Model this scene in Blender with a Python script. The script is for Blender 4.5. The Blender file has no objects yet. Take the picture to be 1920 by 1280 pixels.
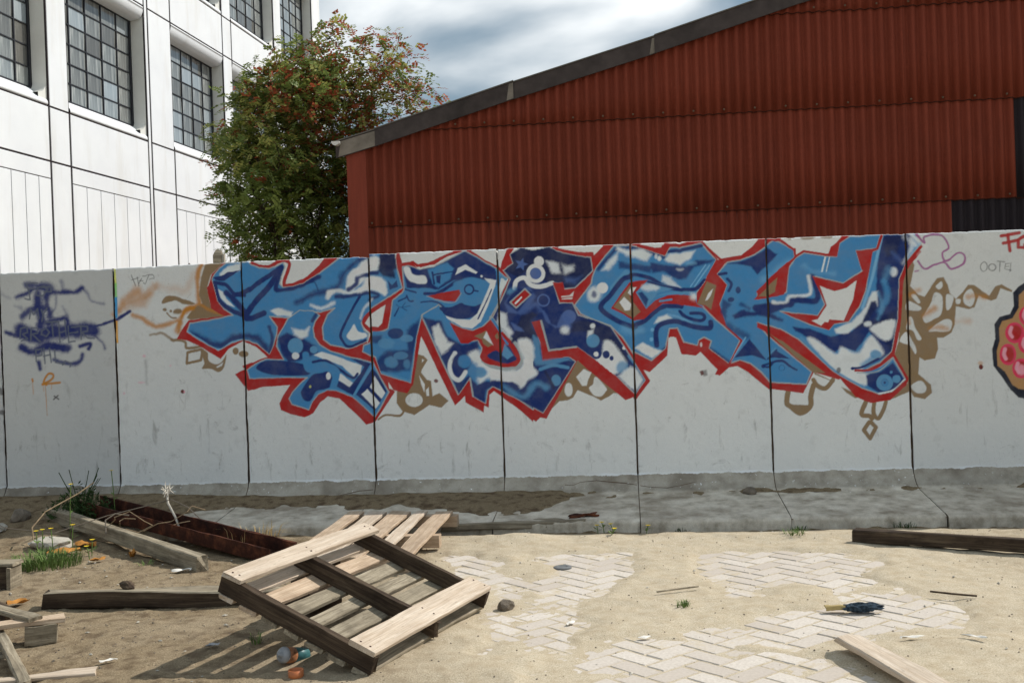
import bpy, bmesh, math, random
import numpy as np
from mathutils import Vector, Matrix, noise as mnoise

random.seed(7)
rng = np.random.default_rng(7)
scene = bpy.context.scene
COLL = scene.collection

# ------------------------------------------------------------------ camera
CAM_H = 1.35
cam_data = bpy.data.cameras.new("camera")
cam = bpy.data.objects.new("camera", cam_data)
COLL.objects.link(cam)
cam_data.sensor_width = 36.0
cam_data.lens = 2050.0 / 1920.0 * 36.0
cam_data.clip_start = 0.05
cam_data.clip_end = 2000.0
_roll, _pitch = -0.0349, -0.0080
_cr, _sr, _cp, _sp = math.cos(_roll), math.sin(_roll), math.cos(_pitch), math.sin(_pitch)
_fw = Vector((0, _cp, _sp)); _u0 = Vector((0, -_sp, _cp)); _r0 = Vector((1, 0, 0))
_rt = _cr * _r0 + _sr * _u0
_up = -_sr * _r0 + _cr * _u0
_m = Matrix((_rt, _up, -_fw)).transposed().to_4x4()
_m.translation = Vector((0, 0, CAM_H))
cam.matrix_world = _m
scene.camera = cam

# ------------------------------------------------------------------ light
SUN_TO = Vector((0.90, 0.45, 1.0)).normalized()      # direction towards the sun
SUN_EL = math.asin(SUN_TO.z)
SUN_AZ = math.atan2(SUN_TO.x, SUN_TO.y)              # from +Y clockwise

world = bpy.data.worlds.new("World")
scene.world = world
world.use_nodes = True
wn = world.node_tree
wn.nodes.clear()
w_out = wn.nodes.new("ShaderNodeOutputWorld")
w_bg = wn.nodes.new("ShaderNodeBackground")
w_sky = wn.nodes.new("ShaderNodeTexSky")
w_sky.sky_type = 'NISHITA'
w_sky.sun_disc = False
w_sky.sun_elevation = SUN_EL
w_sky.sun_rotation = SUN_AZ
w_sky.air_density = 1.0
w_sky.dust_density = 1.6
w_sky.ozone_density = 1.0
w_tc = wn.nodes.new("ShaderNodeTexCoord")
w_map = wn.nodes.new("ShaderNodeMapping")
w_map.inputs['Location'].default_value = (0.6, 0.2, 1.6)
w_map.inputs['Scale'].default_value = (1.0, 1.0, 2.1)
w_n1 = wn.nodes.new("ShaderNodeTexNoise")
w_n1.inputs['Scale'].default_value = 3.4
w_n1.inputs['Detail'].default_value = 6.0
w_n1.inputs['Roughness'].default_value = 0.42
w_n1.inputs['Distortion'].default_value = 0.25
w_r1 = wn.nodes.new("ShaderNodeValToRGB")
w_r1.color_ramp.elements[0].position = 0.46
w_r1.color_ramp.elements[1].position = 0.69
w_r1.color_ramp.interpolation = 'EASE'
w_n2 = wn.nodes.new("ShaderNodeTexNoise")
w_n2.inputs['Scale'].default_value = 1.3
w_n2.inputs['Detail'].default_value = 4.0
w_r2 = wn.nodes.new("ShaderNodeValToRGB")
w_r2.color_ramp.elements[0].position = 0.35
w_r2.color_ramp.elements[0].color = (2.1, 3.2, 4.0, 1)     # grey-blue veil of thin cloud
w_r2.color_ramp.elements[1].position = 0.7
w_r2.color_ramp.elements[1].color = (2.9, 4.0, 4.7, 1)
w_veil = wn.nodes.new("ShaderNodeMixRGB")
w_veil.inputs[0].default_value = 0.72
w_cl = wn.nodes.new("ShaderNodeMixRGB")
w_cl.inputs[2].default_value = (14.5, 14.6, 14.4, 1)        # lit cloud tops
L = wn.links.new
L(w_tc.outputs['Generated'], w_map.inputs['Vector'])
L(w_map.outputs[0], w_n1.inputs['Vector'])
L(w_map.outputs[0], w_n2.inputs['Vector'])
L(w_n1.outputs['Fac'], w_r1.inputs[0])
L(w_n2.outputs['Fac'], w_r2.inputs[0])
L(w_sky.outputs[0], w_veil.inputs[1])
L(w_r2.outputs[0], w_veil.inputs[2])
L(w_r1.outputs[0], w_cl.inputs[0])
L(w_veil.outputs[0], w_cl.inputs[1])
L(w_cl.outputs[0], w_bg.inputs[0])
w_bg.inputs[1].default_value = 0.096
L(w_bg.outputs[0], w_out.inputs[0])

sun_d = bpy.data.lights.new("sun", 'SUN')
sun_d.energy = 4.2
sun_d.angle = math.radians(0.55)
sun_d.color = (1.0, 0.955, 0.88)
sun = bpy.data.objects.new("sun", sun_d)
COLL.objects.link(sun)
sun.rotation_euler = SUN_TO.to_track_quat('Z', 'Y').to_euler()
sun.location = (10, 4, 14)

scene.view_settings.view_transform = 'Standard'
scene.view_settings.look = 'None'
scene.view_settings.exposure = 0.0
scene.view_settings.gamma = 1.0
scene.view_settings.use_curve_mapping = False
scene.cycles.max_bounces = 6
scene.cycles.diffuse_bounces = 3
scene.cycles.glossy_bounces = 3
scene.cycles.caustics_reflective = False
scene.cycles.caustics_refractive = False

# ------------------------------------------------------------------ helpers
def srgb(r, g, b, k=1.0):
    o = []
    for v in (r, g, b):
        v /= 255.0
        o.append(k * (v / 12.92 if v <= 0.04045 else ((v + 0.055) / 1.055) ** 2.4))
    return (o[0], o[1], o[2], 1.0)

class N:
    """small node-tree writer"""
    def __init__(s, name):
        s.m = bpy.data.materials.new(name); s.m.use_nodes = True
        s.t = s.m.node_tree; s.t.nodes.clear()
        s.out = s.t.nodes.new("ShaderNodeOutputMaterial")
        s.b = s.t.nodes.new("ShaderNodeBsdfPrincipled")
        s.t.links.new(s.b.outputs[0], s.out.inputs[0])
    def node(s, typ, **kw):
        n = s.t.nodes.new(typ)
        for k, v in kw.items():
            if k in n.inputs: n.inputs[k].default_value = v
            else: setattr(n, k, v)
        return n
    def link(s, a, b): s.t.links.new(a, b)
    def coord(s, kind='Object', scale=(1, 1, 1), loc=(0, 0, 0), rot=(0, 0, 0)):
        tc = s.t.nodes.new("ShaderNodeTexCoord"); mp = s.t.nodes.new("ShaderNodeMapping")
        mp.inputs['Scale'].default_value = scale; mp.inputs['Location'].default_value = loc; mp.inputs['Rotation'].default_value = rot
        s.link(tc.outputs[kind], mp.inputs['Vector']); return mp.outputs[0]
    def noise(s, vec, scale, detail=4.0, rough=0.55, dist=0.0):
        n = s.node("ShaderNodeTexNoise", Scale=scale, Detail=detail, Roughness=rough, Distortion=dist)
        s.link(vec, n.inputs['Vector']); return n.outputs['Fac']
    def ramp(s, fac, stops, interp='LINEAR'):
        n = s.t.nodes.new("ShaderNodeValToRGB"); cr = n.color_ramp; cr.interpolation = interp
        while len(cr.elements) < len(stops): cr.elements.new(0.5)
        for e, (p, c) in zip(cr.elements, stops):
            e.position = p; e.color = c if len(c) == 4 else (*c, 1)
        s.link(fac, n.inputs[0]); return n.outputs[0]
    def mix(s, fac, a, b, blend='MIX'):
        n = s.t.nodes.new("ShaderNodeMixRGB"); n.blend_type = blend
        for i, v in ((0, fac), (1, a), (2, b)):
            if hasattr(v, 'links'): s.link(v, n.inputs[i])
            else: n.inputs[i].default_value = v
        return n.outputs[0]
    def math(s, op, a, b=0.5, clamp=False):
        n = s.t.nodes.new("ShaderNodeMath"); n.operation = op; n.use_clamp = clamp
        for i, v in ((0, a), (1, b)):
            if hasattr(v, 'links'): s.link(v, n.inputs[i])
            else: n.inputs[i].default_value = v
        return n.outputs[0]
    def rand(s):
        return s.t.nodes.new("ShaderNodeObjectInfo").outputs['Random']
    def bump(s, h, strength=0.3, dist=0.01):
        n = s.t.nodes.new("ShaderNodeBump"); n.inputs['Strength'].default_value = strength; n.inputs['Distance'].default_value = dist
        s.link(h, n.inputs['Height']); s.link(n.outputs[0], s.b.inputs['Normal'])
    def fin(s, col, rough=0.85, spec=0.2):
        if hasattr(col, 'links'): s.link(col, s.b.inputs['Base Color'])
        else: s.b.inputs['Base Color'].default_value = col
        if hasattr(rough, 'links'): s.link(rough, s.b.inputs['Roughness'])
        else: s.b.inputs['Roughness'].default_value = rough
        s.b.inputs['Specular IOR Level'].default_value = spec
        return s.m

W1 = (1, 1, 1, 1); K0 = (0, 0, 0, 1)

def plain(name, col, rough=0.85, var=0.15, scale=8.0, spec=0.2, bump=0.15, dist=0.01):
    n = N(name); v = n.coord()
    f = n.noise(v, scale, 6, 0.6)
    lo = tuple(c * (1 - var) for c in col[:3]); hi = tuple(min(1, c * (1 + var)) for c in col[:3])
    c = n.ramp(f, [(0.3, lo), (0.7, hi)])
    if bump: n.bump(n.noise(v, scale * 6, 5, 0.6), bump, dist)
    return n.fin(c, rough, spec)

def wood(name, dark, mid, light, rough=0.8, wear=0.35):
    """grain runs along the object's own X"""
    n = N(name)
    tc = n.t.nodes.new("ShaderNodeTexCoord")
    r = n.rand()
    add = n.t.nodes.new("ShaderNodeVectorMath"); add.operation = 'ADD'
    cmb = n.t.nodes.new("ShaderNodeCombineXYZ")
    n.link(n.math('MULTIPLY', r, 17.0), cmb.inputs[0]); n.link(n.math('MULTIPLY', r, 5.3), cmb.inputs[1]); n.link(n.math('MULTIPLY', r, 9.1), cmb.inputs[2])
    n.link(tc.outputs['Object'], add.inputs[0]); n.link(cmb.outputs[0], add.inputs[1])
    def mp(sc):
        m = n.t.nodes.new("ShaderNodeMapping"); m.inputs['Scale'].default_value = sc
        n.link(add.outputs[0], m.inputs['Vector']); return m.outputs[0]
    g1 = n.noise(mp((1.2, 26, 26)), 2.0, 6, 0.65, 0.6)
    g2 = n.noise(mp((3.0, 120, 120)), 2.0, 4, 0.6)
    blot = n.noise(mp((3, 5, 5)), 2.0, 5, 0.6)
    c = n.ramp(g1, [(0.25, dark), (0.5, mid), (0.75, light)])
    c = n.mix(n.ramp(g2, [(0.35, (0.75, 0.75, 0.75)), (0.6, W1[:3])]), K0, c, 'MIX') if False else n.mix(0.55, c, n.ramp(g2, [(0.3, (0.45, 0.42, 0.4)), (0.6, (1, 1, 1))]), 'MULTIPLY')
    c = n.mix(n.math('MULTIPLY', n.ramp(n.noise(mp((14, 60, 60)), 2.0, 3, 0.6), [(0.62, K0[:3]), (0.70, W1[:3])]), 0.55), c, tuple(d * 0.45 for d in dark[:3]) + (1,))
    c = n.mix(n.math('MULTIPLY', n.ramp(blot, [(0.45, K0[:3]), (0.7, W1[:3])]), wear), c, tuple(d * 0.7 for d in dark[:3]) + (1,))
    c = n.mix(n.math('MULTIPLY', r, 0.28), c, tuple(d * 0.6 for d in mid[:3]) + (1,))
    n.bump(g1, 0.35, 0.004)
    return n.fin(c, rough, 0.15)

class MB:
    """collects shapes, builds ONE mesh object"""
    def __init__(s): s.v = []; s.f = []
    def add(s, v, f):
        o = len(s.v); s.v += [tuple(p) for p in v]; s.f += [tuple(i + o for i in q) for q in f]
    def box(s, x0, x1, y0, y1, z0, z1):
        s.add([(x0, y0, z0), (x1, y0, z0), (x1, y1, z0), (x0, y1, z0), (x0, y0, z1), (x1, y0, z1), (x1, y1, z1), (x0, y1, z1)],
              [(0, 3, 2, 1), (4, 5, 6, 7), (0, 1, 5, 4), (1, 2, 6, 5), (2, 3, 7, 6), (3, 0, 4, 7)])
    def tube(s, pts, r, n=6, cap=True):
        pts = [Vector(p) for p in pts]
        rs = r if isinstance(r, (list, tuple)) else [r] * len(pts)
        o = len(s.v); ref = Vector((0.31, 0.17, 0.93))
        for i, p in enumerate(pts):
            d = (pts[min(i + 1, len(pts) - 1)] - pts[max(i - 1, 0)])
            d = d.normalized() if d.length > 1e-9 else Vector((0, 0, 1))
            a = d.cross(ref)
            if a.length < 0.05: a = d.cross(Vector((1, 0, 0)))
            a.normalize(); b = d.cross(a)
            for k in range(n):
                t = 2 * math.pi * k / n
                s.v.append(tuple(p + rs[i] * (math.cos(t) * a + math.sin(t) * b)))
        for i in range(len(pts) - 1):
            for k in range(n):
                s.f.append((o + i * n + k, o + i * n + (k + 1) % n, o + (i + 1) * n + (k + 1) % n, o + (i + 1) * n + k))
        if cap:
            s.f.append(tuple(o + k for k in range(n))[::-1]); e = o + (len(pts) - 1) * n
            s.f.append(tuple(e + k for k in range(n)))
    def lathe(s, prof, n=20, M=Matrix()):
        o = len(s.v)
        for r, z in prof:
            for k in range(n):
                t = 2 * math.pi * k / n
                s.v.append(tuple(M @ Vector((r * math.cos(t), r * math.sin(t), z))))
        for i in range(len(prof) - 1):
            for k in range(n):
                s.f.append((o + i * n + k, o + i * n + (k + 1) % n, o + (i + 1) * n + (k + 1) % n, o + (i + 1) * n + k))
        s.f.append(tuple(o + k for k in range(n))[::-1])
        e = o + (len(prof) - 1) * n
        s.f.append(tuple(e + k for k in range(n)))
    def mesh(s, name, smooth=False):
        me = bpy.data.meshes.new(name); me.from_pydata(s.v, [], s.f); me.update()
        if smooth:
            me.polygons.foreach_set('use_smooth', np.ones(len(me.polygons), bool))
        return me
    def build(s, name, mat, parent=None, M=None, smooth=False):
        return link(name, s.mesh(name, smooth), mat, parent, M)

def link(name, me, mat, parent=None, M=None):
    o = bpy.data.objects.new(name, me)
    if mat is not None and not me.materials: me.materials.append(mat)
    COLL.objects.link(o)
    if parent is not None: o.parent = parent
    if M is not None: o.matrix_local = M
    return o

def tag(o, label=None, cat=None, group=None, kind=None):
    if label: o["label"] = label
    if cat: o["category"] = cat
    if group: o["group"] = group
    if kind: o["kind"] = kind
    return o

def thing(name, label, cat, loc=(0, 0, 0), M=None, group=None):
    o = bpy.data.objects.new(name, None); o.empty_display_size = 0.1
    COLL.objects.link(o)
    if M is not None: o.matrix_world = M
    else: o.location = loc
    return tag(o, label, cat, group)

def frame(origin, x, z=(0, 0, 1)):
    """matrix with local X along x, Z as close to z as possible"""
    x = Vector(x).normalized(); z = Vector(z); y = z.cross(x).normalized(); z = x.cross(y).normalized()
    m = Matrix((x, y, z)).transposed().to_4x4(); m.translation = Vector(origin); return m

def board_mesh(name, Lx, Wy, Tz, seed=0, warp=0.004, rag0=0.0, rag1=0.0, nx=14, bev=0.003, taper=0.0):
    """timber: chamfered section swept along X with slight bow and ragged ends; origin at the centre of the start, underside z=0"""
    r = random.Random(seed)
    sec = [(-Wy / 2 + bev, 0), (Wy / 2 - bev, 0), (Wy / 2, bev), (Wy / 2, Tz - bev), (Wy / 2 - bev, Tz), (0, Tz), (-Wy / 2 + bev, Tz), (-Wy / 2, Tz - bev), (-Wy / 2, bev)]
    m = MB(); k = len(sec); rg = [(r.uniform(-1, 1), r.uniform(-1, 1)) for _ in sec]
    ph = r.uniform(0, 6)
    for i in range(nx + 1):
        t = i / nx
        bow = warp * math.sin(math.pi * t + 0.3 * math.sin(ph)); tw = warp * 0.6 * math.sin(2.3 * t * 3 + ph)
        for j, (y, z) in enumerate(sec):
            e = r.uniform(-1, 1) * 0.0012
            x = Lx * t
            if i == 0: x += rag0 * rg[j][0]
            if i == nx: x += rag1 * rg[j][1]
            yy = y * (1 - taper * t)
            m.v.append((x, yy + bow * 0.7 + e, z + tw * y / max(Wy, 0.01) * 2 + bow * 0.2 + e))
    for i in range(nx):
        for j in range(k):
            m.f.append((i * k + j, i * k + (j + 1) % k, (i + 1) * k + (j + 1) % k, (i + 1) * k + j))
    m.f.append(tuple(range(k))[::-1]); m.f.append(tuple(nx * k + j for j in range(k)))
    return m.mesh(name)

def vnoise(x, y, z=0.0): return mnoise.noise(Vector((x, y, z)))

def smooth01(a, b, x):
    t = np.clip((x - a) / (b - a), 0, 1); return t * t * (3 - 2 * t)

def field_noise(X, Y, scale, seed=0, octaves=4):
    """tileless value noise on numpy arrays, about -1..1"""
    r = np.random.default_rng(seed); out = np.zeros(X.shape); amp = 1.0; tot = 0
    for o in range(octaves):
        T = r.random((256, 256)) * 2 - 1
        u = X * scale * 2 ** o + 37.3 * o; v = Y * scale * 2 ** o + 11.7 * o
        iu = np.floor(u).astype(int); iv = np.floor(v).astype(int); fu = u - iu; fv = v - iv
        fu = fu * fu * (3 - 2 * fu); fv = fv * fv * (3 - 2 * fv)
        a = T[iu % 256, iv % 256]; b = T[(iu + 1) % 256, iv % 256]; c = T[iu % 256, (iv + 1) % 256]; d = T[(iu + 1) % 256, (iv + 1) % 256]
        out += amp * (a * (1 - fu) * (1 - fv) + b * fu * (1 - fv) + c * (1 - fu) * fv + d * fu * fv)
        tot += amp; amp *= 0.5
    return out / tot * 1.6

def poly_inside(X, Y, q):
    r = np.zeros(X.shape, bool); n = len(q)
    for i in range(n):
        x1, y1 = q[i]; x2, y2 = q[(i + 1) % n]
        if y1 == y2: continue
        r ^= ((y1 > Y) != (y2 > Y)) & (X < (x2 - x1) * (Y - y1) / (y2 - y1) + x1)
    return r

def poly_dist(X, Y, q, closed):
    d = np.full(X.shape, 1e9); n = len(q)
    for i in range(n if closed else n - 1):
        x1, y1 = q[i]; x2, y2 = q[(i + 1) % n]; dx, dy = x2 - x1, y2 - y1; LL = dx * dx + dy * dy + 1e-12
        t = np.clip(((X - x1) * dx + (Y - y1) * dy) / LL, 0, 1)
        d = np.minimum(d, (X - x1 - t * dx) ** 2 + (Y - y1 - t * dy) ** 2)
    return np.sqrt(d)

def poly_signed(X, Y, q):
    d = poly_dist(X, Y, q, True); return np.where(poly_inside(X, Y, q), -d, d)

def grid_mesh(name, V, nr, nc):
    me = bpy.data.meshes.new(name)
    idx = np.arange(nr * nc).reshape(nr, nc)
    F = np.stack([idx[:-1, :-1], idx[:-1, 1:], idx[1:, 1:], idx[1:, :-1]], -1).reshape(-1, 4)
    return raw_mesh(me, V.reshape(-1, 3), F)

def raw_mesh(me, V, F):
    nf, k = F.shape
    me.vertices.add(len(V)); me.vertices.foreach_set('co', np.ascontiguousarray(V, np.float32).ravel())
    me.loops.add(nf * k); me.loops.foreach_set('vertex_index', np.ascontiguousarray(F, np.int32).ravel())
    me.polygons.add(nf); me.polygons.foreach_set('loop_start', np.arange(0, nf * k, k, dtype=np.int32))
    me.polygons.foreach_set('use_smooth', np.ones(nf, bool))
    me.update(calc_edges=True); me.validate(); return me

# ------------------------------------------------------------------ wall frame
W_YAW, W_D = 0.1031, 8.2171
WD = Vector((math.cos(W_YAW), -math.sin(W_YAW), 0)); WN = Vector((-math.sin(W_YAW), -math.cos(W_YAW), 0))
def wpt(s, o, z): return Vector((0, W_D, 0)) + WD * s + WN * o + Vector((0, 0, z))

# ------------------------------------------------------------------ materials
def mat_ground():
    n = N("sand_and_soil"); v = n.coord()
    fine = n.noise(v, 160, 3, 0.7); mid = n.noise(v, 14, 6, 0.6); big = n.noise(v, 1.6, 5, 0.6)
    sand = n.ramp(fine, [(0.25, srgb(146, 135, 116)), (0.5, srgb(190, 177, 154)), (0.78, srgb(218, 207, 188))])
    sand = n.mix(n.ramp(mid, [(0.42, (0, 0, 0)), (0.7, (0.5, 0.5, 0.5))]), sand, srgb(164, 145, 116))
    soil = n.ramp(fine, [(0.25, srgb(90, 76, 58)), (0.5, srgb(130, 114, 90)), (0.8, srgb(172, 154, 128))])
    soil = n.mix(n.ramp(mid, [(0.47, (0, 0, 0)), (0.66, (0.85, 0.85, 0.85))]), soil, srgb(84, 68, 52))
    at = n.node("ShaderNodeAttribute", attribute_name="soil")
    f = n.math('ADD', at.outputs['Fac'], n.math('MULTIPLY', n.math('SUBTRACT', big, 0.5), 0.8), True)
    c = n.mix(f, sand, soil)
    n.bump(n.math('ADD', fine, n.math('MULTIPLY', mid, 1.5)), 0.5, 0.006)
    return n.fin(c, 0.95, 0.1)

def mat_brick():
    n = N("paving_brick"); v = n.coord(); r = n.rand()
    f = n.noise(v, 60, 5, 0.65)
    c = n.ramp(f, [(0.3, srgb(188, 178, 168)), (0.6, srgb(211, 203, 193))])
    c = n.mix(n.math('MULTIPLY', r, 0.6), c, srgb(176, 164, 152))
    d = n.noise(n.coord('Generated', (3, 3, 1)), 3, 5, 0.6)
    geo = n.t.nodes.new('ShaderNodeNewGeometry'); inf = n.t.nodes.new('ShaderNodeObjectInfo')
    sp = n.t.nodes.new('ShaderNodeSeparateColor'); n.link(inf.outputs['Color'], sp.inputs[0])
    dn = n.noise(geo.outputs['Position'], 9, 6, 0.68); sg = n.noise(geo.outputs['Position'], 160, 3, 0.7)
    dust = n.math('MULTIPLY', n.math('SUBTRACT', n.math('ADD', dn, n.math('MULTIPLY', n.math('SUBTRACT', sg, 0.5), 0.5)), sp.outputs[0]), 7.0, True)
    c = n.mix(dust, c, n.ramp(sg, [(0.25, srgb(150, 137, 114)), (0.5, srgb(188, 173, 147)), (0.78, srgb(214, 202, 180))]))
    n.bump(f, 0.3, 0.003)
    return n.fin(c, 0.9, 0.15)

def mat_panel():
    n = N("painted_concrete"); tc = n.t.nodes.new("ShaderNodeTexCoord")
    sep = n.t.nodes.new("ShaderNodeSeparateXYZ"); n.link(tc.outputs['Object'], sep.inputs[0])
    v = tc.outputs['Object']
    fine = n.noise(v, 180, 3, 0.7); mid = n.noise(v, 9, 6, 0.6); big = n.noise(v, 1.4, 5, 0.6)
    st = n.t.nodes.new("ShaderNodeMapping"); st.inputs['Scale'].default_value = (7, 7, 1.7); n.link(v, st.inputs['Vector'])
    streak = n.noise(st.outputs[0], 2.2, 6, 0.62, 0.4)
    white = n.ramp(big, [(0.3, srgb(234, 236, 234)), (0.7, srgb(243, 244, 240))])
    white = n.mix(0.5, white, n.ramp(fine, [(0.25, (0.78, 0.78, 0.78)), (0.6, (1, 1, 1))]), 'MULTIPLY')
    white = n.mix(n.ramp(mid, [(0.56, (0, 0, 0)), (0.82, (0.4, 0.4, 0.4))]), white, srgb(176, 176, 172))
    # grubby marks, more of them lower down
    low = n.math('SUBTRACT', 1.0, n.math('MULTIPLY', sep.outputs[2], 0.6), True)
    marks = n.math('MULTIPLY', n.ramp(streak, [(0.60, (0, 0, 0)), (0.74, (1, 1, 1))]), n.math('MULTIPLY', low, 0.75))
    pits = n.ramp(n.noise(v, 70, 2, 0.5), [(0.70, (0, 0, 0)), (0.76, (0.6, 0.6, 0.6))])
    marks = n.math('MAXIMUM', marks, n.math('MULTIPLY', pits, 0.6))
    smud = n.ramp(n.noise(v, 5.5, 6, 0.75, 0.8), [(0.60, (0, 0, 0)), (0.72, (0.38, 0.38, 0.38))])
    marks = n.math('MAXIMUM', marks, smud)
    white = n.mix(marks, white, srgb(120, 116, 108))
    bare = n.ramp(mid, [(0.3, srgb(166, 156, 138)), (0.5, srgb(212, 202, 184)), (0.7, srgb(234, 226, 209))])
    bare = n.mix(0.55, bare, n.ramp(fine, [(0.3, (0.6, 0.6, 0.6)), (0.62, (1, 1, 1))]), 'MULTIPLY')
    damp = n.noise(v, 2.6, 5, 0.6)
    bare = n.mix(n.ramp(damp, [(0.5, (0, 0, 0)), (0.66, (0.6, 0.6, 0.6))]), bare, srgb(128, 114, 96))
    kick = n.math('MULTIPLY', n.math('SUBTRACT', sep.outputs[2], 0.150), 90.0, True)
    bare = n.mix(n.math('MULTIPLY', kick, 0.42), bare, srgb(112, 108, 100))
    edge = n.math('ADD', 0.262, n.math('MULTIPLY', n.math('SUBTRACT', n.noise(v, 7, 6, 0.7), 0.5), 0.055))
    up = n.math('MULTIPLY', n.math('SUBTRACT', sep.outputs[2], edge), 260.0, True)
    lip = n.math('MULTIPLY', n.math('SUBTRACT', n.math('ADD', edge, 0.02), sep.outputs[2]), 150.0, True)
    lipn = n.math('MULTIPLY', lip, n.ramp(n.noise(v, 5, 4, 0.6), [(0.45, (0, 0, 0)), (0.56, (1, 1, 1))]))
    white = n.mix(lipn, white, srgb(240, 243, 244))
    spl = n.ramp(n.noise(v, 46, 2, 0.5), [(0.71, (0, 0, 0)), (0.74, (1, 1, 1))])
    splm = n.math('MULTIPLY', spl, n.math('GREATER_THAN', sep.outputs[2], 0.13))
    base = n.mix(n.math('MAXIMUM', up, splm), bare, white)
    at = n.node("ShaderNodeAttribute", attribute_name="paint")
    pc = n.mix(0.5, at.outputs['Color'], n.ramp(n.noise(v, 240, 2, 0.6), [(0.3, (0.8, 0.8, 0.8)), (0.65, (1.05, 1.05, 1.05))]), 'MULTIPLY')
    pc = n.mix(n.ramp(mid, [(0.4, (0, 0, 0)), (0.8, (0.22, 0.22, 0.22))]), pc, srgb(150, 150, 150))
    ton = n.t.nodes.new('ShaderNodeObjectInfo')
    base = n.mix(1.0, base, ton.outputs['Color'], 'MULTIPLY')
    c = n.mix(at.outputs['Alpha'], base, pc)
    n.bump(n.math('ADD', fine, n.math('MULTIPLY', mid, 2.0)), 0.22, 0.004)
    return n.fin(c, n.math('SUBTRACT', 0.86, n.math('MULTIPLY', at.outputs['Alpha'], 0.22)), 0.25)

def mat_corr(name, base, dk, rough=0.8):
    n = N(name); v = n.coord(); r = n.rand()
    st = n.coord('Object', (7, 7, 0.55))
    f = n.noise(st, 2.4, 6, 0.65); g = n.noise(v, 120, 3, 0.6); b = n.noise(v, 0.8, 4, 0.6)
    c = n.ramp(f, [(0.2, tuple(0.5 * (p + q) for p, q in zip(dk[:3], base[:3]))), (0.5, base), (0.85, tuple(min(1, x * 1.15) for x in base[:3]))])
    c = n.mix(0.4, c, n.ramp(g, [(0.3, (0.6, 0.6, 0.6)), (0.6, (1, 1, 1))]), 'MULTIPLY')
    c = n.mix(n.math('MULTIPLY', r, 0.5), c, tuple(x * 0.62 for x in base[:3]) + (1,))
    c = n.mix(n.ramp(b, [(0.5, (0, 0, 0)), (0.8, (0.5, 0.5, 0.5))]), c, tuple(x * 0.6 for x in base[:3]) + (1,))
    n.bump(g, 0.2, 0.004)
    return n.fin(c, rough, 0.2)

def mat_clad():
    n = N("white_cladding"); v = n.coord()
    f = n.noise(v, 0.9, 5, 0.6); g = n.noise(v, 90, 2, 0.6)
    c = n.ramp(f, [(0.3, srgb(228, 231, 235)), (0.7, srgb(238, 241, 244))])
    c = n.mix(0.3, c, n.ramp(g, [(0.3, (0.9, 0.9, 0.9)), (0.6, (1, 1, 1))]), 'MULTIPLY')
    st = n.noise(n.coord('Object', (0.9, 0.9, 0.16)), 2.0, 5, 0.6)
    c = n.mix(n.ramp(st, [(0.52, (0, 0, 0)), (0.78, (0.42, 0.42, 0.42))]), c, srgb(196, 190, 178))
    return n.fin(c, 0.7, 0.3)

def mat_pane():
    n = N("window_glass"); r = n.rand()
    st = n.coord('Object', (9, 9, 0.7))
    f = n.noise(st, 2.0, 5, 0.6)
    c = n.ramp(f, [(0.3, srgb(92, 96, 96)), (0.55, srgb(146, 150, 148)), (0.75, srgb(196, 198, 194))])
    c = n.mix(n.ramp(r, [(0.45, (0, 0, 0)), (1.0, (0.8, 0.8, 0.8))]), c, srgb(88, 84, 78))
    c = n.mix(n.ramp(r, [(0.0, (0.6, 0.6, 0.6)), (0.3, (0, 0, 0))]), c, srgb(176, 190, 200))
    n.fin(c, 0.06, 0.5)
    n.b.inputs['Coat Weight'].default_value = 0.6; n.b.inputs['Coat Roughness'].default_value = 0.02
    return n.m

def mat_leaf():
    n = N("tree_leaf")
    at = n.node("ShaderNodeAttribute", attribute_name="tint")
    n.fin(at.outputs['Color'], 0.55, 0.3)
    tr = n.node("ShaderNodeBsdfTranslucent"); n.link(at.outputs['Color'], tr.inputs['Color'])
    mx = n.node("ShaderNodeMixShader"); mx.inputs[0].default_value = 0.34
    n.link(n.b.outputs[0], mx.inputs[1]); n.link(tr.outputs[0], mx.inputs[2]); n.link(mx.outputs[0], n.out.inputs[0])
    return n.m

def mat_rust():
    n = N("rusty_steel"); v = n.coord()
    f = n.noise(v, 9, 7, 0.65); g = n.noise(v, 60, 4, 0.6)
    c = n.ramp(f, [(0.3, srgb(34, 20, 17)), (0.5, srgb(70, 38, 27)), (0.68, srgb(112, 66, 44)), (0.82, srgb(158, 116, 84))])
    c = n.mix(0.5, c, n.ramp(g, [(0.3, (0.5, 0.5, 0.5)), (0.65, (1, 1, 1))]), 'MULTIPLY')
    n.bump(g, 0.5, 0.004)
    return n.fin(c, 0.9, 0.2)

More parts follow.
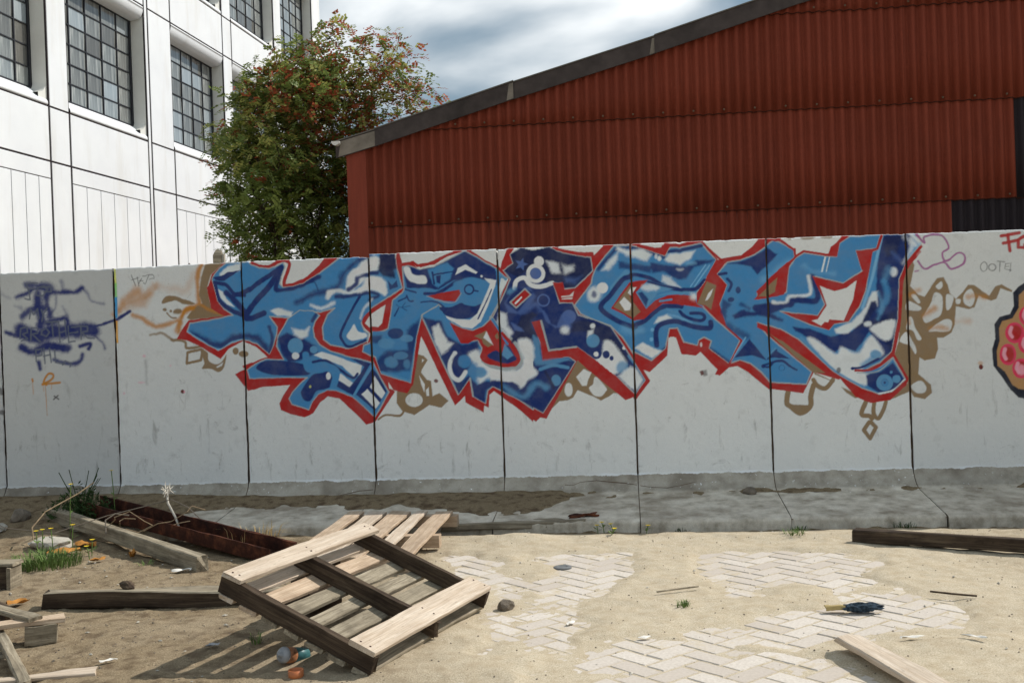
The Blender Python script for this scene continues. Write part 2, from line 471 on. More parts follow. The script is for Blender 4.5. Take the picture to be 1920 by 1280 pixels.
M = dict(
    ground=mat_ground(), brick=mat_brick(), panel=mat_panel(), clad=mat_clad(), pane=mat_pane(), leaf=mat_leaf(), rust=mat_rust(),
    corr=mat_corr("red_corrugated", srgb(136, 64, 46), srgb(96, 44, 34)),
    corrdark=mat_corr("dark_corrugated", srgb(48, 42, 46), srgb(30, 26, 30)),
    trim=mat_corr("red_trim", srgb(136, 64, 48), srgb(102, 46, 36)),
    roof=mat_corr("roof_sheet", srgb(110, 106, 100), srgb(80, 76, 72)),
    fascia=plain("bitumen_fascia", srgb(70, 63, 61), 0.85, 0.35, 3.0),
    fasciaend=plain("bare_fascia", srgb(124, 116, 106), 0.85, 0.25, 5.0),
    lapedge=plain("dark_lap_edge", srgb(62, 34, 27), 0.9, 0.3, 20),
    dirtfill=plain("joint_dirt", srgb(112, 94, 74), 0.95, 0.4, 40),
    jointdark=plain("dark_joint", srgb(104, 86, 70), 0.9, 0.3, 20),
    cladjoint=plain("cladding_joint", srgb(38, 30, 34), 0.8, 0.15, 20, bump=0),
    winframe=plain("black_window_frame", srgb(30, 32, 40), 0.5, 0.15, 20, 0.4, bump=0),
    reveal=plain("white_reveal", srgb(226, 226, 220), 0.7, 0.05, 3),
    inside=plain("dark_room", srgb(40, 42, 44), 0.9, 0.1, 3, bump=0),
    bark=plain("bark", srgb(62, 52, 44), 0.95, 0.4, 12, bump=0.6),
    berry=plain("red_berry", srgb(176, 58, 48), 0.5, 0.2, 30, bump=0),
    pine=wood("new_pine", srgb(184, 162, 138), srgb(212, 195, 175), srgb(230, 218, 202), 0.75, 0.35),
    pinepink=wood("pinkish_pine", srgb(162, 138, 114), srgb(200, 177, 152), srgb(222, 203, 180), 0.75, 0.6),
    grey=wood("weathered_timber", srgb(98, 88, 74), srgb(156, 145, 125), srgb(200, 189, 168), 0.9, 0.65),
    dark=wood("dark_old_timber", srgb(46, 37, 32), srgb(82, 69, 57), srgb(122, 107, 88), 0.92, 0.75),
    conc=plain("grey_concrete", srgb(150, 144, 132), 0.9, 0.3, 14, bump=0.5),
    stone=plain("field_stone", srgb(120, 110, 98), 0.9, 0.35, 20, bump=0.6),
    palestone=plain("pale_rubble", srgb(178, 172, 160), 0.9, 0.2, 20, bump=0.4),
    twig=plain("dry_twig", srgb(150, 130, 104), 0.9, 0.3, 30),
    straw=plain("dry_straw", srgb(196, 168, 116), 0.9, 0.2, 30),
    green=plain("weed_green", srgb(98, 120, 64), 0.7, 0.35, 30, bump=0),
    darkgreen=plain("weed_dark", srgb(54, 74, 38), 0.8, 0.35, 30, bump=0),
    yellow=plain("yellow_flower", srgb(226, 196, 50), 0.6, 0.15, 30, bump=0),
    orange=plain("orange_leaf", srgb(176, 122, 58), 0.7, 0.3, 20),
    rope=plain("frayed_rope", srgb(206, 198, 184), 0.95, 0.2, 40),
    wire=plain("grey_wire", srgb(118, 108, 96), 0.7, 0.2, 40),
    teal=plain("can_teal", srgb(64, 112, 116), 0.4, 0.4, 30, 0.5, bump=0),
    canorange=plain("can_orange", srgb(168, 112, 76), 0.5, 0.5, 40, 0.5, bump=0),
    metal=plain("can_metal", srgb(150, 152, 156), 0.35, 0.2, 14, 0.6, bump=0),
    caporange=plain("orange_plastic", srgb(190, 112, 66), 0.5, 0.12, 10, 0.5, bump=0),
    rag=plain("blue_rag", srgb(58, 72, 84), 0.95, 0.75, 60, bump=0.6),
    ragwood=plain("yellow_wood", srgb(168, 148, 100), 0.8, 0.25, 20),
    paper=plain("white_litter", srgb(226, 222, 214), 0.9, 0.1, 20),
    gutter=plain("white_gutter", srgb(206, 204, 198), 0.6, 0.1, 10),
    drain=plain("iron_lid", srgb(110, 112, 114), 0.7, 0.2, 20),
)

# ------------------------------------------------------------------ ground sheet with sand drifts
FOOT = 0.84
def foot_z(o): return 0.145 - (o - 0.12) * 0.108

EXPOSED = [[(-0.434, 6.627), (-0.257, 6.676), (-0.124, 6.422), (-0.045, 6.084), (0.027, 5.916), (0.063, 5.552), (0.305, 5.517), (0.267, 4.926), (0.206, 4.681), (0.111, 4.575), (-0.046, 4.556), (-0.159, 4.607), (-0.153, 4.892), (-0.220, 5.080), (-0.187, 5.269), (-0.155, 5.584), (-0.220, 5.954), (-0.314, 6.099)],
 [(0.050, 6.468), (0.115, 6.565), (0.407, 6.610), (0.647, 6.584), (0.654, 6.220), (0.588, 5.893), (0.520, 5.778), (0.379, 5.597), (0.351, 5.402), (0.140, 5.432), (0.039, 5.729), (0.070, 5.909), (0.187, 5.955), (0.231, 6.290)],
 [(1.083, 6.446), (1.358, 6.524), (1.651, 6.426), (2.062, 6.339), (1.974, 6.004), (1.835, 5.826), (1.811, 5.582), (1.946, 5.503), (1.950, 5.334), (2.090, 5.260), (2.054, 5.111), (2.011, 4.833), (1.920, 4.672), (1.838, 4.641), (1.701, 4.577), (1.575, 4.476), (1.482, 4.525), (1.355, 4.620), (1.131, 4.454), (0.978, 4.548), (0.729, 4.657), (0.651, 4.749), (0.740, 4.865), (0.999, 4.966), (1.153, 5.107), (1.391, 5.153), (1.532, 5.287), (1.595, 5.498), (1.434, 5.604), (1.270, 5.605), (1.180, 5.446), (1.057, 5.431), (1.084, 5.633), (1.037, 5.823), (1.015, 6.023)],
 [(0.034, 4.075), (0.063, 4.469), (0.178, 4.567), (0.280, 4.753), (0.472, 4.813), (0.735, 4.697), (0.934, 4.553), (1.131, 4.454), (1.247, 4.404), (1.378, 3.933)],
 [(-0.747, 3.981), (-0.581, 4.202), (-0.172, 4.287), (-0.086, 4.088), (-0.123, 3.917)]]

def exposure(X, Y):
    """>0 where the wind has left the paving bare"""
    e = np.full(X.shape, -9.0)
    for q in EXPOSED: e = np.maximum(e, -poly_signed(X, Y, q))
    return e + 0.022 + field_noise(X, Y, 5.0, 3, 4) * 0.06

def sand_height(X, Y):
    s = X * WD.x + (Y - W_D) * WD.y
    o = X * WN.x + (Y - W_D) * WN.y
    near = smooth01(-7.5, -6, X) * smooth01(7.5, 6, X) * smooth01(1.2, 2.2, Y) * smooth01(9.4, 8.6, Y)
    h = 0.016 + 0.010 * field_noise(X, Y, 1.3, 5) + 0.005 * field_noise(X, Y, 9, 6)
    h += 0.006 * np.maximum(0, field_noise(X, Y, 24, 8, 2)) * smooth01(0.3, -1.2, X)
    ridge = np.exp(-((o - 1.20) / 0.13) ** 2) * (0.018 + 0.02 * field_noise(X, Y, 3.0, 12))
    h = h + ridge
    h = h - 0.03 * np.exp(-((o - FOOT - 0.03) / 0.09) ** 2)
    e = exposure(X, Y)
    t = smooth01(-0.07, 0.05, e)
    h = h * (1 - t) + t * (-0.0026 + 0.0014 * field_noise(X, Y, 40, 9, 2) + 0.010 * np.maximum(0, field_noise(X, Y, 2.4, 15) - 0.28))
    # drifts lying on the wall's foot
    zf = 0.145 - (np.clip(o, 0.02, FOOT) - 0.12) * 0.108
    calm = 1 - 0.6 * smooth01(0.2, 0.6, s)
    w = field_noise(s, o * 1.5, 1.6, 21) * 0.12 * calm
    reach = np.where(s < -2.75, 1.3, np.where(s < -1.2, 0.40, np.where(s < -0.75, 0.55, np.where(s < 0.30, 0.80, 0.15))))
    # soften the steps of reach along the wall
    reach = (1.3 + (0.40 - 1.3) * smooth01(-3.0, -2.3, s) + (0.62 - 0.40) * smooth01(-1.0, -0.5, s) + (0.185 - 0.62) * smooth01(0.1, 0.45, s))
    dd = np.minimum(reach + w + 0.10 * calm * field_noise(s, o, 6, 33, 3), np.where(s < -2.4, 9.0, FOOT - 0.13)) - o
    cover = zf + np.clip(dd * 0.12, -0.03, 0.022) + 0.03 * smooth01(0.5, 0.05, o) * smooth01(-1.8, -3, s) + 0.005 * field_noise(X, Y, 9, 31)
    inside = (o < FOOT - 0.07) & (o > -0.02)
    h2 = np.where(inside, np.maximum(cover, -0.02), h)
    left = smooth01(-2.4, -3.3, s) * smooth01(1.7, 0.6, o) * (o > -0.02)
    h2 = np.where(left > 0.01, np.maximum(h2, left * (0.10 + 0.03 * field_noise(X, Y, 4, 41))), h2)
    return h2 * near

def axis(fine0, fine1, step, far):
    a = list(np.arange(fine0, fine1 + 1e-6, step)); d = step; x = a[-1]
    while x < far: d *= 1.35; x += d; a.append(x)
    d = step; x = a[0]; b = []
    while x > -far: d *= 1.35; x -= d; b.append(x)
    return np.array(b[::-1] + a)

ax = axis(-4.6, 4.4, 0.018, 600); ay = axis(3.4, 8.4, 0.018, 600)
GX, GY = np.meshgrid(ax, ay)
GZ = sand_height(GX, GY)
gme = grid_mesh("ground", np.stack([GX, GY, GZ], -1), len(ay), len(ax))
at = gme.attributes.new("soil", 'FLOAT', 'POINT')
_o = GX * WN.x + (GY - W_D) * WN.y; _s = GX * WD.x + (GY - W_D) * WD.y
soil = np.maximum(smooth01(0.1, -1.3, GX) * 0.9, smooth01(1.12, 0.88, _o) * 1.1)
soil = np.maximum(soil, 0.9 * smooth01(1.6, 0.9, _o) * smooth01(-1.6, -3.0, _s))
soil = np.maximum(soil, 0.35 * smooth01(2.2, 3.2, GX))
soil = np.where((np.abs(GX) > 7) | (GY > 9) | (GY < 2), 0.5, soil)
at.data.foreach_set('value', np.ascontiguousarray(soil, np.float32).ravel())
ground = tag(link("ground", gme, M['ground']), kind="structure")

def gz(x, y): return float(sand_height(np.array([[x]]), np.array([[y]]))[0, 0])

# ------------------------------------------------------------------ herringbone paving
pav = bpy.data.objects.new("pavement", None); COLL.objects.link(pav); tag(pav, kind="structure")
BW = 0.105
bm_ = MB(); g_ = 0.007
bl, bw_, bh, bv = 2 * BW - g_, BW - g_, 0.06, 0.006
bm_.add([(-bl / 2, -bw_ / 2, -bh), (bl / 2, -bw_ / 2, -bh), (bl / 2, bw_ / 2, -bh), (-bl / 2, bw_ / 2, -bh),
         (-bl / 2, -bw_ / 2, -bv), (bl / 2, -bw_ / 2, -bv), (bl / 2, bw_ / 2, -bv), (-bl / 2, bw_ / 2, -bv),
         (-bl / 2 + bv, -bw_ / 2 + bv, 0), (bl / 2 - bv, -bw_ / 2 + bv, 0), (bl / 2 - bv, bw_ / 2 - bv, 0), (-bl / 2 + bv, bw_ / 2 - bv, 0)],
        [(0, 1, 5, 4), (1, 2, 6, 5), (2, 3, 7, 6), (3, 0, 4, 7), (4, 5, 9, 8), (5, 6, 10, 9), (6, 7, 11, 10), (7, 4, 8, 11), (8, 9, 10, 11)])
brick_me = bm_.mesh("brick"); brick_me.materials.append(M['brick'])
ang = math.radians(45) - W_YAW
ca, sa = math.cos(ang), math.sin(ang)
cand = []
for i in range(-40, 41):
    for j in range(-40, 41):
        # H bricks at (k + 2m, k - 2m), V bricks next to them
        bx, by = i + 2 * j, i - 2 * j
        cand.append((bx + 1.0, by + 0.5, 0)); cand.append((bx + 2.5, by, 1))
P0 = (0.006, 4.79)
pts = []
for u, v, o in cand:
    x = P0[0] + BW * (u * ca - v * sa); y = P0[1] + BW * (u * sa + v * ca)
    if -0.8 < x < 3.2 and 3.6 < y < 7.0: pts.append((x, y, o))
XX = np.array([[p[0] for p in pts]]); YY = np.array([[p[1] for p in pts]])
ee = exposure(XX, YY)[0]
sel = [p for p, e in zip(pts, ee) if e > -0.05]
sel.sort(key=lambda p: p[1])
EXPO = {p: e for p, e in zip(pts, ee)}
for k, (x, y, o) in enumerate(sel[:300]):
    b = bpy.data.objects.new("brick", brick_me); COLL.objects.link(b); b.parent = pav
    q_ = min(1.0, 0.41 + random.gauss(0, 0.03) + max(0.0, EXPO[(x, y, o)] + 0.05) * 0.9); b.color = (q_, q_, q_, 1)
    b.location = (x, y, random.gauss(0.0, 0.0009)); b.rotation_euler = (random.gauss(0, 0.006), random.gauss(0, 0.006), ang + o * math.pi / 2 + random.gauss(0, 0.008))
if len(sel) > 300:
    mm = MB()
    for x, y, o in sel[300:]:
        R_ = Matrix.Translation((x, y, random.gauss(0, 0.0012))) @ Matrix.Rotation(ang + o * math.pi / 2, 4, 'Z')
        mm.add([R_ @ Vector(v) for v in bm_.v], bm_.f)
    tag(mm.build("far_bricks", M['brick'], pav), kind="stuff")
print("bricks", len(sel))

# ------------------------------------------------------------------ graffiti wall
PAINT_COLOURS = {'m': (0.0452, 0.1946, 0.402), 'n': (0.007, 0.0232, 0.1221), 'd': (0.0065, 0.0137, 0.0648), 'l': (0.162, 0.3763, 0.5776), 'q': (0.0802, 0.2423, 0.4287), 'r': (0.491, 0.0176, 0.016), 's': (0.305, 0.3419, 0.3515), 'w': (0.6308, 0.6654, 0.6795), 't': (0.2159, 0.1441, 0.0762), 'o': (0.4125, 0.162, 0.016), 'g': (0.0887, 0.1022, 0.1384), 'k': (0.008, 0.0103, 0.0212), 'p': (0.5647, 0.0252, 0.0802), 'h': (0.7758, 0.305, 0.3763), 'u': (0.2874, 0.0887, 0.2307), 'j': (0.0612, 0.0545, 0.0545), 'y': (0.5776, 0.6105, 0.1413), 'e': (0.1878, 0.5149, 0.1559), 'f': (0.0482, 0.2623, 0.5149), 'a': (0.7758, 0.305, 0.0545), 'z': (0.4125, 0.4342, 0.4452), 'b': (0.1022, 0.0144, 0.0103), 'c': (0.3515, 0.1878, 0.0762), 'v': (0.0612, 0.1144, 0.305), 'x': (0.013, 0.0212, 0.117)}
PAINT_CLIPS = {
 'T': '-2194 1956 -2014 1962 -1992 1940 -1935 1915 -1854 1908 -1784 1926 -1743 1946 -1730 1912 -1762 1841 -1776 1785 -1751 1756 -1676 1759 -1595 1781 -1501 1830 -1396 1898 -1302 1964 -1080 1972 -1072 1990 -913 1990 -1079 1996 -873 1993 -860 1878 -822 1717 -941 1648 -1083 1562 -1055 1574 -1102 1531 -1150 1466 -1129 1410 -1096 1386 -1107 1331 -1191 1289 -1259 1275 -1395 1305 -1448 1348 -1453 1443 -1409 1537 -1350 1585 -1471 1556 -1522 1563 -1626 1561 -1719 1520 -1868 1542 -1808 1456 -1816 1400 -1848 1311 -1879 1251 -1924 1291 -1974 1332 -2037 1357 -2095 1367 -2177 1343 -2284 1292 -2432 1376 -2529 1445 -2504 1509 -2333 1529 -2157 1556 -2225 1606 -2275 1675 -2292 1755 -2315 1840 -2294 1879 -2248 1928',
 'U': '-1719 1520 -1762 1449 -1805 1388 -1819 1310 -1766 1202 -1904 1214 -1998 1176 -2060 1133 -2042 1068 -1817 1069 -1587 1062 -1646 1014 -1706 954 -1737 904 -1715 859 -1585 816 -1554 877 -1506 931 -1430 962 -1362 955 -1239 907 -1151 826 -1069 746 -1015 828 -955 932 -1018 1045 -1070 1163 -1239 1207 -1397 1257 -1480 1310 -1518 1367 -1527 1435 -1508 1490 -1472 1533 -1522 1569 -1625 1578',
 'R': '-809 1705 -816 1876 -764 1883 -679 1851 -586 1865 -458 1918 -339 1976 -240 1926 -101 1836 -13 1751 -56 1676 -105 1554 -166 1454 -225 1400 -294 1376 -373 1394 -463 1442 -529 1536 -633 1528 -682 1501 -726 1349 -785 998 -1008 1073 -1050 1200 -1147 1247 -1137 1295 -1081 1316 -1066 1401 -979 1398 -943 1414 -920 1516 -901 1629 -823 1681',
 'L': '-680 1507 -544 1582 -441 1430 -377 1292 -262 1299 -230 1242 -244 1186 -178 1116 -88 1090 26 1087 73 1142 156 1150 143 767 7 867 -94 921 -155 954 -196 924 -216 825 -312 882 -330 1018 -423 897 -542 1161 -669 1467',
 'A': '-46 1822 29 1864 9 1933 90 1979 179 1954 304 1976 404 1930 515 1903 609 1891 623 1790 484 1666 406 1664 396 1709 323 1712 368 1559 463 1555 505 1464 621 1426 742 1371 858 1183 983 962 908 864 784 985 622 1124 480 1229 272 1203 247 1316 212 1424 166 1420 202 1306 247 1147 422 1155 471 1118 216 743 -89 915 -173 963 -168 1093 -67 1078 42 1086 72 1142 -46 1326 -156 1443 -71 1598 2 1747',
 'C': '645 1805 715 1892 785 1967 907 1966 910 1962 1056 1911 1162 1872 1199 1935 1301 1935 1424 1959 1531 1832 1449 1683 1383 1597 1432 1482 1517 1390 1686 1237 1603 1068 1461 1185 1478 1239 1425 1267 1386 1247 1375 1208 1278 1236 1233 1341 1174 1338 1140 1196 1034 1106 894 1185 902 1165 828 1285 742 1377 621 1426 522 1474 480 1538 608 1695 621 1751',
 'K': '1537 1729 1613 1814 1705 1823 1812 1859 1901 1919 1960 1963 1954 1960 2096 1882 2097 1829 1953 1706 1823 1589 1821 1532 1960 1559 2030 1569 2055 1753 2101 1816 2168 1854 2344 1821 2397 1819 2422 1917 2498 1962 2715 1965 2681 1868 2538 1861 2577 1713 2438 1623 2228 1683 2302 1475 2250 1394 1982 1436 2192 1332 2328 1289 2360 1330 2466 1342 2550 1453 2597 1566 2628 1743 2649 1844 2687 1861 2736 1967 2955 1967 2999 1892 2874 1745 2832 1646 2813 1355 2763 1121 2680 1041 2554 984 2679 1010 2773 1074 2855 915 2760 829 2673 810 2550 861 2355 981 2101 1233 1977 1308 1815 1361 1888 1259 2193 986 2153 898 1896 919 1897 918 1832 997 1757 1063 1681 1090 1608 1071 1700 1232 1592 1338 1552 1428 1545 1507 1603 1647',
}
PAINT = [
('P','o',9,0.5,None,0,1,'-3085 1632 -3037 1723 -2963 1797 -2893 1802 -2877 1760 -2815 1766 -2777 1840 -2747 1818 -2798 1748 -2864 1649 -2996 1637'),
('S','o',7,0.45,None,4.5,1,'-3057 1648 -3011 1714 -2920 1770 -2877 1751 -2787 1815'),
('S','o',6,0.4,None,3.5,1,'-3030 1681 -2905 1710 -2816 1749'),
('S','o',5,0.6,None,4,1,'-3121 1600 -3076 1632'),
('S','o',4,0.9,None,4.5,1,'-2389 1955 -2426 1885 -2431 1751 -2426 1658 -2506 1619 -2569 1563 -2600 1446'),
('S','o',9,0.28,None,6,1,'-2752 1805 -2622 1783 -2518 1771 -2470 1878'),
('S','o',4,0.8,None,4,1,'-2963 1594 -2893 1566 -2799 1504 -2720 1501 -2597 1530 -2617 1464'),
('S','t',2,0.8,None,2,1,'-2828 1431 -2740 1443 -2689 1416 -2638 1380'),
('P','t',1.5,1,None,0,0,'-2367 1958 -2219 1963 -2323 1872 -2356 1781 -2328 1621 -2298 1595 -2179 1553 -2501 1535 -2530 1553 -2471 1626 -2400 1657 -2424 1725 -2401 1859'),
('S','o',3,0.8,None,2.5,1,'-2418 1650 -2333 1605 -2230 1563'),
('P','t',1.2,1,None,0,1,'-2722 1690 -2685 1727 -2633 1729 -2555 1701 -2461 1664 -2487 1652 -2557 1663 -2625 1691 -2714 1669'),
('P','t',0.8,1,None,0,1,'-2687 1622 -2688 1617 -2693 1613 -2699 1611 -2706 1611 -2713 1614 -2717 1618 -2718 1623 -2716 1628 -2712 1632 -2705 1634 -2698 1634 -2692 1631 -2688 1627'),
('P','t',0.8,1,None,0,1,'-2644 1612 -2645 1607 -2649 1604 -2653 1602 -2657 1602 -2662 1605 -2664 1608 -2665 1613 -2664 1617 -2661 1620 -2657 1622 -2652 1622 -2648 1620 -2645 1616'),
('P','t',2,1,None,0,1,'-2562 1603 -2566 1594 -2576 1586 -2591 1583 -2607 1583 -2622 1588 -2632 1596 -2635 1606 -2631 1615 -2620 1622 -2605 1626 -2589 1625 -2574 1620 -2565 1612'),
('S','t',0.8,1,None,1.25,1,'-2686 1596 -2657 1566 -2613 1554'),
('S','o',3,1,None,3.5,1,'-2569 1563 -2541 1612 -2471 1626'),
('S','t',1.5,1,None,2.5,1,'-2655 1389 -2551 1369 -2535 1318 -2422 1327'),
('S','t',0.8,1,None,2.5,2,'-2423 1304 -2532 1284 -2541 1200 -2427 1220 -2410 1297'),
('P','t',1,1,None,0,1,'-2427 1297 -2371 1279 -2365 1220 -2314 1185 -2262 1200 -2221 1253 -2246 1157 -2291 1125 -2350 1152 -2420 1154 -2400 1200'),
('P','z',0.7,1,None,0,0,'-2306 1164 -2249 1199 -2261 1173 -2298 1157'),
('P','t',0.8,1,None,0,1,'-2122 1279 -2125 1267 -2132 1258 -2142 1254 -2153 1254 -2162 1259 -2168 1269 -2170 1281 -2167 1292 -2160 1301 -2150 1306 -2139 1306 -2130 1300 -2124 1290'),
('P','t',0.8,1,None,0,1,'-2043 1256 -2047 1245 -2058 1236 -2075 1232 -2092 1233 -2108 1238 -2119 1247 -2122 1258 -2117 1269 -2106 1277 -2090 1282 -2072 1281 -2056 1275 -2046 1266'),
('P','t',0.8,1,None,0,0,'-699 1348 -722 1213 -679 1200 -646 1165 -694 1096 -701 1075 -660 1017 -628 1005 -619 891 -568 914 -498 853 -555 803 -647 823 -765 752 -856 783 -898 847 -891 944 -792 953 -746 1100'),
('P','z',0.8,1,None,0,1,'-696 863 -703 841 -723 823 -750 814 -780 815 -806 826 -824 845 -830 868 -822 890 -802 908 -775 917 -745 916 -719 905 -701 886'),
('P','z',0.7,1,None,0,0,'-717 1053 -675 983 -680 915 -704 984'),
('P','z',0.7,1,None,0,0,'-691 1177 -673 1166 -692 1148'),
('P','z',0.7,1,None,0,0,'-671 938 -647 960 -644 892 -667 892'),
('S','t',0.8,1,None,2,1,'-844 783 -880 750 -985 758 -1044 726'),
('P','t',0.8,1,None,0,0,'472 1140 619 1029 792 873 747 874 713 852 651 821 591 856 480 904 445 849 399 828 343 827 279 769 321 852 394 996'),
('P','z',1,1,None,0,0,'473 1003 530 1060 588 1033 561 980 549 936 515 934'),
('P','z',1,1,None,0,1,'565 918 594 946 618 1001 693 915 687 887 652 852 602 861'),
('P','z',0.8,1,None,0,1,'443 908 440 886 431 868 418 859 405 859 393 870 385 888 383 911 387 933 396 951 409 960 422 959 434 949 441 930'),
('S','t',0.8,1,None,4.5,1,'2023 857 2008 767 2034 738 2102 688 2175 735 2182 814 2205 890'),
('P','t',0.8,1,None,0,0,'2010 755 2173 744 2101 672'),
('S','t',0.8,1,None,4,1,'2204 928 2233 883 2289 864 2343 924'),
('P','t',1,1,None,0,0,'2402 871 2548 797 2498 786 2437 826'),
('S','t',0.8,1,None,4,1,'2572 758 2538 670 2593 655 2611 636'),
('S','t',0.8,1,None,3.5,0,'2592 611 2551 554 2594 490 2638 571 2604 610'),
('S','t',0.8,1,None,3.5,1,'2631 750 2624 674 2657 635 2694 697 2714 754'),
('P','t',1,1,None,0,0,'2917 1809 2946 1732 2910 1583 2966 1520 3009 1504 3070 1592 3101 1636 3145 1641 3172 1588 3185 1527 3227 1480 3272 1524 3317 1582 3360 1573 3459 1494 3504 1560 3547 1573 3618 1528 3615 1516 3539 1546 3508 1470 3472 1459 3386 1497 3355 1415 3311 1405 3225 1428 3214 1300 3190 1241 3131 1205 3088 1207 3092 1124 3068 1057 2995 1044 2959 1068 2948 948 3034 870 3039 809 2987 765 2914 782 2886 829 2723 758 2700 728 2753 802 2873 889 2777 1074 2817 1194 2844 1585'),
('P','z',1,1,None,0,1,'3089 1576 3129 1612 3137 1574 3113 1554'),
('P','z',1,1,None,0,1,'2903 1474 2981 1429 2962 1403 2882 1415 2877 1460'),
('P','z',1,1,None,0,1,'3006 1383 3052 1457 3083 1531 3133 1499 3122 1379 3062 1336 3011 1315 2990 1354'),
('P','z',1,1,None,0,1,'3031 1259 3135 1333 3193 1324 3176 1254 3089 1251'),
('P','z',1,1,None,0,1,'3162 1513 3210 1496 3189 1422 3159 1408'),
('P','z',1,1,None,0,1,'3283 1505 3330 1551 3360 1490 3334 1424 3284 1448'),
('P','z',1,1,None,0,1,'2824 1193 2870 1260 2912 1190 2939 1129 2931 1092 2889 1161'),
('P','z',1,1,None,0,1,'2895 1357 2920 1349 2937 1280 2978 1203 2949 1195 2921 1258 2874 1282'),
('P','z',1,1,None,0,1,'2895 862 2962 899 3001 855 2988 814 2930 812'),
('P','z',1,1,None,0,1,'2915 1515 2944 1521 2979 1467 2957 1460'),
('P','z',1,1,None,0,1,'3227 1477 3259 1476 3252 1446 3229 1447'),
('S','o',5,0.7,None,4,1,'2998 1368 3050 1404 3080 1418'),
('S','o',5,0.6,None,3.5,1,'3046 1276 3119 1281 3162 1272'),
('S','o',5,0.6,None,3.5,1,'2908 1523 2967 1550'),
('S','o',5,0.6,None,3.5,1,'3314 1492 3358 1498 3430 1488'),
('S','o',7,0.35,None,4,1,'3222 1315 3309 1320'),
('S','o',3,0.6,None,2.5,1,'2888 1350 2894 1312'),
('P','r',0.8,1,None,0,0,'-2233 1953 -2314 1880 -2344 1796 -2358 1780 -2330 1615 -2273 1579 -2227 1555 -2514 1532 -2557 1482 -2614 1391 -2538 1380 -2446 1337 -2269 1226 -2202 1298 -2089 1355 -1992 1316 -1925 1258 -1897 1229 -2097 1164 -2080 1139 -2157 1102 -2058 972 -1935 1000 -1725 1007 -1782 928 -1815 870 -1803 818 -1735 786 -1621 757 -1551 787 -1491 869 -1432 912 -1342 893 -1232 789 -1139 689 -1076 707 -945 893 -962 1049 -1080 1208 -1220 1724 -1791 1747 -1900 1919 -2130 1962'),
('S','r',0.8,1,None,3.25,1,'-2008 1959 -1934 1926 -1854 1923 -1783 1952 -1731 1961 -1694 1939 -1705 1889 -1737 1812 -1742 1773'),
('P','r',0.8,1,None,0,0,'-1752 1781 -1675 1785 -1558 1833 -1464 1912 -1414 1968 -1279 1972 -1396 1893 -1501 1825 -1595 1777 -1676 1756 -1751 1750'),
('P','r',0.8,1,None,0,0,'-1102 744 -1070 704 -909 933 -996 1073 -977 964 -814 917 -765 986 -691 1348 -450 814 -373 884 -370 836 -234 757 -227 809 -194 793 -183 890 -145 920 -50 861 139 672 152 1026 -142 1487 -480 1613 -812 1990 -856 1990 -902 1743 -1106 1580 -1145 1478 -1112 1420 -1080 1384 -1104 1317 -1186 1297 -1189 1216 -1074 1190'),
('S','r',0.8,1,None,3.25,0,'-827 1900 -734 1913 -700 1885 -620 1891 -456 1958 -352 1986 -301 1980 -101 1841'),
('P','r',0.8,1,None,0,0,'-700 1894 -619 1902 -444 1974 -422 1968 -562 1889 -678 1865'),
('S','r',0.8,1,None,3.5,0,'-95 1847 4 1750 -80 1621 -154 1465'),
('P','r',0.8,1,None,0,0,'-174 935 160 675 192 707 239 697 488 1128 834 820 869 850 907 833 1005 956 870 1227 743 1388 480 1554 307 1752 315 1976 404 1944 515 1920 627 1924 634 1795 796 1983 718 1981 638 1906 -154 1488'),
('P','r',0.8,1,None,0,0,'-74 1823 -55 1890 -18 1968 45 1982 9 1933 29 1864 -46 1822 -142 1838 -140 1883'),
('S','r',0.8,1,None,3.5,0,'315 1978 393 1945 515 1920 621 1916 632 1795 484 1655 463 1555 511 1466 742 1383 848 1228 1005 958 907 838'),
('P','r',0.8,1,None,0,0,'638 1901 718 1981 807 1983 634 1795 508 1721 467 1645 459 1578 491 1532 630 1683 634 1795'),
('P','r',0.8,1,None,0,0,'844 1474 893 1175 909 1065 1018 1020 1153 1141 1159 1176 1177 1276 1220 1271 1255 1148 1362 1132 1394 1158 1514 1026 1494 988 1532 984 1602 1041 1660 1046 1736 1000 1881 870 2029 852 2038 1117 1721 1422 1541 1841 1448 1963 1155 1956 959 1965'),
('P','z',0.8,1,None,0,0,'1160 1215 1164 1270 1206 1278 1228 1193 1255 1148 1367 1129 1397 1158 1458 1087 1223 1045 1153 1146'),
('S','r',0.8,1,None,2.5,0,'704 1985 920 1974 1037 1941 1124 1908 1159 1912 1163 1956 1292 1952 1419 1972 1485 1913 1565 1831'),
('P','r',0.8,1,None,0,0,'1091 1931 1145 1939 1161 1968 1189 1943 1158 1897'),
('P','z',0.8,1,None,0,0,'940 1975 1038 1973 1146 1972 1135 1942 1086 1939 989 1965'),
('P','z',0.8,1,None,0,0,'1458 1975 1700 1972 1845 1970 1795 1919 1716 1863 1609 1853 1565 1842 1486 1922'),
('P','r',0.8,1,None,0,0,'1565 1840 1609 1848 1716 1859 1795 1919 1840 1968 1893 1969 1906 1924 1812 1861 1705 1823 1613 1814 1539 1783'),
('P','r',0.8,1,None,0,0,'1814 1339 1802 966 1888 874 2128 833 2208 980 2220 1043 2391 936 2499 798 2609 748 2745 766 2859 871 2881 921 2778 1114 2831 1329 2856 1619 2901 1725 3007 1866 2955 1970 2709 1974 2486 1968 2404 1930 2339 1844 2165 1877 2105 1841 2103 1886 1961 1965 1886 1979 1826 1699'),
('P','t',0.8,1,None,0,0,'2170 1045 2218 979 2328 925 2353 905 2217 966'),
('P','z',0.8,1,None,0,0,'2121 1853 2161 1874 2345 1841 2353 1894 2400 1920 2426 1955 1998 1958 2099 1890'),
('P','z',0.8,1,None,0,0,'-834 1977 -421 1983 -363 1994 -456 1966 -619 1900 -694 1894 -732 1918 -815 1905'),
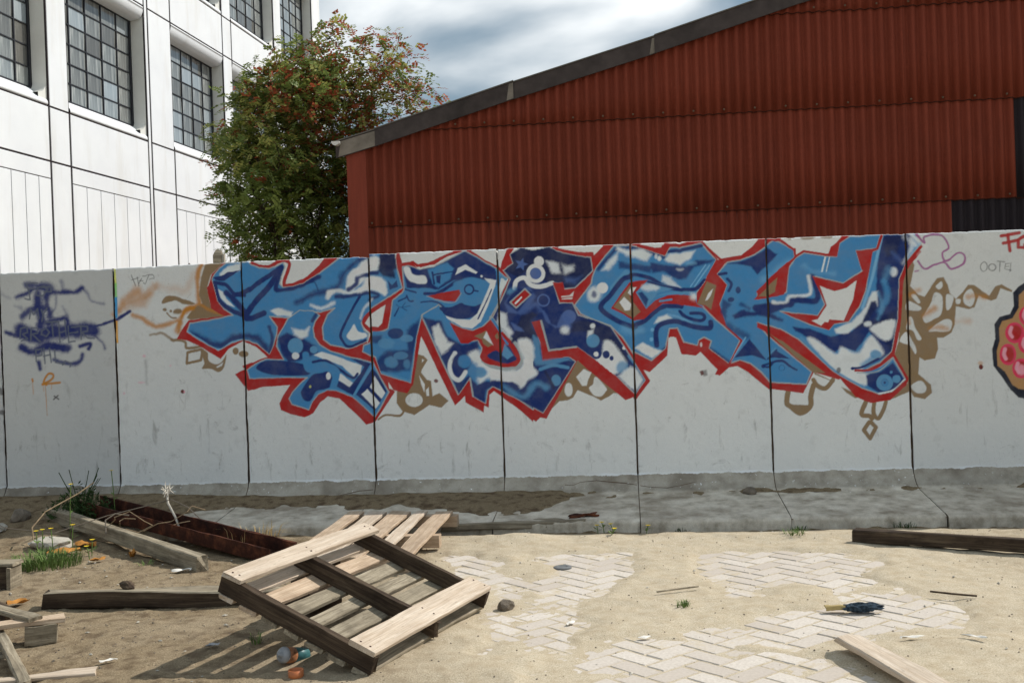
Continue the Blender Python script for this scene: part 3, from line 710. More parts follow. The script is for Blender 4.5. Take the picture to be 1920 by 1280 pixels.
('P','z',0.8,1,None,0,0,'-335 1992 -119 1986 -107 1981 -111 1864 -184 1907 -295 1982'),
('P','m',0.7,1,None,0,0,'-2194 1956 -2014 1962 -1992 1940 -1935 1915 -1854 1908 -1784 1926 -1743 1946 -1730 1912 -1762 1841 -1776 1785 -1751 1756 -1676 1759 -1595 1781 -1501 1830 -1396 1898 -1302 1964 -1080 1972 -1072 1990 -913 1990 -1079 1996 -873 1993 -860 1878 -822 1717 -941 1648 -1083 1562 -1055 1574 -1102 1531 -1150 1466 -1129 1410 -1096 1386 -1107 1331 -1191 1289 -1259 1275 -1395 1305 -1448 1348 -1453 1443 -1409 1537 -1350 1585 -1471 1556 -1522 1563 -1626 1561 -1719 1520 -1868 1542 -1808 1456 -1816 1400 -1848 1311 -1879 1251 -1924 1291 -1974 1332 -2037 1357 -2095 1367 -2177 1343 -2284 1292 -2432 1376 -2529 1445 -2504 1509 -2333 1529 -2157 1556 -2225 1606 -2275 1675 -2292 1755 -2315 1840 -2294 1879 -2248 1928'),
('S','s',0.6,0.9,None,1.2,2,'-2194 1956 -2014 1962 -1992 1940 -1935 1915 -1854 1908 -1784 1926 -1743 1946 -1730 1912 -1762 1841 -1776 1785 -1751 1756 -1676 1759 -1595 1781 -1501 1830 -1396 1898 -1302 1964 -1080 1972 -1072 1990 -913 1990 -1079 1996 -873 1993 -860 1878 -822 1717 -941 1648 -1083 1562 -1055 1574 -1102 1531 -1150 1466 -1129 1410 -1096 1386 -1107 1331 -1191 1289 -1259 1275 -1395 1305 -1448 1348 -1453 1443 -1409 1537 -1350 1585 -1471 1556 -1522 1563 -1626 1561 -1719 1520 -1868 1542 -1808 1456 -1816 1400 -1848 1311 -1879 1251 -1924 1291 -1974 1332 -2037 1357 -2095 1367 -2177 1343 -2284 1292 -2432 1376 -2529 1445 -2504 1509 -2333 1529 -2157 1556 -2225 1606 -2275 1675 -2292 1755 -2315 1840 -2294 1879 -2248 1928'),
('P','m',0.7,1,None,0,0,'-1719 1520 -1762 1449 -1805 1388 -1819 1310 -1766 1202 -1904 1214 -1998 1176 -2060 1133 -2042 1068 -1817 1069 -1587 1062 -1646 1014 -1706 954 -1737 904 -1715 859 -1585 816 -1554 877 -1506 931 -1430 962 -1362 955 -1239 907 -1151 826 -1069 746 -1015 828 -955 932 -1018 1045 -1070 1163 -1239 1207 -1397 1257 -1480 1310 -1518 1367 -1527 1435 -1508 1490 -1472 1533 -1522 1569 -1625 1578'),
('S','s',0.6,0.9,None,1.2,2,'-1719 1520 -1762 1449 -1805 1388 -1819 1310 -1766 1202 -1904 1214 -1998 1176 -2060 1133 -2042 1068 -1817 1069 -1587 1062 -1646 1014 -1706 954 -1737 904 -1715 859 -1585 816 -1554 877 -1506 931 -1430 962 -1362 955 -1239 907 -1151 826 -1069 746 -1015 828 -955 932 -1018 1045 -1070 1163 -1239 1207 -1397 1257 -1480 1310 -1518 1367 -1527 1435 -1508 1490 -1472 1533 -1522 1569 -1625 1578'),
('P','m',0.7,1,None,0,0,'-809 1705 -816 1876 -764 1883 -679 1851 -586 1865 -458 1918 -339 1976 -240 1926 -101 1836 -13 1751 -56 1676 -105 1554 -166 1454 -225 1400 -294 1376 -373 1394 -463 1442 -529 1536 -633 1528 -682 1501 -726 1349 -785 998 -1008 1073 -1050 1200 -1147 1247 -1137 1295 -1081 1316 -1066 1401 -979 1398 -943 1414 -920 1516 -901 1629 -823 1681'),
('S','s',0.6,0.9,None,1.2,2,'-809 1705 -816 1876 -764 1883 -679 1851 -586 1865 -458 1918 -339 1976 -240 1926 -101 1836 -13 1751 -56 1676 -105 1554 -166 1454 -225 1400 -294 1376 -373 1394 -463 1442 -529 1536 -633 1528 -682 1501 -726 1349 -785 998 -1008 1073 -1050 1200 -1147 1247 -1137 1295 -1081 1316 -1066 1401 -979 1398 -943 1414 -920 1516 -901 1629 -823 1681'),
('P','m',0.7,1,None,0,0,'-680 1507 -544 1582 -441 1430 -377 1292 -262 1299 -230 1242 -244 1186 -178 1116 -88 1090 26 1087 73 1142 156 1150 143 767 7 867 -94 921 -155 954 -196 924 -216 825 -312 882 -330 1018 -423 897 -542 1161 -669 1467'),
('S','s',0.6,0.9,None,1.2,2,'-680 1507 -544 1582 -441 1430 -377 1292 -262 1299 -230 1242 -244 1186 -178 1116 -88 1090 26 1087 73 1142 156 1150 143 767 7 867 -94 921 -155 954 -196 924 -216 825 -312 882 -330 1018 -423 897 -542 1161 -669 1467'),
('P','n',0.7,1,None,0,0,'-46 1822 29 1864 9 1933 90 1979 179 1954 304 1976 404 1930 515 1903 609 1891 623 1790 484 1666 406 1664 396 1709 323 1712 368 1559 463 1555 505 1464 621 1426 742 1371 858 1183 983 962 908 864 784 985 622 1124 480 1229 272 1203 247 1316 212 1424 166 1420 202 1306 247 1147 422 1155 471 1118 216 743 -89 915 -173 963 -168 1093 -67 1078 42 1086 72 1142 -46 1326 -156 1443 -71 1598 2 1747'),
('S','s',0.6,0.9,None,1.2,2,'-46 1822 29 1864 9 1933 90 1979 179 1954 304 1976 404 1930 515 1903 609 1891 623 1790 484 1666 406 1664 396 1709 323 1712 368 1559 463 1555 505 1464 621 1426 742 1371 858 1183 983 962 908 864 784 985 622 1124 480 1229 272 1203 247 1316 212 1424 166 1420 202 1306 247 1147 422 1155 471 1118 216 743 -89 915 -173 963 -168 1093 -67 1078 42 1086 72 1142 -46 1326 -156 1443 -71 1598 2 1747'),
('P','m',0.7,1,None,0,0,'645 1805 715 1892 785 1967 907 1966 910 1962 1056 1911 1162 1872 1199 1935 1301 1935 1424 1959 1531 1832 1449 1683 1383 1597 1432 1482 1517 1390 1686 1237 1603 1068 1461 1185 1478 1239 1425 1267 1386 1247 1375 1208 1278 1236 1233 1341 1174 1338 1140 1196 1034 1106 894 1185 902 1165 828 1285 742 1377 621 1426 522 1474 480 1538 608 1695 621 1751'),
('S','s',0.6,0.9,None,1.2,2,'645 1805 715 1892 785 1967 907 1966 910 1962 1056 1911 1162 1872 1199 1935 1301 1935 1424 1959 1531 1832 1449 1683 1383 1597 1432 1482 1517 1390 1686 1237 1603 1068 1461 1185 1478 1239 1425 1267 1386 1247 1375 1208 1278 1236 1233 1341 1174 1338 1140 1196 1034 1106 894 1185 902 1165 828 1285 742 1377 621 1426 522 1474 480 1538 608 1695 621 1751'),
('P','m',0.7,1,None,0,0,'1537 1729 1613 1814 1705 1823 1812 1859 1901 1919 1960 1963 1954 1960 2096 1882 2097 1829 1953 1706 1823 1589 1821 1532 1960 1559 2030 1569 2055 1753 2101 1816 2168 1854 2344 1821 2397 1819 2422 1917 2498 1962 2715 1965 2681 1868 2538 1861 2577 1713 2438 1623 2228 1683 2302 1475 2250 1394 1982 1436 2192 1332 2328 1289 2360 1330 2466 1342 2550 1453 2597 1566 2628 1743 2649 1844 2687 1861 2736 1967 2955 1967 2999 1892 2874 1745 2832 1646 2813 1355 2763 1121 2680 1041 2554 984 2679 1010 2773 1074 2855 915 2760 829 2673 810 2550 861 2355 981 2101 1233 1977 1308 1815 1361 1888 1259 2193 986 2153 898 1896 919 1897 918 1832 997 1757 1063 1681 1090 1608 1071 1700 1232 1592 1338 1552 1428 1545 1507 1603 1647'),
('S','s',0.6,0.9,None,1.2,2,'1537 1729 1613 1814 1705 1823 1812 1859 1901 1919 1960 1963 1954 1960 2096 1882 2097 1829 1953 1706 1823 1589 1821 1532 1960 1559 2030 1569 2055 1753 2101 1816 2168 1854 2344 1821 2397 1819 2422 1917 2498 1962 2715 1965 2681 1868 2538 1861 2577 1713 2438 1623 2228 1683 2302 1475 2250 1394 1982 1436 2192 1332 2328 1289 2360 1330 2466 1342 2550 1453 2597 1566 2628 1743 2649 1844 2687 1861 2736 1967 2955 1967 2999 1892 2874 1745 2832 1646 2813 1355 2763 1121 2680 1041 2554 984 2679 1010 2773 1074 2855 915 2760 829 2673 810 2550 861 2355 981 2101 1233 1977 1308 1815 1361 1888 1259 2193 986 2153 898 1896 919 1897 918 1832 997 1757 1063 1681 1090 1608 1071 1700 1232 1592 1338 1552 1428 1545 1507 1603 1647'),
('P','w',2.6,0.9,'T',0,0,'-2250 1883 -2189 1931 -2078 1954 -2086 1904 -2181 1857 -2250 1860'),
('P','n',1,1,'T',0,0,'-2309 1857 -2215 1870 -2191 1886 -2092 1899 -2181 1843 -2217 1822 -2286 1833'),
('S','n',1.2,1,'T',3.5,1,'-2296 1817 -2206 1791 -2139 1721 -2059 1706'),
('S','n',1.2,1,'T',4.5,1,'-2146 1710 -2046 1736 -1904 1824 -1756 1913'),
('S','n',1.4,1,'T',5.5,1,'-1762 1902 -1859 1772 -1956 1674 -2022 1598 -2054 1532 -1984 1538 -1908 1566'),
('S','n',2.3,1,'T',4,1,'-1757 1896 -1795 1803 -1803 1741 -1734 1739 -1618 1762 -1467 1829'),
('P','w',1.5,0.9,'T',0,0,'-2271 1765 -2232 1741 -2205 1684 -2143 1620 -2201 1639 -2251 1697'),
('S','n',1.2,1,'T',4,1,'-2293 1811 -2266 1686 -2184 1604 -2087 1558'),
('S','n',2.3,1,'T',5.5,1,'-2203 1729 -2119 1647 -2052 1566'),
('S','n',5.75,0.95,'T',5.5,1,'-2489 1423 -2294 1332 -2152 1384 -2059 1395 -1967 1372 -1895 1285'),
('S','l',0.8,0.8,'T',1.3,1,'-2524 1445 -2430 1382 -2284 1299 -2177 1347 -2095 1367'),
('S','n',2.3,0.9,'T',3.5,1,'-1871 1458 -1852 1368 -1879 1256'),
('P','w',2.6,0.9,'T',0,0,'-1866 1587 -1797 1601 -1683 1566 -1696 1528 -1799 1543'),
('S','n',5.75,0.9,'T',4.5,1,'-1646 1640 -1506 1696 -1380 1719 -1310 1761 -1272 1849 -1155 1944 -1063 1974'),
('P','w',3.25,0.95,'T',0,1,'-1254 1737 -1232 1847 -1152 1889 -1099 1936 -1047 1956 -974 1937 -1000 1860 -1091 1836 -1121 1782 -1174 1739 -1221 1708'),
('P','w',3.25,0.95,'T',0,1,'-1103 1814 -991 1799 -943 1714 -962 1665 -1017 1700 -1084 1719 -1210 1685 -1334 1707 -1393 1670 -1403 1715 -1311 1728 -1220 1711 -1117 1756'),
('P','d',3.45,0.95,'T',0,0,'-978 2003 -912 2001 -872 1966 -878 1800 -967 1820 -1006 1849'),
('S','n',2.3,0.95,'T',4,1,'-1237 1725 -1179 1762 -1160 1817 -1091 1836 -1012 1838'),
('S','n',2.3,0.95,'T',3.5,1,'-1336 1671 -1188 1679 -1085 1699 -1007 1666 -1076 1641'),
('S','w',3.9,0.9,'T',3,1,'-1538 1612 -1453 1588 -1360 1624'),
('S','w',3.9,0.9,'T',3.5,1,'-1404 1665 -1386 1703'),
('S','n',1,1,'T',2.5,1,'-1154 1666 -1244 1525 -1310 1394 -1302 1338 -1247 1289 -1121 1332'),
('P','w',1.5,0.95,'T',0,1,'-1205 1457 -1175 1400 -1119 1387 -1118 1356 -1217 1333 -1267 1368 -1231 1424'),
('S','w',2.6,0.7,'T',2.25,1,'-1059 1640 -1123 1576 -1154 1500'),
('S','n',1,0.6,'T',1.25,1,'-1560 1777 -1503 1786 -1476 1723'),
('P','n',3.45,1,'U',0,0,'-1806 1366 -1735 1408 -1599 1359 -1509 1300 -1500 1244 -1558 1223 -1639 1192 -1732 1179 -1787 1253'),
('P','w',3.9,0.9,'U',0,0,'-1699 1446 -1596 1426 -1555 1447 -1575 1381 -1622 1360 -1678 1390'),
('S','n',2.3,0.9,'U',3,1,'-1500 1540 -1531 1491'),
('P','q',1.5,1,'U',0,1,'-1610 1303 -1617 1277 -1634 1257 -1659 1246 -1685 1247 -1709 1260 -1725 1281 -1729 1308 -1722 1334 -1705 1354 -1680 1365 -1653 1364 -1630 1351 -1615 1329'),
('P','w',1,0.9,'U',0,1,'-1644 1228 -1647 1217 -1656 1208 -1667 1203 -1680 1203 -1691 1209 -1699 1219 -1701 1231 -1698 1242 -1689 1251 -1678 1256 -1665 1255 -1654 1250 -1646 1240'),
('P','q',1,1,'U',0,1,'-1498 1272 -1501 1259 -1510 1249 -1522 1244 -1535 1245 -1547 1251 -1555 1261 -1557 1274 -1554 1286 -1545 1296 -1533 1301 -1520 1301 -1508 1295 -1500 1284'),
('P','n',1.5,1,'U',0,1,'-1990 1145 -1904 1201 -1732 1190 -1584 1152 -1563 1089 -1701 1077 -1885 1097'),
('P','w',1.5,0.95,'U',0,0,'-1529 1231 -1465 1256 -1353 1217 -1156 1141 -1170 1077 -1216 1051 -1310 1143 -1422 1186'),
('S','n',1,1,'U',2.5,1,'-1537 1178 -1434 1186 -1333 1116 -1233 1051 -1193 1078'),
('P','n',1.2,1,'U',0,0,'-1245 1202 -1088 1158 -1236 918 -1367 988 -1353 1038 -1253 985 -1173 1077 -1140 1132'),
('P','w',1.5,0.95,'U',0,0,'-1364 1072 -1323 1084 -1233 1012 -1259 982 -1348 1036'),
('P','n',1.5,1,'U',0,1,'-1627 979 -1540 1083 -1425 1102 -1388 1039 -1424 973 -1517 954 -1565 886 -1614 887 -1640 935'),
('S','m',1.5,1,'U',6.5,1,'-1592 1236 -1579 1135 -1505 1116 -1413 1135 -1357 1094 -1384 989'),
('P','w',1,0.95,'U',0,1,'-1401 1067 -1404 1054 -1410 1044 -1418 1039 -1426 1039 -1434 1045 -1439 1055 -1440 1068 -1438 1080 -1432 1090 -1424 1096 -1415 1095 -1408 1089 -1403 1079'),
('S','q',0.8,1,'U',1.75,0,'-1071 1150 -1225 921'),
('P','n',0.8,1,'U',0,0,'-1078 1119 -1210 920 -1067 796 -971 938 -1029 1056'),
('P','w',1,0.95,'U',0,0,'-1061 1057 -983 925 -1013 881 -1100 977'),
('P','w',1,0.95,'U',0,0,'-1121 962 -1028 851 -1061 809 -1168 921'),
('S','q',1,0.8,'U',2.25,1,'-1579 819 -1554 879 -1506 933 -1430 965 -1362 957 -1239 909 -1151 828 -1069 749'),
('S','q',1,0.7,'U',2,1,'-2048 1068 -1817 1071 -1610 1065'),
('P','w',3.9,0.9,'T',0,1,'-1165 1879 -1116 1934 -1022 1967 -989 1906 -1084 1864 -1167 1822'),
('P','w',3.9,0.9,'T',0,1,'-1110 1786 -1039 1817 -959 1780 -948 1688 -1020 1696 -1101 1717 -1172 1696'),
('P','d',3.45,1,'T',0,0,'-986 1992 -870 1992 -851 1866 -933 1853 -990 1889'),
('P','n',1,0.9,'T',0,0,'-930 1778 -900 1743 -864 1778 -856 1728 -921 1710'),
('P','n',1.5,1,'R',0,0,'-811 1865 -764 1879 -679 1848 -563 1866 -330 1972 -101 1830 -102 1712 -155 1748 -223 1762 -291 1776 -429 1759 -546 1695 -649 1710 -787 1716'),
('P','m',2.3,1,'R',0,0,'-621 1846 -470 1896 -420 1849 -452 1769 -546 1712 -590 1742'),
('P','w',1.5,0.95,'R',0,1,'-808 1865 -764 1872 -735 1816 -646 1801 -639 1742 -740 1757 -785 1795'),
('S','n',0.8,1,'R',1.5,1,'-587 1827 -577 1742'),
('P','n',1,1,'R',0,0,'-560 1798 -524 1803 -531 1738 -556 1750'),
('S','n',0.8,1,'R',1.25,1,'-576 1810 -432 1824'),
('S','n',1.5,1,'R',3,1,'-651 1667 -547 1672 -418 1741 -360 1765'),
('P','m',2.3,1,'R',0,1,'-430 1725 -360 1762 -280 1775 -230 1739 -222 1626 -253 1559 -321 1573 -377 1609'),
('P','w',1,0.95,'R',0,0,'-414 1798 -392 1848 -333 1876 -242 1813 -256 1801 -335 1834'),
('P','w',0.7,0.9,'R',0,1,'-204 1784 -205 1780 -208 1777 -212 1775 -216 1775 -219 1777 -222 1780 -222 1784 -221 1788 -219 1791 -215 1793 -211 1793 -207 1791 -205 1787'),
('S','n',0.7,1,'R',1.6,3,'-277 1685 -283 1667 -297 1655 -315 1652 -333 1659 -344 1674 -345 1693 -337 1709 -321 1719 -302 1719 -286 1709 -278 1693'),
('S','n',0.7,1,'R',1.5,1,'-278 1676 -244 1670'),
('P','n',1.2,1,'R',0,1,'-542 1559 -459 1558 -378 1587 -344 1572 -276 1558 -224 1572 -255 1503 -325 1469 -428 1470 -496 1498'),
('P','w',1.2,0.97,'R',0,0,'-191 1769 -104 1746 -114 1701 -174 1556 -232 1440 -299 1389 -373 1403 -485 1472 -505 1495 -417 1467 -314 1457 -255 1501 -206 1603 -151 1723'),
('S','n',0.7,1,'R',1.25,1,'-141 1679 -196 1569 -251 1463'),
('P','w',1,0.9,'R',0,0,'-90 1677 -66 1764 -10 1749 -68 1654 -98 1593'),
('S','q',1,1,'R',2,1,'-101 1825 -30 1752'),
('P','r',0.8,1,None,0,0,'-638 1648 -524 1669 -384 1687 -378 1655 -423 1597 -503 1607'),
('S','s',0.7,0.7,None,1,1,'-638 1648 -504 1600 -421 1595 -373 1660'),
('S','n',1,0.9,'R',1.5,1,'-682 1604 -572 1605 -511 1563'),
('S','n',1,0.9,'R',1.5,1,'-799 1705 -719 1679'),
('S','n',0.9,0.9,'R',1.5,1,'-855 1618 -796 1642 -790 1657 -774 1619 -743 1614'),
('S','n',1,0.9,'R',1.5,1,'-890 1509 -857 1565'),
('S','n',1,0.6,'R',1,1,'-803 1603 -827 1569 -794 1545'),
('S','n',1,0.5,'R',1,1,'-871 1594 -839 1570 -769 1579'),
('P','n',4.6,0.9,'R',0,0,'-799 1397 -686 1484 -714 1349 -759 1168 -787 1089 -1019 1079 -1063 1155 -955 1243 -804 1250'),
('P','n',3.45,0.8,'R',0,0,'-1073 1361 -998 1359 -1011 1302 -1081 1316'),
('P','n',1.5,0.9,'R',0,1,'-826 1373 -833 1356 -850 1342 -875 1335 -902 1336 -926 1345 -942 1360 -947 1378 -940 1395 -923 1409 -898 1416 -871 1415 -847 1406 -831 1391'),
('P','q',1.2,0.85,'R',0,1,'-753 1332 -758 1320 -772 1311 -792 1307 -813 1307 -833 1314 -846 1324 -850 1336 -844 1347 -830 1356 -811 1361 -789 1360 -770 1354 -757 1344'),
('P','q',1.5,0.8,'R',0,1,'-892 1298 -899 1281 -918 1269 -946 1262 -976 1263 -1002 1272 -1020 1286 -1026 1303 -1019 1320 -999 1332 -972 1339 -942 1337 -915 1329 -897 1315'),
('P','q',1.5,0.7,'R',0,1,'-797 1204 -803 1191 -819 1181 -841 1176 -866 1177 -888 1184 -903 1194 -908 1208 -902 1220 -886 1230 -863 1235 -838 1234 -816 1227 -801 1216'),
('P','q',2.6,0.8,'R',0,1,'-878 1158 -884 1139 -899 1123 -920 1115 -942 1116 -963 1126 -976 1142 -980 1162 -974 1182 -959 1197 -938 1205 -916 1204 -896 1194 -882 1178'),
('P','m',2.3,0.8,'R',0,1,'-800 1278 -806 1264 -822 1254 -844 1248 -869 1249 -891 1256 -906 1268 -911 1282 -905 1295 -889 1306 -866 1311 -841 1310 -819 1303 -805 1291'),
('P','q',2.6,0.7,'R',0,1,'-783 1135 -786 1119 -794 1107 -804 1100 -816 1100 -825 1108 -832 1121 -834 1137 -831 1153 -823 1165 -813 1171 -801 1171 -791 1163 -785 1150'),
('S','q',0.9,0.9,'R',2.5,1,'-1005 1082 -904 1047 -784 1005'),
('S','q',0.8,0.9,'R',1.75,1,'-788 1005 -736 1281 -687 1485'),
('P','n',3.45,1,'L',0,0,'-669 1484 -532 1456 -490 1341 -378 1269 -262 1299 -249 1197 -302 1154 -363 1042 -414 908 -542 1173'),
('P','w',3.9,0.95,'L',0,0,'-605 1408 -555 1434 -521 1365 -492 1296 -446 1283 -494 1228 -541 1201 -589 1299'),
('S','n',0.8,1,'L',1.25,1,'-542 1178 -430 1251'),
('S','n',0.8,1,'L',1.25,1,'-520 1155 -419 1228'),
('S','w',1.5,0.95,'L',4,1,'-437 1209 -480 1125 -464 1040 -410 1007 -360 1065'),
('P','w',5.2,0.95,'L',0,1,'-335 1189 -265 1226 -211 1151 -155 1104 25 1053 85 1164 77 1265 161 1296 184 1082 103 1028 77 938 22 968 -91 983 -193 1009 -251 965 -272 1017 -202 1060 -269 1107'),
('P','n',2.3,1,'L',0,1,'-331 1143 -338 1119 -356 1100 -382 1089 -410 1090 -435 1102 -451 1123 -457 1148 -449 1172 -431 1191 -405 1201 -377 1200 -352 1188 -336 1167'),
('P','m',2.3,0.9,'L',0,1,'-315 1143 -321 1121 -335 1104 -356 1095 -378 1096 -398 1107 -411 1124 -415 1146 -409 1168 -395 1185 -374 1193 -352 1192 -332 1182 -319 1164'),
('P','q',2.6,0.9,'L',0,1,'-201 1058 -206 1040 -218 1026 -235 1019 -253 1019 -269 1028 -280 1043 -283 1060 -279 1078 -267 1092 -250 1099 -231 1098 -215 1089 -205 1075'),
('P','m',2.3,0.8,'L',0,1,'-277 1062 -280 1048 -290 1036 -304 1030 -320 1030 -333 1037 -342 1050 -345 1065 -341 1079 -331 1091 -317 1097 -302 1096 -288 1089 -279 1077'),
('P','n',2.88,1,'L',0,0,'-447 943 -340 1041 -274 966 -205 998 -91 980 54 911 151 1004 143 779 7 867 -161 951 -207 924 -220 825 -312 882 -330 1018 -414 902'),
('S','q',3.9,0.8,'L',3.5,1,'-92 960 19 904 65 916 149 959'),
('S','s',0.7,0.95,'L',1.6,0,'-669 1467 -542 1161 -423 897'),
('S','s',0.7,0.9,None,1.5,0,'-327 1018 -309 882'),
('S','r',0.8,1,None,4,3,'-960 1603 -1072 1544 -1127 1478 -1094 1421 -1007 1414 -965 1449 -937 1585'),
('P','z',0.9,1,None,0,0,'-1122 1464 -1087 1516 -956 1597 -988 1455 -1018 1428 -1088 1435'),
('P','r',0.9,1,None,0,0,'-472 1445 -373 1394 -294 1373 -201 1410 -154 1454 -95 1373 -79 1282 -62 1236 -106 1202 -163 1217 -208 1218 -229 1276 -262 1316 -332 1279 -389 1283'),
('P','t',1,1,None,0,0,'-286 1334 -226 1355 -196 1376 -180 1308 -147 1262 -184 1249 -218 1275 -228 1307'),
('P','w',1,0.9,None,0,0,'-216 1321 -191 1371 -168 1319 -141 1259 -183 1294'),
('P','t',0.8,1,None,0,0,'-130 1329 -107 1356 -97 1316 -114 1300'),
('S','s',1,1,None,3,1,'-228 1146 -150 1098 3 1074 71 1142 32 1256 -78 1372 -154 1471'),
('P','n',1.2,1,None,0,1,'-192 1184 -128 1221 -84 1203 -36 1258 12 1183 28 1143 -41 1120 -131 1142'),
('P','q',1.5,1,None,0,0,'-82 1186 -56 1270 9 1177 -40 1151'),
('S','m',1,1,None,2.5,1,'-143 1454 -78 1350 -36 1269'),
('S','r',0.8,1,None,3,1,'-206 1224 -235 1174 -186 1133 -64 1110 18 1112 45 1154 9 1243 -73 1349'),
('P','d',1.5,1,'A',0,0,'-41 1816 29 1864 9 1933 90 1974 304 1974 403 1927 606 1885 617 1795 484 1675 406 1669 385 1715 262 1726 141 1815 60 1762'),
('P','v',1,1,'A',0,0,'107 1905 109 1869 143 1856 110 1843 108 1807 84 1835 49 1826 69 1856 49 1886 84 1878'),
('S','w',1,0.97,'A',4,1,'34 1678 50 1734 110 1754 154 1702 226 1685 317 1709'),
('S','w',0.8,0.97,'A',3.75,3,'252 1782 243 1753 220 1733 190 1729 161 1740 143 1765 141 1796 154 1823 180 1839 211 1838 237 1822 251 1795'),
('P','v',0.8,1,'A',0,1,'239 1783 234 1764 221 1750 204 1742 185 1743 168 1752 157 1768 153 1786 158 1805 171 1819 188 1826 207 1825 224 1816 235 1801'),
('P','w',1,0.97,'A',0,1,'261 1872 257 1855 246 1842 231 1836 214 1836 199 1844 190 1858 187 1875 191 1891 202 1904 217 1911 234 1910 248 1902 258 1888'),
('P','w',3.9,0.9,'A',0,0,'276 1877 373 1861 387 1777 320 1783'),
('P','w',5.2,0.85,'A',0,0,'392 1852 479 1829 477 1795 420 1768 404 1776'),
('P','v',5.75,0.7,'A',0,0,'408 1748 487 1745 543 1754 485 1700 418 1708'),
('P','v',3.45,0.8,'A',0,0,'-49 1574 40 1678 147 1679 190 1610 130 1523 72 1480 -17 1505'),
('P','n',2.3,1,'A',0,0,'-38 1574 57 1694 169 1645 50 1503'),
('P','r',0.8,1,None,0,0,'-4 1575 111 1672 154 1627 40 1532'),
('S','s',0.7,0.95,None,1.3,2,'-4 1575 111 1672 154 1627 40 1532'),
('S','w',0.7,0.95,None,1.6,1,'36 1566 82 1609'),
('S','q',3.9,0.8,'A',3,1,'-12 1652 34 1673'),
('S','v',0.8,1,'A',1.5,3,'290 1581 283 1559 266 1544 243 1540 221 1549 207 1568 206 1591 216 1611 236 1623 259 1623 279 1611 289 1591'),
('S','v',4.6,0.8,'A',4,1,'107 1501 188 1554 220 1508'),
('P','r',0.9,1,None,0,0,'320 1713 398 1712 408 1658 484 1664 464 1572 371 1568'),
('P','z',1,0.9,None,0,0,'381 1609 443 1612 478 1642 464 1583 386 1583'),
('S','r',0.8,1,None,1,1,'381 1594 465 1600'),
('P','d',2.3,1,'A',0,0,'72 1468 163 1499 202 1475 139 1432 159 1364 219 1317 122 1292 43 1300 -15 1257 22 1346'),
('P','v',2.3,0.9,'A',0,0,'2 1420 74 1378 93 1353 23 1366'),
('P','w',3.9,0.9,'A',0,0,'-85 1508 -41 1495 -32 1404 11 1347 -18 1319 -78 1384 -111 1441'),
('P','r',0.8,1,None,0,0,'152 1423 220 1436 271 1200 480 1232 731 1044 911 847 834 820 618 1006 466 1146 399 1156 224 1123 212 1272'),
('S','s',0.8,0.95,None,1.8,0,'224 1429 277 1207 480 1227'),
('P','v',2.3,0.8,'A',0,0,'221 1519 262 1428 328 1369 452 1399 477 1465 434 1500 376 1469 340 1391 295 1404 254 1507'),
('P','v',1.5,1,'A',0,1,'486 1453 480 1432 465 1416 444 1407 421 1408 401 1418 387 1436 383 1458 389 1479 404 1495 425 1504 448 1503 468 1492 482 1474'),
('P','v',2.3,0.9,'A',0,1,'465 1392 460 1378 448 1367 432 1361 414 1362 398 1369 387 1381 384 1396 389 1410 400 1421 417 1427 435 1426 451 1419 461 1407'),
('P','w',4.55,0.9,'A',0,1,'426 1355 423 1341 414 1330 401 1325 387 1325 374 1332 366 1343 364 1357 367 1371 376 1381 389 1387 403 1386 416 1379 424 1368'),
('P','d',3.45,0.9,'A',0,0,'452 1399 543 1431 632 1409 731 1366 805 1252 862 1138 849 1083 759 1209 650 1280 562 1339 451 1343'),
('P','w',1.5,0.9,'A',0,1,'629 1379 626 1370 620 1363 612 1360 603 1360 595 1364 590 1372 588 1380 591 1389 597 1396 605 1399 614 1399 622 1395 627 1387'),
('P','w',2.6,0.9,'A',0,0,'572 1344 619 1359 588 1282 566 1283'),
('P','q',1.5,0.95,'A',0,1,'656 1266 650 1245 636 1228 616 1219 594 1220 575 1230 562 1248 558 1270 564 1291 578 1308 598 1316 620 1315 639 1305 652 1287'),
('P','w',3.9,0.97,'A',0,1,'688 1267 749 1254 813 1162 849 1083 809 1040 730 1020 622 1124 668 1167'),
('S','n',0.8,1,'A',1.75,3,'660 1170 655 1153 642 1142 626 1140 610 1146 600 1160 599 1177 606 1192 621 1201 638 1201 652 1192 660 1177'),
('P','w',0.8,1,'A',0,1,'646 1168 644 1160 638 1153 630 1150 622 1150 615 1154 610 1161 608 1169 610 1177 616 1184 624 1187 632 1187 639 1183 644 1176'),
('P','n',0.9,1,'A',0,1,'728 1163 725 1150 717 1141 706 1135 694 1136 684 1142 677 1152 675 1165 678 1177 686 1187 697 1192 709 1192 719 1186 726 1175'),
('P','n',0.8,1,'A',0,1,'756 1135 754 1127 750 1121 743 1118 737 1118 730 1122 726 1129 725 1136 727 1144 732 1150 738 1153 745 1153 751 1149 755 1143'),
('P','q',3.9,0.8,'A',0,1,'867 1060 862 1041 848 1026 829 1018 808 1019 790 1028 778 1044 774 1063 779 1083 793 1098 812 1106 833 1105 851 1095 863 1079'),
('P','w',3.9,0.95,'A',0,0,'785 1001 876 1071 915 1059 975 968 914 878 839 944'),
('S','q',1.5,0.9,'A',2,1,'868 1149 978 962 908 869'),
('P','w',0.8,0.9,'A',0,1,'850 1208 848 1202 844 1198 839 1195 833 1196 828 1198 824 1203 823 1209 825 1215 829 1219 834 1222 840 1221 845 1219 849 1214'),
('P','q',3.25,0.8,'A',0,0,'163 1319 204 1295 224 1137 422 1153 449 1120 307 1095 172 1099 146 1162'),
('P','n',2.3,1,'A',0,0,'-172 997 -2 980 41 917 99 960 170 1026 205 1070 421 1130 465 1112 216 743 -84 918'),
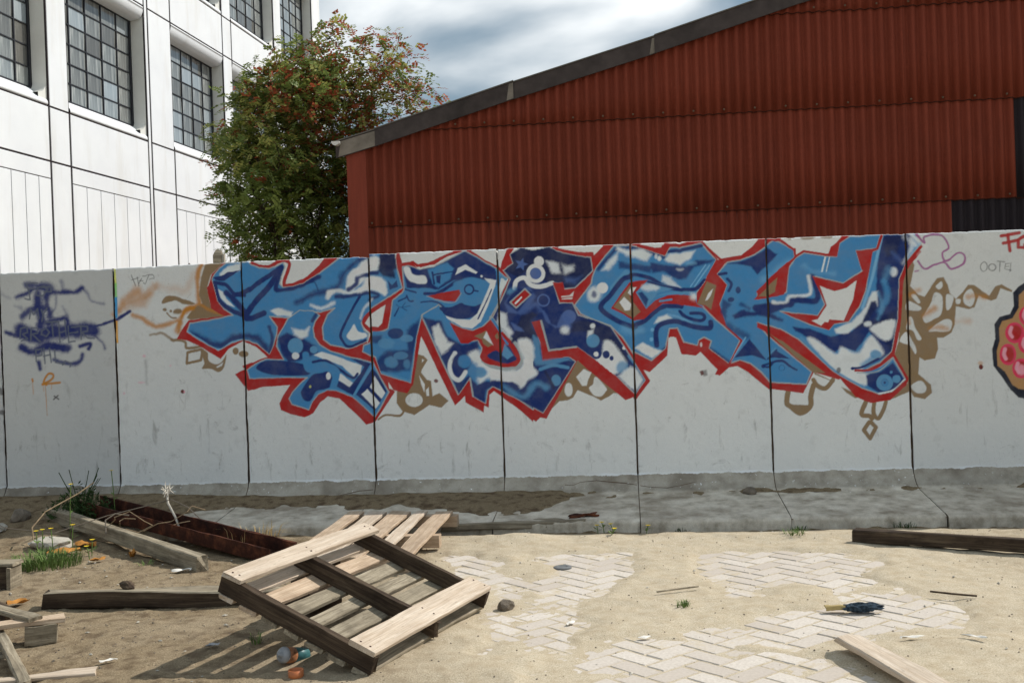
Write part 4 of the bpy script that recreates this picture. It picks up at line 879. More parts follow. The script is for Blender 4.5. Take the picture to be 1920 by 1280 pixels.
('P','w',3.9,0.97,'A',0,1,'43 1278 100 1298 155 1263 165 1161 138 1106 183 1037 100 977 53 930 9 980 -172 1002 -170 1059 -67 1067 47 1075 85 1141'),
('S','q',5.2,0.8,'A',5.5,1,'-71 948 73 865 167 958 245 928'),
('S','q',1.5,0.9,'A',3,1,'205 1067 307 1095 413 1074'),
('P','q',1.5,0.9,'A',0,1,'357 981 353 963 343 949 328 942 312 943 298 951 288 965 285 983 290 1001 300 1014 315 1022 331 1021 345 1012 355 998'),
('S','d',1.5,0.9,'A',2.5,1,'244 1046 291 955 301 926'),
('S','n',2.88,0.9,'C',3.5,0,'662 1799 795 1942 906 1951 920 1948 1056 1901 1152 1865'),
('P','w',3.9,0.85,'C',0,0,'687 1787 748 1868 816 1927 809 1866 745 1790'),
('P','w',3.9,0.9,'C',0,0,'909 1932 998 1933 1065 1891 1024 1838 927 1872 859 1909 801 1942 811 1961'),
('P','w',1.5,0.9,'C',0,1,'1134 1858 1132 1850 1127 1843 1121 1840 1114 1840 1108 1844 1103 1851 1102 1860 1104 1868 1109 1875 1115 1878 1122 1878 1128 1874 1132 1867'),
('P','w',1.5,0.7,'C',0,1,'1106 1874 1104 1866 1101 1859 1096 1855 1091 1856 1086 1860 1083 1867 1082 1875 1084 1884 1087 1891 1092 1894 1097 1894 1102 1890 1105 1883'),
('P','w',3.25,0.95,'C',0,0,'1152 1848 1197 1895 1280 1892 1383 1907 1347 1849 1268 1811 1180 1825'),
('S','n',1.5,0.95,'C',3,1,'1183 1906 1301 1918 1428 1940'),
('P','n',3.45,0.95,'C',0,0,'1053 1827 1180 1807 1316 1792 1385 1833 1531 1837 1492 1812 1369 1785 1308 1698 1244 1696 1149 1759 1060 1753'),
('P','n',3.45,0.85,'C',0,0,'818 1852 955 1821 1062 1802 1051 1753 953 1777 826 1802'),
('P','w',2.6,0.6,'C',0,1,'1294 1771 1291 1767 1283 1764 1272 1763 1260 1764 1249 1766 1242 1769 1239 1773 1242 1777 1250 1780 1261 1781 1273 1780 1284 1778 1291 1775'),
('P','l',3.9,0.6,'C',0,1,'1385 1813 1381 1808 1370 1805 1354 1803 1337 1804 1321 1807 1311 1811 1307 1817 1311 1822 1322 1825 1338 1827 1355 1826 1371 1823 1381 1819'),
('P','w',3.9,0.8,'C',0,0,'1138 1735 1196 1713 1262 1641 1175 1654 1127 1691'),
('S','n',1.2,1,'C',3.5,1,'792 1684 873 1740 923 1748 1049 1714 1145 1655 1262 1624 1374 1624 1444 1683'),
('S','l',0.8,0.9,'C',1.1,0,'1454 1798 1340 1643'),
('S','l',0.8,0.9,'C',1.2,0,'1483 1797 1369 1642'),
('S','q',1.5,1,'C',5.5,0,'872 1768 768 1655'),
('S','n',1.4,1,'C',4.5,1,'899 1734 843 1717 750 1606 674 1511 799 1409 919 1362 920 1372 990 1399 1070 1466 1140 1503 1267 1503'),
('P','w',1.2,0.97,'C',0,1,'732 1659 727 1642 716 1628 699 1621 681 1622 665 1630 655 1645 652 1662 656 1680 668 1693 685 1700 702 1699 718 1691 729 1676'),
('P','w',5.2,0.9,'C',0,1,'677 1612 671 1590 657 1572 637 1563 615 1564 595 1575 583 1594 579 1616 584 1638 599 1655 619 1664 641 1663 660 1652 673 1634'),
('P','n',2.88,0.8,'C',0,1,'643 1613 641 1604 637 1596 630 1592 623 1592 617 1597 613 1605 612 1615 614 1624 619 1632 625 1636 632 1635 638 1631 642 1623'),
('S','l',7.8,0.6,'C',4,1,'840 1355 898 1323 968 1336'),
('P','w',2.6,0.95,'C',0,0,'1065 1379 1093 1425 1158 1445 1198 1414 1122 1396'),
('S','l',2.6,0.7,'C',2,1,'1168 1442 1264 1414 1331 1372'),
('S','q',2.6,0.8,'C',2.5,1,'1159 1482 1217 1460 1276 1458'),
('S','n',1.2,1,'C',3,1,'1256 1464 1303 1418 1400 1389 1435 1411 1411 1441 1334 1446'),
('S','n',1.5,1,'C',4.5,1,'1077 1218 1077 1327 1126 1377 1234 1389 1350 1347 1466 1333 1477 1377'),
('P','m',1,1,'C',0,1,'1380 1423 1378 1419 1373 1415 1366 1414 1358 1414 1351 1416 1346 1420 1345 1424 1347 1428 1352 1432 1359 1433 1367 1433 1374 1431 1378 1427'),
('P','w',2.6,0.97,'C',0,0,'912 1204 974 1243 1052 1199 1115 1177 1039 1125'),
('P','l',1,0.8,'C',0,1,'1062 1333 1060 1327 1056 1323 1051 1320 1045 1320 1039 1323 1036 1328 1035 1334 1036 1340 1040 1345 1046 1347 1052 1347 1057 1344 1061 1339'),
('P','l',1,0.8,'C',0,1,'1053 1262 1051 1256 1047 1250 1041 1247 1035 1248 1030 1251 1026 1257 1025 1263 1027 1270 1031 1276 1037 1278 1043 1278 1048 1275 1052 1269'),
('S','n',2.3,0.8,'C',2.5,1,'1120 1187 1150 1206'),
('S','n',2.88,0.8,'C',3,1,'1461 1185 1603 1078'),
('P','r',0.9,1,None,0,0,'750 1505 816 1598 892 1695 1030 1703 937 1615 1007 1490 1007 1488 1083 1554 1172 1585 1270 1588 1367 1568 1380 1513 1432 1482 1238 1517 1131 1523 1051 1466 990 1414 916 1407 844 1456'),
('P','t',1,1,None,0,0,'767 1516 897 1673 931 1649 888 1595 904 1561 967 1469 911 1429'),
('P','w',1,1,None,0,0,'812 1548 849 1587 901 1533 890 1489 851 1485'),
('P','w',1,1,None,0,0,'878 1618 902 1656 942 1651 900 1597'),
('P','q',1,1,None,0,0,'940 1609 1029 1693 1136 1669 1233 1635 1095 1603 1048 1546 1008 1496'),
('P','w',4,0.8,None,0,1,'1115 1642 1108 1631 1089 1623 1061 1619 1030 1620 1003 1626 984 1636 978 1647 986 1658 1005 1666 1033 1670 1064 1669 1091 1663 1109 1653'),
('P','n',2,0.9,None,0,0,'952 1609 982 1617 1026 1561 1008 1507'),
('S','n',1.5,1,None,2,1,'1029 1690 1145 1655 1262 1626'),
('P','q',1.2,1,None,0,0,'1064 1575 1143 1601 1261 1611 1378 1602 1382 1587 1260 1590 1163 1589'),
('S','q',1,1,None,2,1,'1112 1543 1196 1552'),
('P','w',5,0.9,None,0,1,'1387 1567 1384 1556 1377 1548 1367 1543 1356 1543 1346 1549 1339 1558 1337 1569 1340 1580 1347 1589 1358 1593 1369 1593 1379 1587 1385 1578'),
('P','r',0.8,1,None,0,0,'1531 1832 1580 1837 1610 1819 1533 1729 1604 1647 1546 1507 1594 1336 1545 1379 1452 1486 1380 1518 1382 1592 1450 1678 1461 1717'),
('P','t',1,1,None,0,0,'1460 1678 1527 1645 1485 1468 1443 1501 1383 1513'),
('P','w',1,1,None,0,0,'1444 1536 1470 1594 1503 1622 1484 1573 1458 1540'),
('S','r',0.8,1,None,1.75,0,'1592 1338 1697 1232 1608 1071 1528 987'),
('P','w',1.2,0.8,None,0,1,'1410 1212 1409 1204 1406 1198 1403 1195 1400 1195 1397 1198 1395 1205 1394 1213 1395 1220 1398 1226 1401 1229 1404 1229 1407 1226 1409 1219'),
('P','n',2.3,1,'K',0,0,'1617 1804 1714 1817 1812 1852 1900 1907 1977 1853 1906 1777 1827 1717 1785 1772 1704 1790'),
('S','l',7.8,0.5,'K',4.5,1,'1873 1671 2060 1800'),
('S','n',1.2,1,'K',2.5,1,'1537 1722 1601 1733'),
('P','n',1,0.9,'K',0,1,'1704 1603 1701 1592 1696 1584 1688 1579 1679 1579 1672 1585 1666 1594 1665 1605 1667 1616 1673 1625 1681 1629 1690 1629 1697 1623 1702 1614'),
('P','n',1,0.9,'K',0,1,'1654 1536 1651 1529 1644 1523 1635 1520 1624 1520 1614 1524 1608 1531 1606 1538 1609 1546 1616 1552 1625 1555 1636 1554 1646 1550 1652 1544'),
('S','n',1.2,0.95,'K',2.75,1,'1609 1691 1637 1651 1616 1603'),
('P','n',3.45,0.8,'K',0,0,'1570 1546 1627 1504 1597 1466 1589 1373 1550 1448'),
('P','n',2.88,1,'K',0,0,'1636 1420 1722 1461 1803 1437 1877 1495 2049 1469 1913 1415 1988 1368 1817 1417 1701 1401 1652 1393'),
('S','n',3.45,0.8,'K',2.5,1,'1704 1501 1761 1465'),
('S','n',5.75,0.7,'K',5,1,'1598 1348 1668 1296 1735 1265'),
('P','r',0.9,1,None,0,0,'1795 1530 1901 1641 2047 1767 2032 1606 2014 1556 1917 1540'),
('P','r',0.9,1,None,0,0,'1821 1529 1822 1581 1952 1700 2058 1773 2030 1581 1998 1561'),
('P','t',1,1,None,0,0,'1829 1553 1972 1689 1949 1578 1898 1551'),
('P','r',0.9,1,None,0,0,'1815 1361 1890 1330 2001 1256 2111 1168 2221 1069 2392 951 2391 923 2218 979 2060 1138 1888 1283 1814 1326'),
('P','t',1,1,None,0,0,'1895 1278 1999 1211 2122 1110 2293 974 2205 980 2181 1003'),
('P','n',1.2,1,'K',0,0,'1755 1242 1875 1082 1769 1124 1641 1109'),
('S','l',0.8,0.8,'K',1.2,0,'1727 1255 1613 1082'),
('P','n',1,1,'K',0,0,'1888 1093 1943 1152 2041 1086 1932 1099'),
('S','n',0.9,0.95,'K',1.7,1,'1843 1040 1891 1034 1931 1070 1988 1075 2035 1034'),
('P','n',1,1,'K',0,1,'1862 1040 1860 1034 1856 1029 1851 1027 1845 1027 1839 1030 1836 1035 1835 1041 1836 1047 1840 1051 1846 1054 1852 1054 1857 1051 1860 1046'),
('S','q',0.8,1,'K',1.5,1,'1889 1113 1939 1165'),
('S','n',0.9,0.9,'K',1.7,1,'1843 1045 1945 1071 1995 1066 2044 1030 2087 1006'),
('S','n',1,0.8,'K',1.5,1,'1882 1093 1947 1155'),
('S','n',0.6,0.5,'K',0.6,3,'2001 1022 1998 1011 1989 1004 1979 1002 1968 1006 1962 1015 1961 1026 1966 1036 1975 1042 1986 1042 1995 1037 2000 1027'),
('S','n',2.3,1,'K',5.5,1,'1806 1468 1895 1478 2046 1482 2087 1519 2234 1501 2255 1573 2218 1677'),
('S','w',2.6,0.85,'K',2.5,1,'1933 1504 2021 1498 2060 1546 2199 1553 2193 1684'),
('S','n',3.45,0.9,'K',3.5,1,'1818 1448 1905 1413 1992 1369'),
('S','m',2.3,1,'K',2.5,1,'2020 1447 2245 1452'),
('S','w',0.8,0.9,'K',1.7,0,'2317 1817 2291 1716'),
('S','w',0.7,0.9,'K',1,0,'2347 1816 2321 1715'),
('S','l',6.5,0.4,'K',3,1,'2168 1762 2229 1721 2378 1696'),
('P','r',0.8,1,None,0,0,'2221 1683 2438 1623 2577 1709 2536 1861 2659 1865 2627 1715 2598 1589 2544 1464 2469 1347 2366 1332 2327 1286 2192 1336 1994 1429 2250 1394 2309 1475'),
('P','z',0.9,1,None,0,0,'2273 1610 2374 1568 2462 1590 2534 1642 2505 1506 2435 1353 2332 1365 2323 1344 2298 1348 2272 1320 2207 1360 2249 1368 2316 1468'),
('S','s',0.7,0.7,None,1,0,'2240 1682 2438 1626 2577 1713'),
('P','n',2.3,1,'K',0,0,'2727 1965 2942 1964 2887 1751 2832 1646 2813 1355 2763 1121 2680 1060 2505 993 2581 1057 2683 1156 2612 1260 2509 1130 2411 1158 2360 1122 2225 1216 2188 1230 2090 1288 2072 1320 2190 1300 2339 1241 2489 1274 2592 1388 2664 1538 2691 1791'),
('P','d',4.6,0.9,'K',0,0,'2733 1964 2875 1963 2828 1823 2753 1795 2721 1879'),
('P','d',4.6,0.8,'K',0,0,'2583 1318 2815 1431 2763 1125 2686 1232'),
('P','d',3.45,0.8,'K',0,0,'2620 1514 2669 1500 2667 1436 2564 1300 2514 1289'),
('S','m',4.6,0.9,'K',5.5,1,'2729 1624 2747 1522 2691 1410'),
('S','l',1.5,0.9,'K',2.5,1,'2723 1955 2692 1842 2636 1628 2569 1440'),
('P','w',2.6,0.9,'K',0,0,'2365 1294 2491 1341 2594 1452 2640 1558 2684 1563 2678 1448 2663 1487 2632 1488 2565 1338 2464 1263 2374 1259'),
('S','q',3.9,0.8,'K',3,1,'2683 1550 2707 1447 2677 1359'),
('P','w',3.25,0.95,'K',0,1,'2620 1298 2791 1352 2774 1229 2728 1199 2661 1233'),
('P','w',2.6,0.9,'K',0,1,'2629 1323 2626 1315 2619 1309 2607 1306 2595 1307 2585 1311 2577 1317 2575 1325 2578 1333 2586 1339 2597 1342 2609 1341 2620 1337 2627 1331'),
('P','w',3.9,0.95,'K',0,1,'2173 1227 2238 1219 2372 1112 2417 1165 2523 1113 2618 1241 2672 1182 2706 1102 2612 1050 2554 988 2597 955 2563 879 2380 981 2247 1113'),
('P','q',2.6,0.9,'K',0,1,'2694 1098 2690 1085 2678 1075 2662 1069 2644 1070 2629 1076 2618 1088 2615 1101 2619 1114 2631 1124 2647 1130 2665 1129 2680 1122 2691 1111'),
('S','q',3.9,0.8,'K',4,1,'2555 1026 2631 1075'),
('S','n',1,1,'K',2.25,1,'2480 1003 2555 1013 2668 1067'),
('P','n',0.8,1,'K',0,1,'2498 1003 2496 998 2493 994 2489 992 2484 992 2479 994 2476 998 2475 1003 2477 1008 2480 1012 2485 1014 2489 1014 2494 1011 2497 1007'),
('S','w',5.2,0.7,'K',3,1,'2881 1948 2933 1870 2869 1765'),
('P','w',3.25,0.9,'K',0,1,'2821 1697 2818 1684 2812 1673 2803 1668 2793 1668 2784 1675 2779 1686 2777 1699 2780 1712 2786 1722 2795 1728 2805 1727 2814 1721 2819 1710'),
('S','w',2.6,0.9,'K',3,1,'2918 1965 2995 1895'),
('S','l',2.6,0.8,'K',2.25,1,'2995 1890 2886 1742'),
('S','q',6.5,0.6,'K',4.5,1,'2762 1712 2723 1625'),
('S','v',4.6,0.6,'K',4,1,'2791 1838 2839 1785'),
('S','w',3.9,0.7,'K',2.5,1,'2929 1920 2958 1881'),
('S','r',0.8,1,None,2.2,1,'2505 988 2616 992 2704 1038 2778 1104'),
('S','s',0.8,0.8,None,1.25,1,'2517 970 2665 978 2773 1070'),
('P','n',2.3,1,'K',0,0,'2578 955 2678 971 2772 1038 2846 915 2747 827 2661 823 2588 879'),
('S','q',1,0.95,'K',4,3,'2752 893 2745 870 2728 855 2705 851 2684 860 2670 879 2669 902 2679 923 2698 936 2721 936 2740 924 2751 903'),
('S','m',1,1,'K',2,3,'2727 894 2724 884 2717 878 2708 876 2699 880 2694 888 2693 897 2697 906 2705 911 2714 911 2722 906 2727 898'),
('P','q',1,0.95,'K',0,1,'2823 919 2819 907 2811 897 2799 892 2786 893 2774 898 2766 908 2764 921 2767 933 2776 942 2788 947 2801 946 2813 941 2820 930'),
('P','q',0.8,0.9,'K',0,1,'2769 969 2768 964 2764 960 2760 958 2755 958 2751 960 2748 964 2747 969 2748 974 2751 978 2756 980 2761 980 2765 978 2768 973'),
('S','w',1,0.9,'K',1.7,1,'2660 813 2772 839 2851 911'),
('S','q',1.5,0.9,'K',2.5,1,'2126 1238 2355 990 2550 867'),
('S','r',0.8,1,None,1.75,1,'2955 1967 3008 1902'),
('S','r',0.8,1,None,2.3,1,'2987 1829 2888 1709 2853 1619 2827 1329 2778 1108'),
('S','r',0.8,1,None,2.25,0,'2724 1970 2688 1867 2656 1856'),
('S','r',0.8,1,None,2,0,'2099 1886 2105 1828 1953 1706 1823 1586'),
('S','r',0.8,1,None,2,0,'1911 1965 1998 1954 2101 1882'),
('S','r',0.8,1,None,1.8,0,'2102 1828 2165 1867 2345 1831'),
('P','r',0.8,1,None,0,0,'2335 1826 2359 1892 2400 1920 2436 1961 2498 1967 2422 1917 2402 1818'),
('S','w',3,0.8,None,2.5,1,'3022 1902 3035 1864'),
('S','z',4,0.6,None,3.5,1,'2990 1911 3035 1864 2982 1806'),
('S','x',4.5,1,None,4.4,1,'-3913 1765 -3829 1791 -3734 1832 -3632 1798 -3529 1789 -3426 1787 -3369 1814'),
('S','x',3.6,0.605,None,2.48,1,'-3369 1814 -3324 1772 -3296 1712 -3195 1688'),
('S','x',5.4,0.99,None,7.7,1,'-3735 1797 -3735 1689 -3713 1590 -3725 1531'),
('S','x',5.4,0.935,None,6.05,1,'-3867 1615 -3793 1662 -3658 1666 -3640 1602'),
('S','x',3.6,1,None,4.95,1,'-4008 1492 -3915 1464 -3800 1485'),
('S','x',6.3,1,None,13.75,1,'-3893 1498 -3749 1453 -3645 1479 -3500 1484 -3336 1488 -3285 1477'),
('S','x',2.25,1,None,3.03,1,'-3273 1515 -3201 1532 -3108 1558 -2983 1622'),
('S','x',3.6,0.88,None,2.75,1,'-3276 1437 -3217 1386 -3198 1335'),
('S','x',2.7,0.99,None,3.3,1,'-3402 1361 -3320 1378 -3331 1339'),
('S','x',5.4,1,None,7.7,1,'-3888 1369 -3796 1327 -3670 1372 -3506 1342'),
('S','x',3.6,0.99,None,4.4,1,'-3747 1247 -3739 1197'),
('S','x',3.6,0.935,None,3.85,1,'-3623 1262 -3490 1227 -3407 1246 -3385 1294'),
('S','x',5.4,0.935,None,6.6,1,'-3826 1860 -3631 1832 -3665 1755'),
('S','x',4.5,0.99,None,4.95,1,'-3663 1549 -3507 1582 -3512 1445'),
('S','x',4.5,0.55,None,2.2,1,'-3536 1878 -3528 1819'),
('S','x',4.5,0.495,None,2.2,1,'-3534 1681 -3496 1602'),
('S','x',4.5,0.44,None,2.2,1,'-3926 1696 -3875 1675'),
('S','x',5.4,0.33,None,2.2,1,'-4047 1799 -3965 1757'),
('S','x',3.6,0.55,None,2.2,1,'-3581 1772 -3596 1664 -3660 1608'),
('S','x',3.6,0.88,None,4.4,1,'-3658 1666 -3664 1785'),
('S','g',1,0.85,None,1.6,0,'-3831 1868 -3732 1874'),
('S','g',1,0.85,None,1.6,0,'-3824 1865 -3803 1790 -3800 1741 -3841 1752'),
('S','g',1,0.85,None,1.6,0,'-3812 1822 -3755 1827'),
('S','g',1,0.85,None,1.6,0,'-3747 1778 -3734 1836 -3682 1844 -3652 1814 -3695 1766 -3741 1778'),
('S','g',1,0.85,None,1.6,0,'-3703 1830 -3625 1837 -3622 1798 -3684 1795'),
('S','g',1,0.85,None,1.6,0,'-3811 1593 -3798 1662 -3774 1622 -3741 1670 -3733 1596'),
('S','g',1,0.85,None,1.6,0,'-3710 1659 -3696 1619 -3663 1667'),
('S','g',1,0.85,None,1.6,0,'-3696 1619 -3708 1570'),
('S','g',1,0.85,None,1.6,0,'-3895 1439 -3887 1517 -3834 1530 -3831 1486 -3873 1472 -3833 1437 -3886 1419'),
('S','g',1,0.85,None,1.6,0,'-3807 1426 -3799 1519 -3747 1517 -3748 1478 -3795 1470 -3730 1413'),
('S','g',1,0.85,None,1.6,0,'-3717 1492 -3675 1510 -3650 1479 -3677 1446 -3718 1467 -3712 1491'),
('S','g',1,0.85,None,1.6,0,'-3673 1559 -3575 1560'),
('S','g',1,0.85,None,1.6,0,'-3626 1552 -3620 1449'),
('S','g',1,0.85,None,1.6,0,'-3570 1555 -3566 1398'),
('S','g',1,0.85,None,1.6,0,'-3522 1573 -3512 1445'),
('S','g',1,0.85,None,1.6,0,'-3562 1476 -3516 1485'),
('S','g',1,0.85,None,1.6,0,'-3494 1523 -3494 1396 -3442 1404'),
('S','g',1,0.85,None,1.6,0,'-3491 1464 -3418 1476'),
('S','g',1,0.85,None,1.6,0,'-3468 1512 -3396 1520'),
('S','g',1,0.85,None,1.6,0,'-3390 1417 -3391 1519 -3335 1513 -3336 1478 -3388 1470 -3338 1425 -3282 1418'),
('S','g',1,0.85,None,1.6,0,'-3768 1257 -3769 1346 -3722 1354 -3719 1305 -3766 1297'),
('S','g',1,0.85,None,1.6,0,'-3702 1353 -3696 1235'),
('S','g',1,0.85,None,1.6,0,'-3704 1294 -3652 1303'),
('S','g',1,0.85,None,1.6,0,'-3655 1352 -3644 1243'),
('S','g',1,0.85,None,1.6,0,'-3614 1341 -3608 1242 -3531 1225'),
('S','g',1,0.85,None,1.6,0,'-3552 1221 -3530 1250 -3480 1228 -3491 1204'),
('S','o',1,0.95,None,2.25,1,'-3690 1068 -3712 1093 -3674 1151 -3637 1150 -3633 1125 -3665 1097 -3718 1078'),
('S','o',1.2,0.9,None,2.25,1,'-3723 1074 -3578 1082'),
('S','o',0.8,0.8,None,0.7,1,'-3701 1068 -3697 950 -3694 827'),
('S','o',0.8,0.6,None,0.7,1,'-3718 1069 -3715 1019'),
('S','o',0.8,0.6,None,0.6,1,'-3649 1076 -3650 1032'),
('S','o',1,0.9,None,2,1,'-3807 1116 -3803 1101'),
('S','o',0.8,0.6,None,0.7,1,'-3805 1101 -3803 997'),
('S','j',1,0.9,None,1.5,1,'-3629 977 -3594 952'),
('S','j',1,0.9,None,1.5,1,'-3598 981 -3635 953'),
('S','j',2,0.8,None,2,1,'-4073 1050 -4069 1010'),
('P','j',2,0.8,None,0,1,'-4044 863 -4047 853 -4054 846 -4065 842 -4076 843 -4087 847 -4094 855 -4096 864 -4093 874 -4085 881 -4074 885 -4063 885 -4052 880 -4046 872'),
('P','y',0.7,1,None,0,0,'-3109 1966 -3091 1965 -3084 1821 -3107 1822'),
('P','e',1.5,0.9,None,0,0,'-3108 1851 -3084 1850 -3084 1733 -3107 1734'),
('P','f',0.9,1,None,0,0,'-3111 1742 -3083 1741 -3086 1577 -3109 1578'),
('P','a',0.9,1,None,0,0,'-3109 1556 -3087 1556 -3088 1382 -3105 1382'),
('S','j',0.7,0.75,None,0.7,0,'-2964 1905 -2932 1819'),
('S','j',0.7,0.75,None,0.7,0,'-2962 1866 -2907 1879'),
('S','j',0.7,0.75,None,0.7,0,'-2916 1888 -2905 1815'),
('S','j',0.7,0.75,None,0.7,0,'-2881 1874 -2904 1835'),
('S','j',0.7,0.75,None,0.7,0,'-2899 1857 -2871 1856'),
('S','j',0.7,0.75,None,0.7,0,'-2872 1893 -2820 1899 -2851 1833 -2867 1842'),
('S','j',0.7,0.75,None,0.7,0,'-2820 1899 -2784 1899 -2779 1874 -2820 1863'),
('P','h',2,0.6,None,0,1,'-2871 1270 -2872 1266 -2876 1262 -2881 1260 -2886 1261 -2891 1263 -2894 1266 -2895 1271 -2894 1275 -2890 1279 -2885 1280 -2880 1280 -2875 1278 -2872 1274'),
('P','h',2,0.6,None,0,1,'-2666 1187 -2667 1185 -2669 1182 -2672 1181 -2675 1181 -2678 1183 -2679 1185 -2680 1188 -2679 1191 -2677 1193 -2674 1194 -2671 1194 -2668 1193 -2667 1190'),
('P','h',2,0.6,None,0,1,'-3050 984 -3051 981 -3053 979 -3056 977 -3059 977 -3062 979 -3064 981 -3064 984 -3063 987 -3061 989 -3058 991 -3055 991 -3052 989 -3051 987'),
('P','h',2,0.6,None,0,1,'-2887 1064 -2889 1062 -2897 1061 -2907 1060 -2919 1060 -2930 1062 -2937 1063 -2939 1065 -2937 1067 -2929 1068 -2918 1069 -2907 1068 -2896 1067 -2889 1065'),
('S','j',4,0.35,None,1.5,1,'-2871 1236 -2870 1050'),
('P','b',0.8,1,None,0,1,'-2567 982 -2569 975 -2574 969 -2580 966 -2587 967 -2593 970 -2598 976 -2599 983 -2597 991 -2592 996 -2586 999 -2579 999 -2573 996 -2569 990'),
('P','h',0.8,0.9,None,0,1,'-2562 981 -2563 976 -2565 971 -2568 969 -2571 969 -2574 972 -2576 976 -2576 981 -2575 986 -2573 990 -2570 992 -2567 992 -2564 990 -2563 986'),
('S','u',0.9,0.95,None,1.7,1,'2965 1957 3021 1892 3023 1937 3139 1942 3189 1857 3143 1814 3166 1756 3251 1810 3297 1790 3285 1730 3204 1699 3155 1746 3082 1730 3016 1705 2971 1761'),
('S','u',1,0.8,None,1.5,1,'2949 1687 2971 1693'),
('S','u',1,0.8,None,1.5,1,'3148 1754 3192 1767'),
('S','r',1,0.95,None,2.75,0,'3601 1922 3612 1812'),
('S','r',1,0.95,None,2.75,0,'3555 1920 3680 1938'),
('S','r',1,0.95,None,2.75,0,'3568 1868 3664 1885'),
('S','r',1,0.95,None,2.75,0,'3723 1921 3672 1889 3670 1834 3713 1832 3717 1857'),
('S','j',0.7,0.7,None,0.8,3,'3452 1704 3448 1687 3438 1675 3426 1672 3414 1679 3407 1693 3406 1711 3412 1727 3423 1737 3435 1737 3446 1727 3452 1712'),
('S','j',0.7,0.7,None,0.8,3,'3511 1697 3507 1685 3497 1676 3484 1674 3471 1679 3463 1690 3462 1703 3468 1714 3479 1721 3493 1721 3504 1714 3510 1703'),
('S','j',0.7,0.7,None,0.75,0,'3524 1741 3574 1733'),
('S','j',0.7,0.7,None,0.75,0,'3541 1735 3536 1666'),
('S','j',0.7,0.7,None,0.75,0,'3606 1720 3580 1721 3572 1684 3615 1672'),
('S','j',0.7,0.7,None,0.75,0,'3577 1699 3601 1701'),
('S','j',0.7,0.7,None,0.75,0,'3617 1727 3607 1663'),
('P','k',1,1,None,0,0,'3695 748 3797 802 3860 919 3907 1067 3904 1246 3869 1396 3818 1532 3720 1589 3662 1553 3623 1510 3626 1417 3598 1359 3526 1342 3487 1288 3492 1186 3466 1112 3472 991 3527 912 3582 820 3638 759'),
('P','c',1,1,None,0,0,'3697 812 3784 847 3832 950 3876 1083 3875 1240 3840 1383 3792 1496 3719 1544 3663 1494 3660 1404 3615 1328 3542 1310 3519 1260 3521 1170 3498 1096 3501 991 3550 947 3600 850 3640 822'),
('P','p',0.8,1,None,0,1,'3692 1221 3684 1188 3665 1163 3638 1150 3609 1151 3583 1166 3565 1193 3560 1226 3568 1258 3587 1283 3614 1296 3644 1295 3669 1279 3687 1252'),
('P','r',2,1,None,0,1,'3673 1221 3668 1198 3654 1180 3635 1170 3613 1171 3595 1182 3582 1201 3578 1225 3584 1248 3598 1266 3617 1276 3639 1275 3657 1263 3670 1244'),
('S','h',1.5,0.9,None,3,1,'3604 1261 3593 1224 3608 1194'),
('P','p',0.8,1,None,0,1,'3633 1067 3626 1034 3609 1007 3586 993 3560 994 3537 1010 3522 1037 3518 1072 3525 1105 3542 1132 3565 1145 3591 1144 3614 1128 3628 1100'),
('P','r',2,1,None,0,1,'3617 1068 3612 1043 3600 1024 3583 1014 3564 1015 3548 1026 3537 1046 3534 1071 3539 1095 3551 1114 3568 1124 3587 1123 3603 1111 3613 1091'),
('S','h',1.5,0.9,None,3,1,'3556 1109 3547 1070 3560 1038'),
('P','p',0.8,1,None,0,1,'3721 966 3714 935 3697 910 3672 897 3645 898 3622 913 3606 939 3601 970 3608 1001 3626 1025 3651 1038 3677 1037 3701 1022 3717 996'),
('P','r',2,1,None,0,1,'3705 966 3700 944 3687 926 3669 917 3650 918 3633 928 3621 947 3618 969 3623 992 3636 1009 3654 1018 3673 1017 3690 1007 3701 988'),
('S','h',1.5,0.9,None,3,1,'3641 1004 3631 968 3645 939'),
('P','p',0.8,1,None,0,1,'3787 1340 3780 1308 3761 1282 3736 1269 3708 1270 3683 1285 3666 1312 3661 1345 3669 1377 3687 1402 3713 1415 3741 1414 3766 1398 3782 1371'),
('P','r',2,1,None,0,1,'3769 1340 3764 1317 3751 1299 3732 1289 3712 1290 3694 1301 3682 1321 3679 1344 3684 1367 3697 1385 3716 1395 3736 1394 3754 1382 3766 1363'),
('S','h',1.5,0.9,None,3,1,'3703 1380 3693 1343 3707 1313'),
('P','p',0.8,1,None,0,1,'3779 1138 3772 1106 3753 1081 3726 1067 3697 1069 3671 1084 3653 1111 3648 1144 3656 1176 3675 1201 3702 1214 3731 1213 3757 1197 3774 1170'),
('P','r',2,1,None,0,1,'3761 1139 3756 1116 3742 1098 3723 1088 3701 1089 3683 1100 3670 1119 3666 1143 3672 1166 3686 1184 3705 1194 3726 1193 3745 1181 3757 1162'),
('S','h',1.5,0.9,None,3,1,'3692 1179 3681 1142 3696 1111'),
('P','p',0.8,1,None,0,1,'3852 1218 3845 1187 3829 1163 3805 1150 3780 1151 3757 1166 3742 1191 3738 1223 3744 1254 3761 1278 3785 1290 3810 1289 3833 1274 3847 1248'),
('P','r',2,1,None,0,1,'3836 1219 3831 1196 3819 1179 3802 1169 3784 1170 3768 1181 3757 1199 3754 1222 3759 1244 3771 1262 3788 1271 3806 1270 3822 1259 3833 1240'),
('S','h',1.5,0.9,None,3,1,'3776 1257 3766 1221 3780 1192'),
('P','p',0.8,1,None,0,1,'3849 1039 3843 1010 3826 986 3803 974 3777 975 3755 989 3740 1013 3735 1043 3742 1073 3759 1096 3782 1108 3808 1107 3830 1093 3845 1068'),
('P','r',2,1,None,0,1,'3833 1040 3829 1018 3817 1002 3800 993 3782 993 3765 1003 3754 1021 3751 1043 3756 1064 3768 1081 3785 1090 3803 1089 3820 1078 3830 1061'),
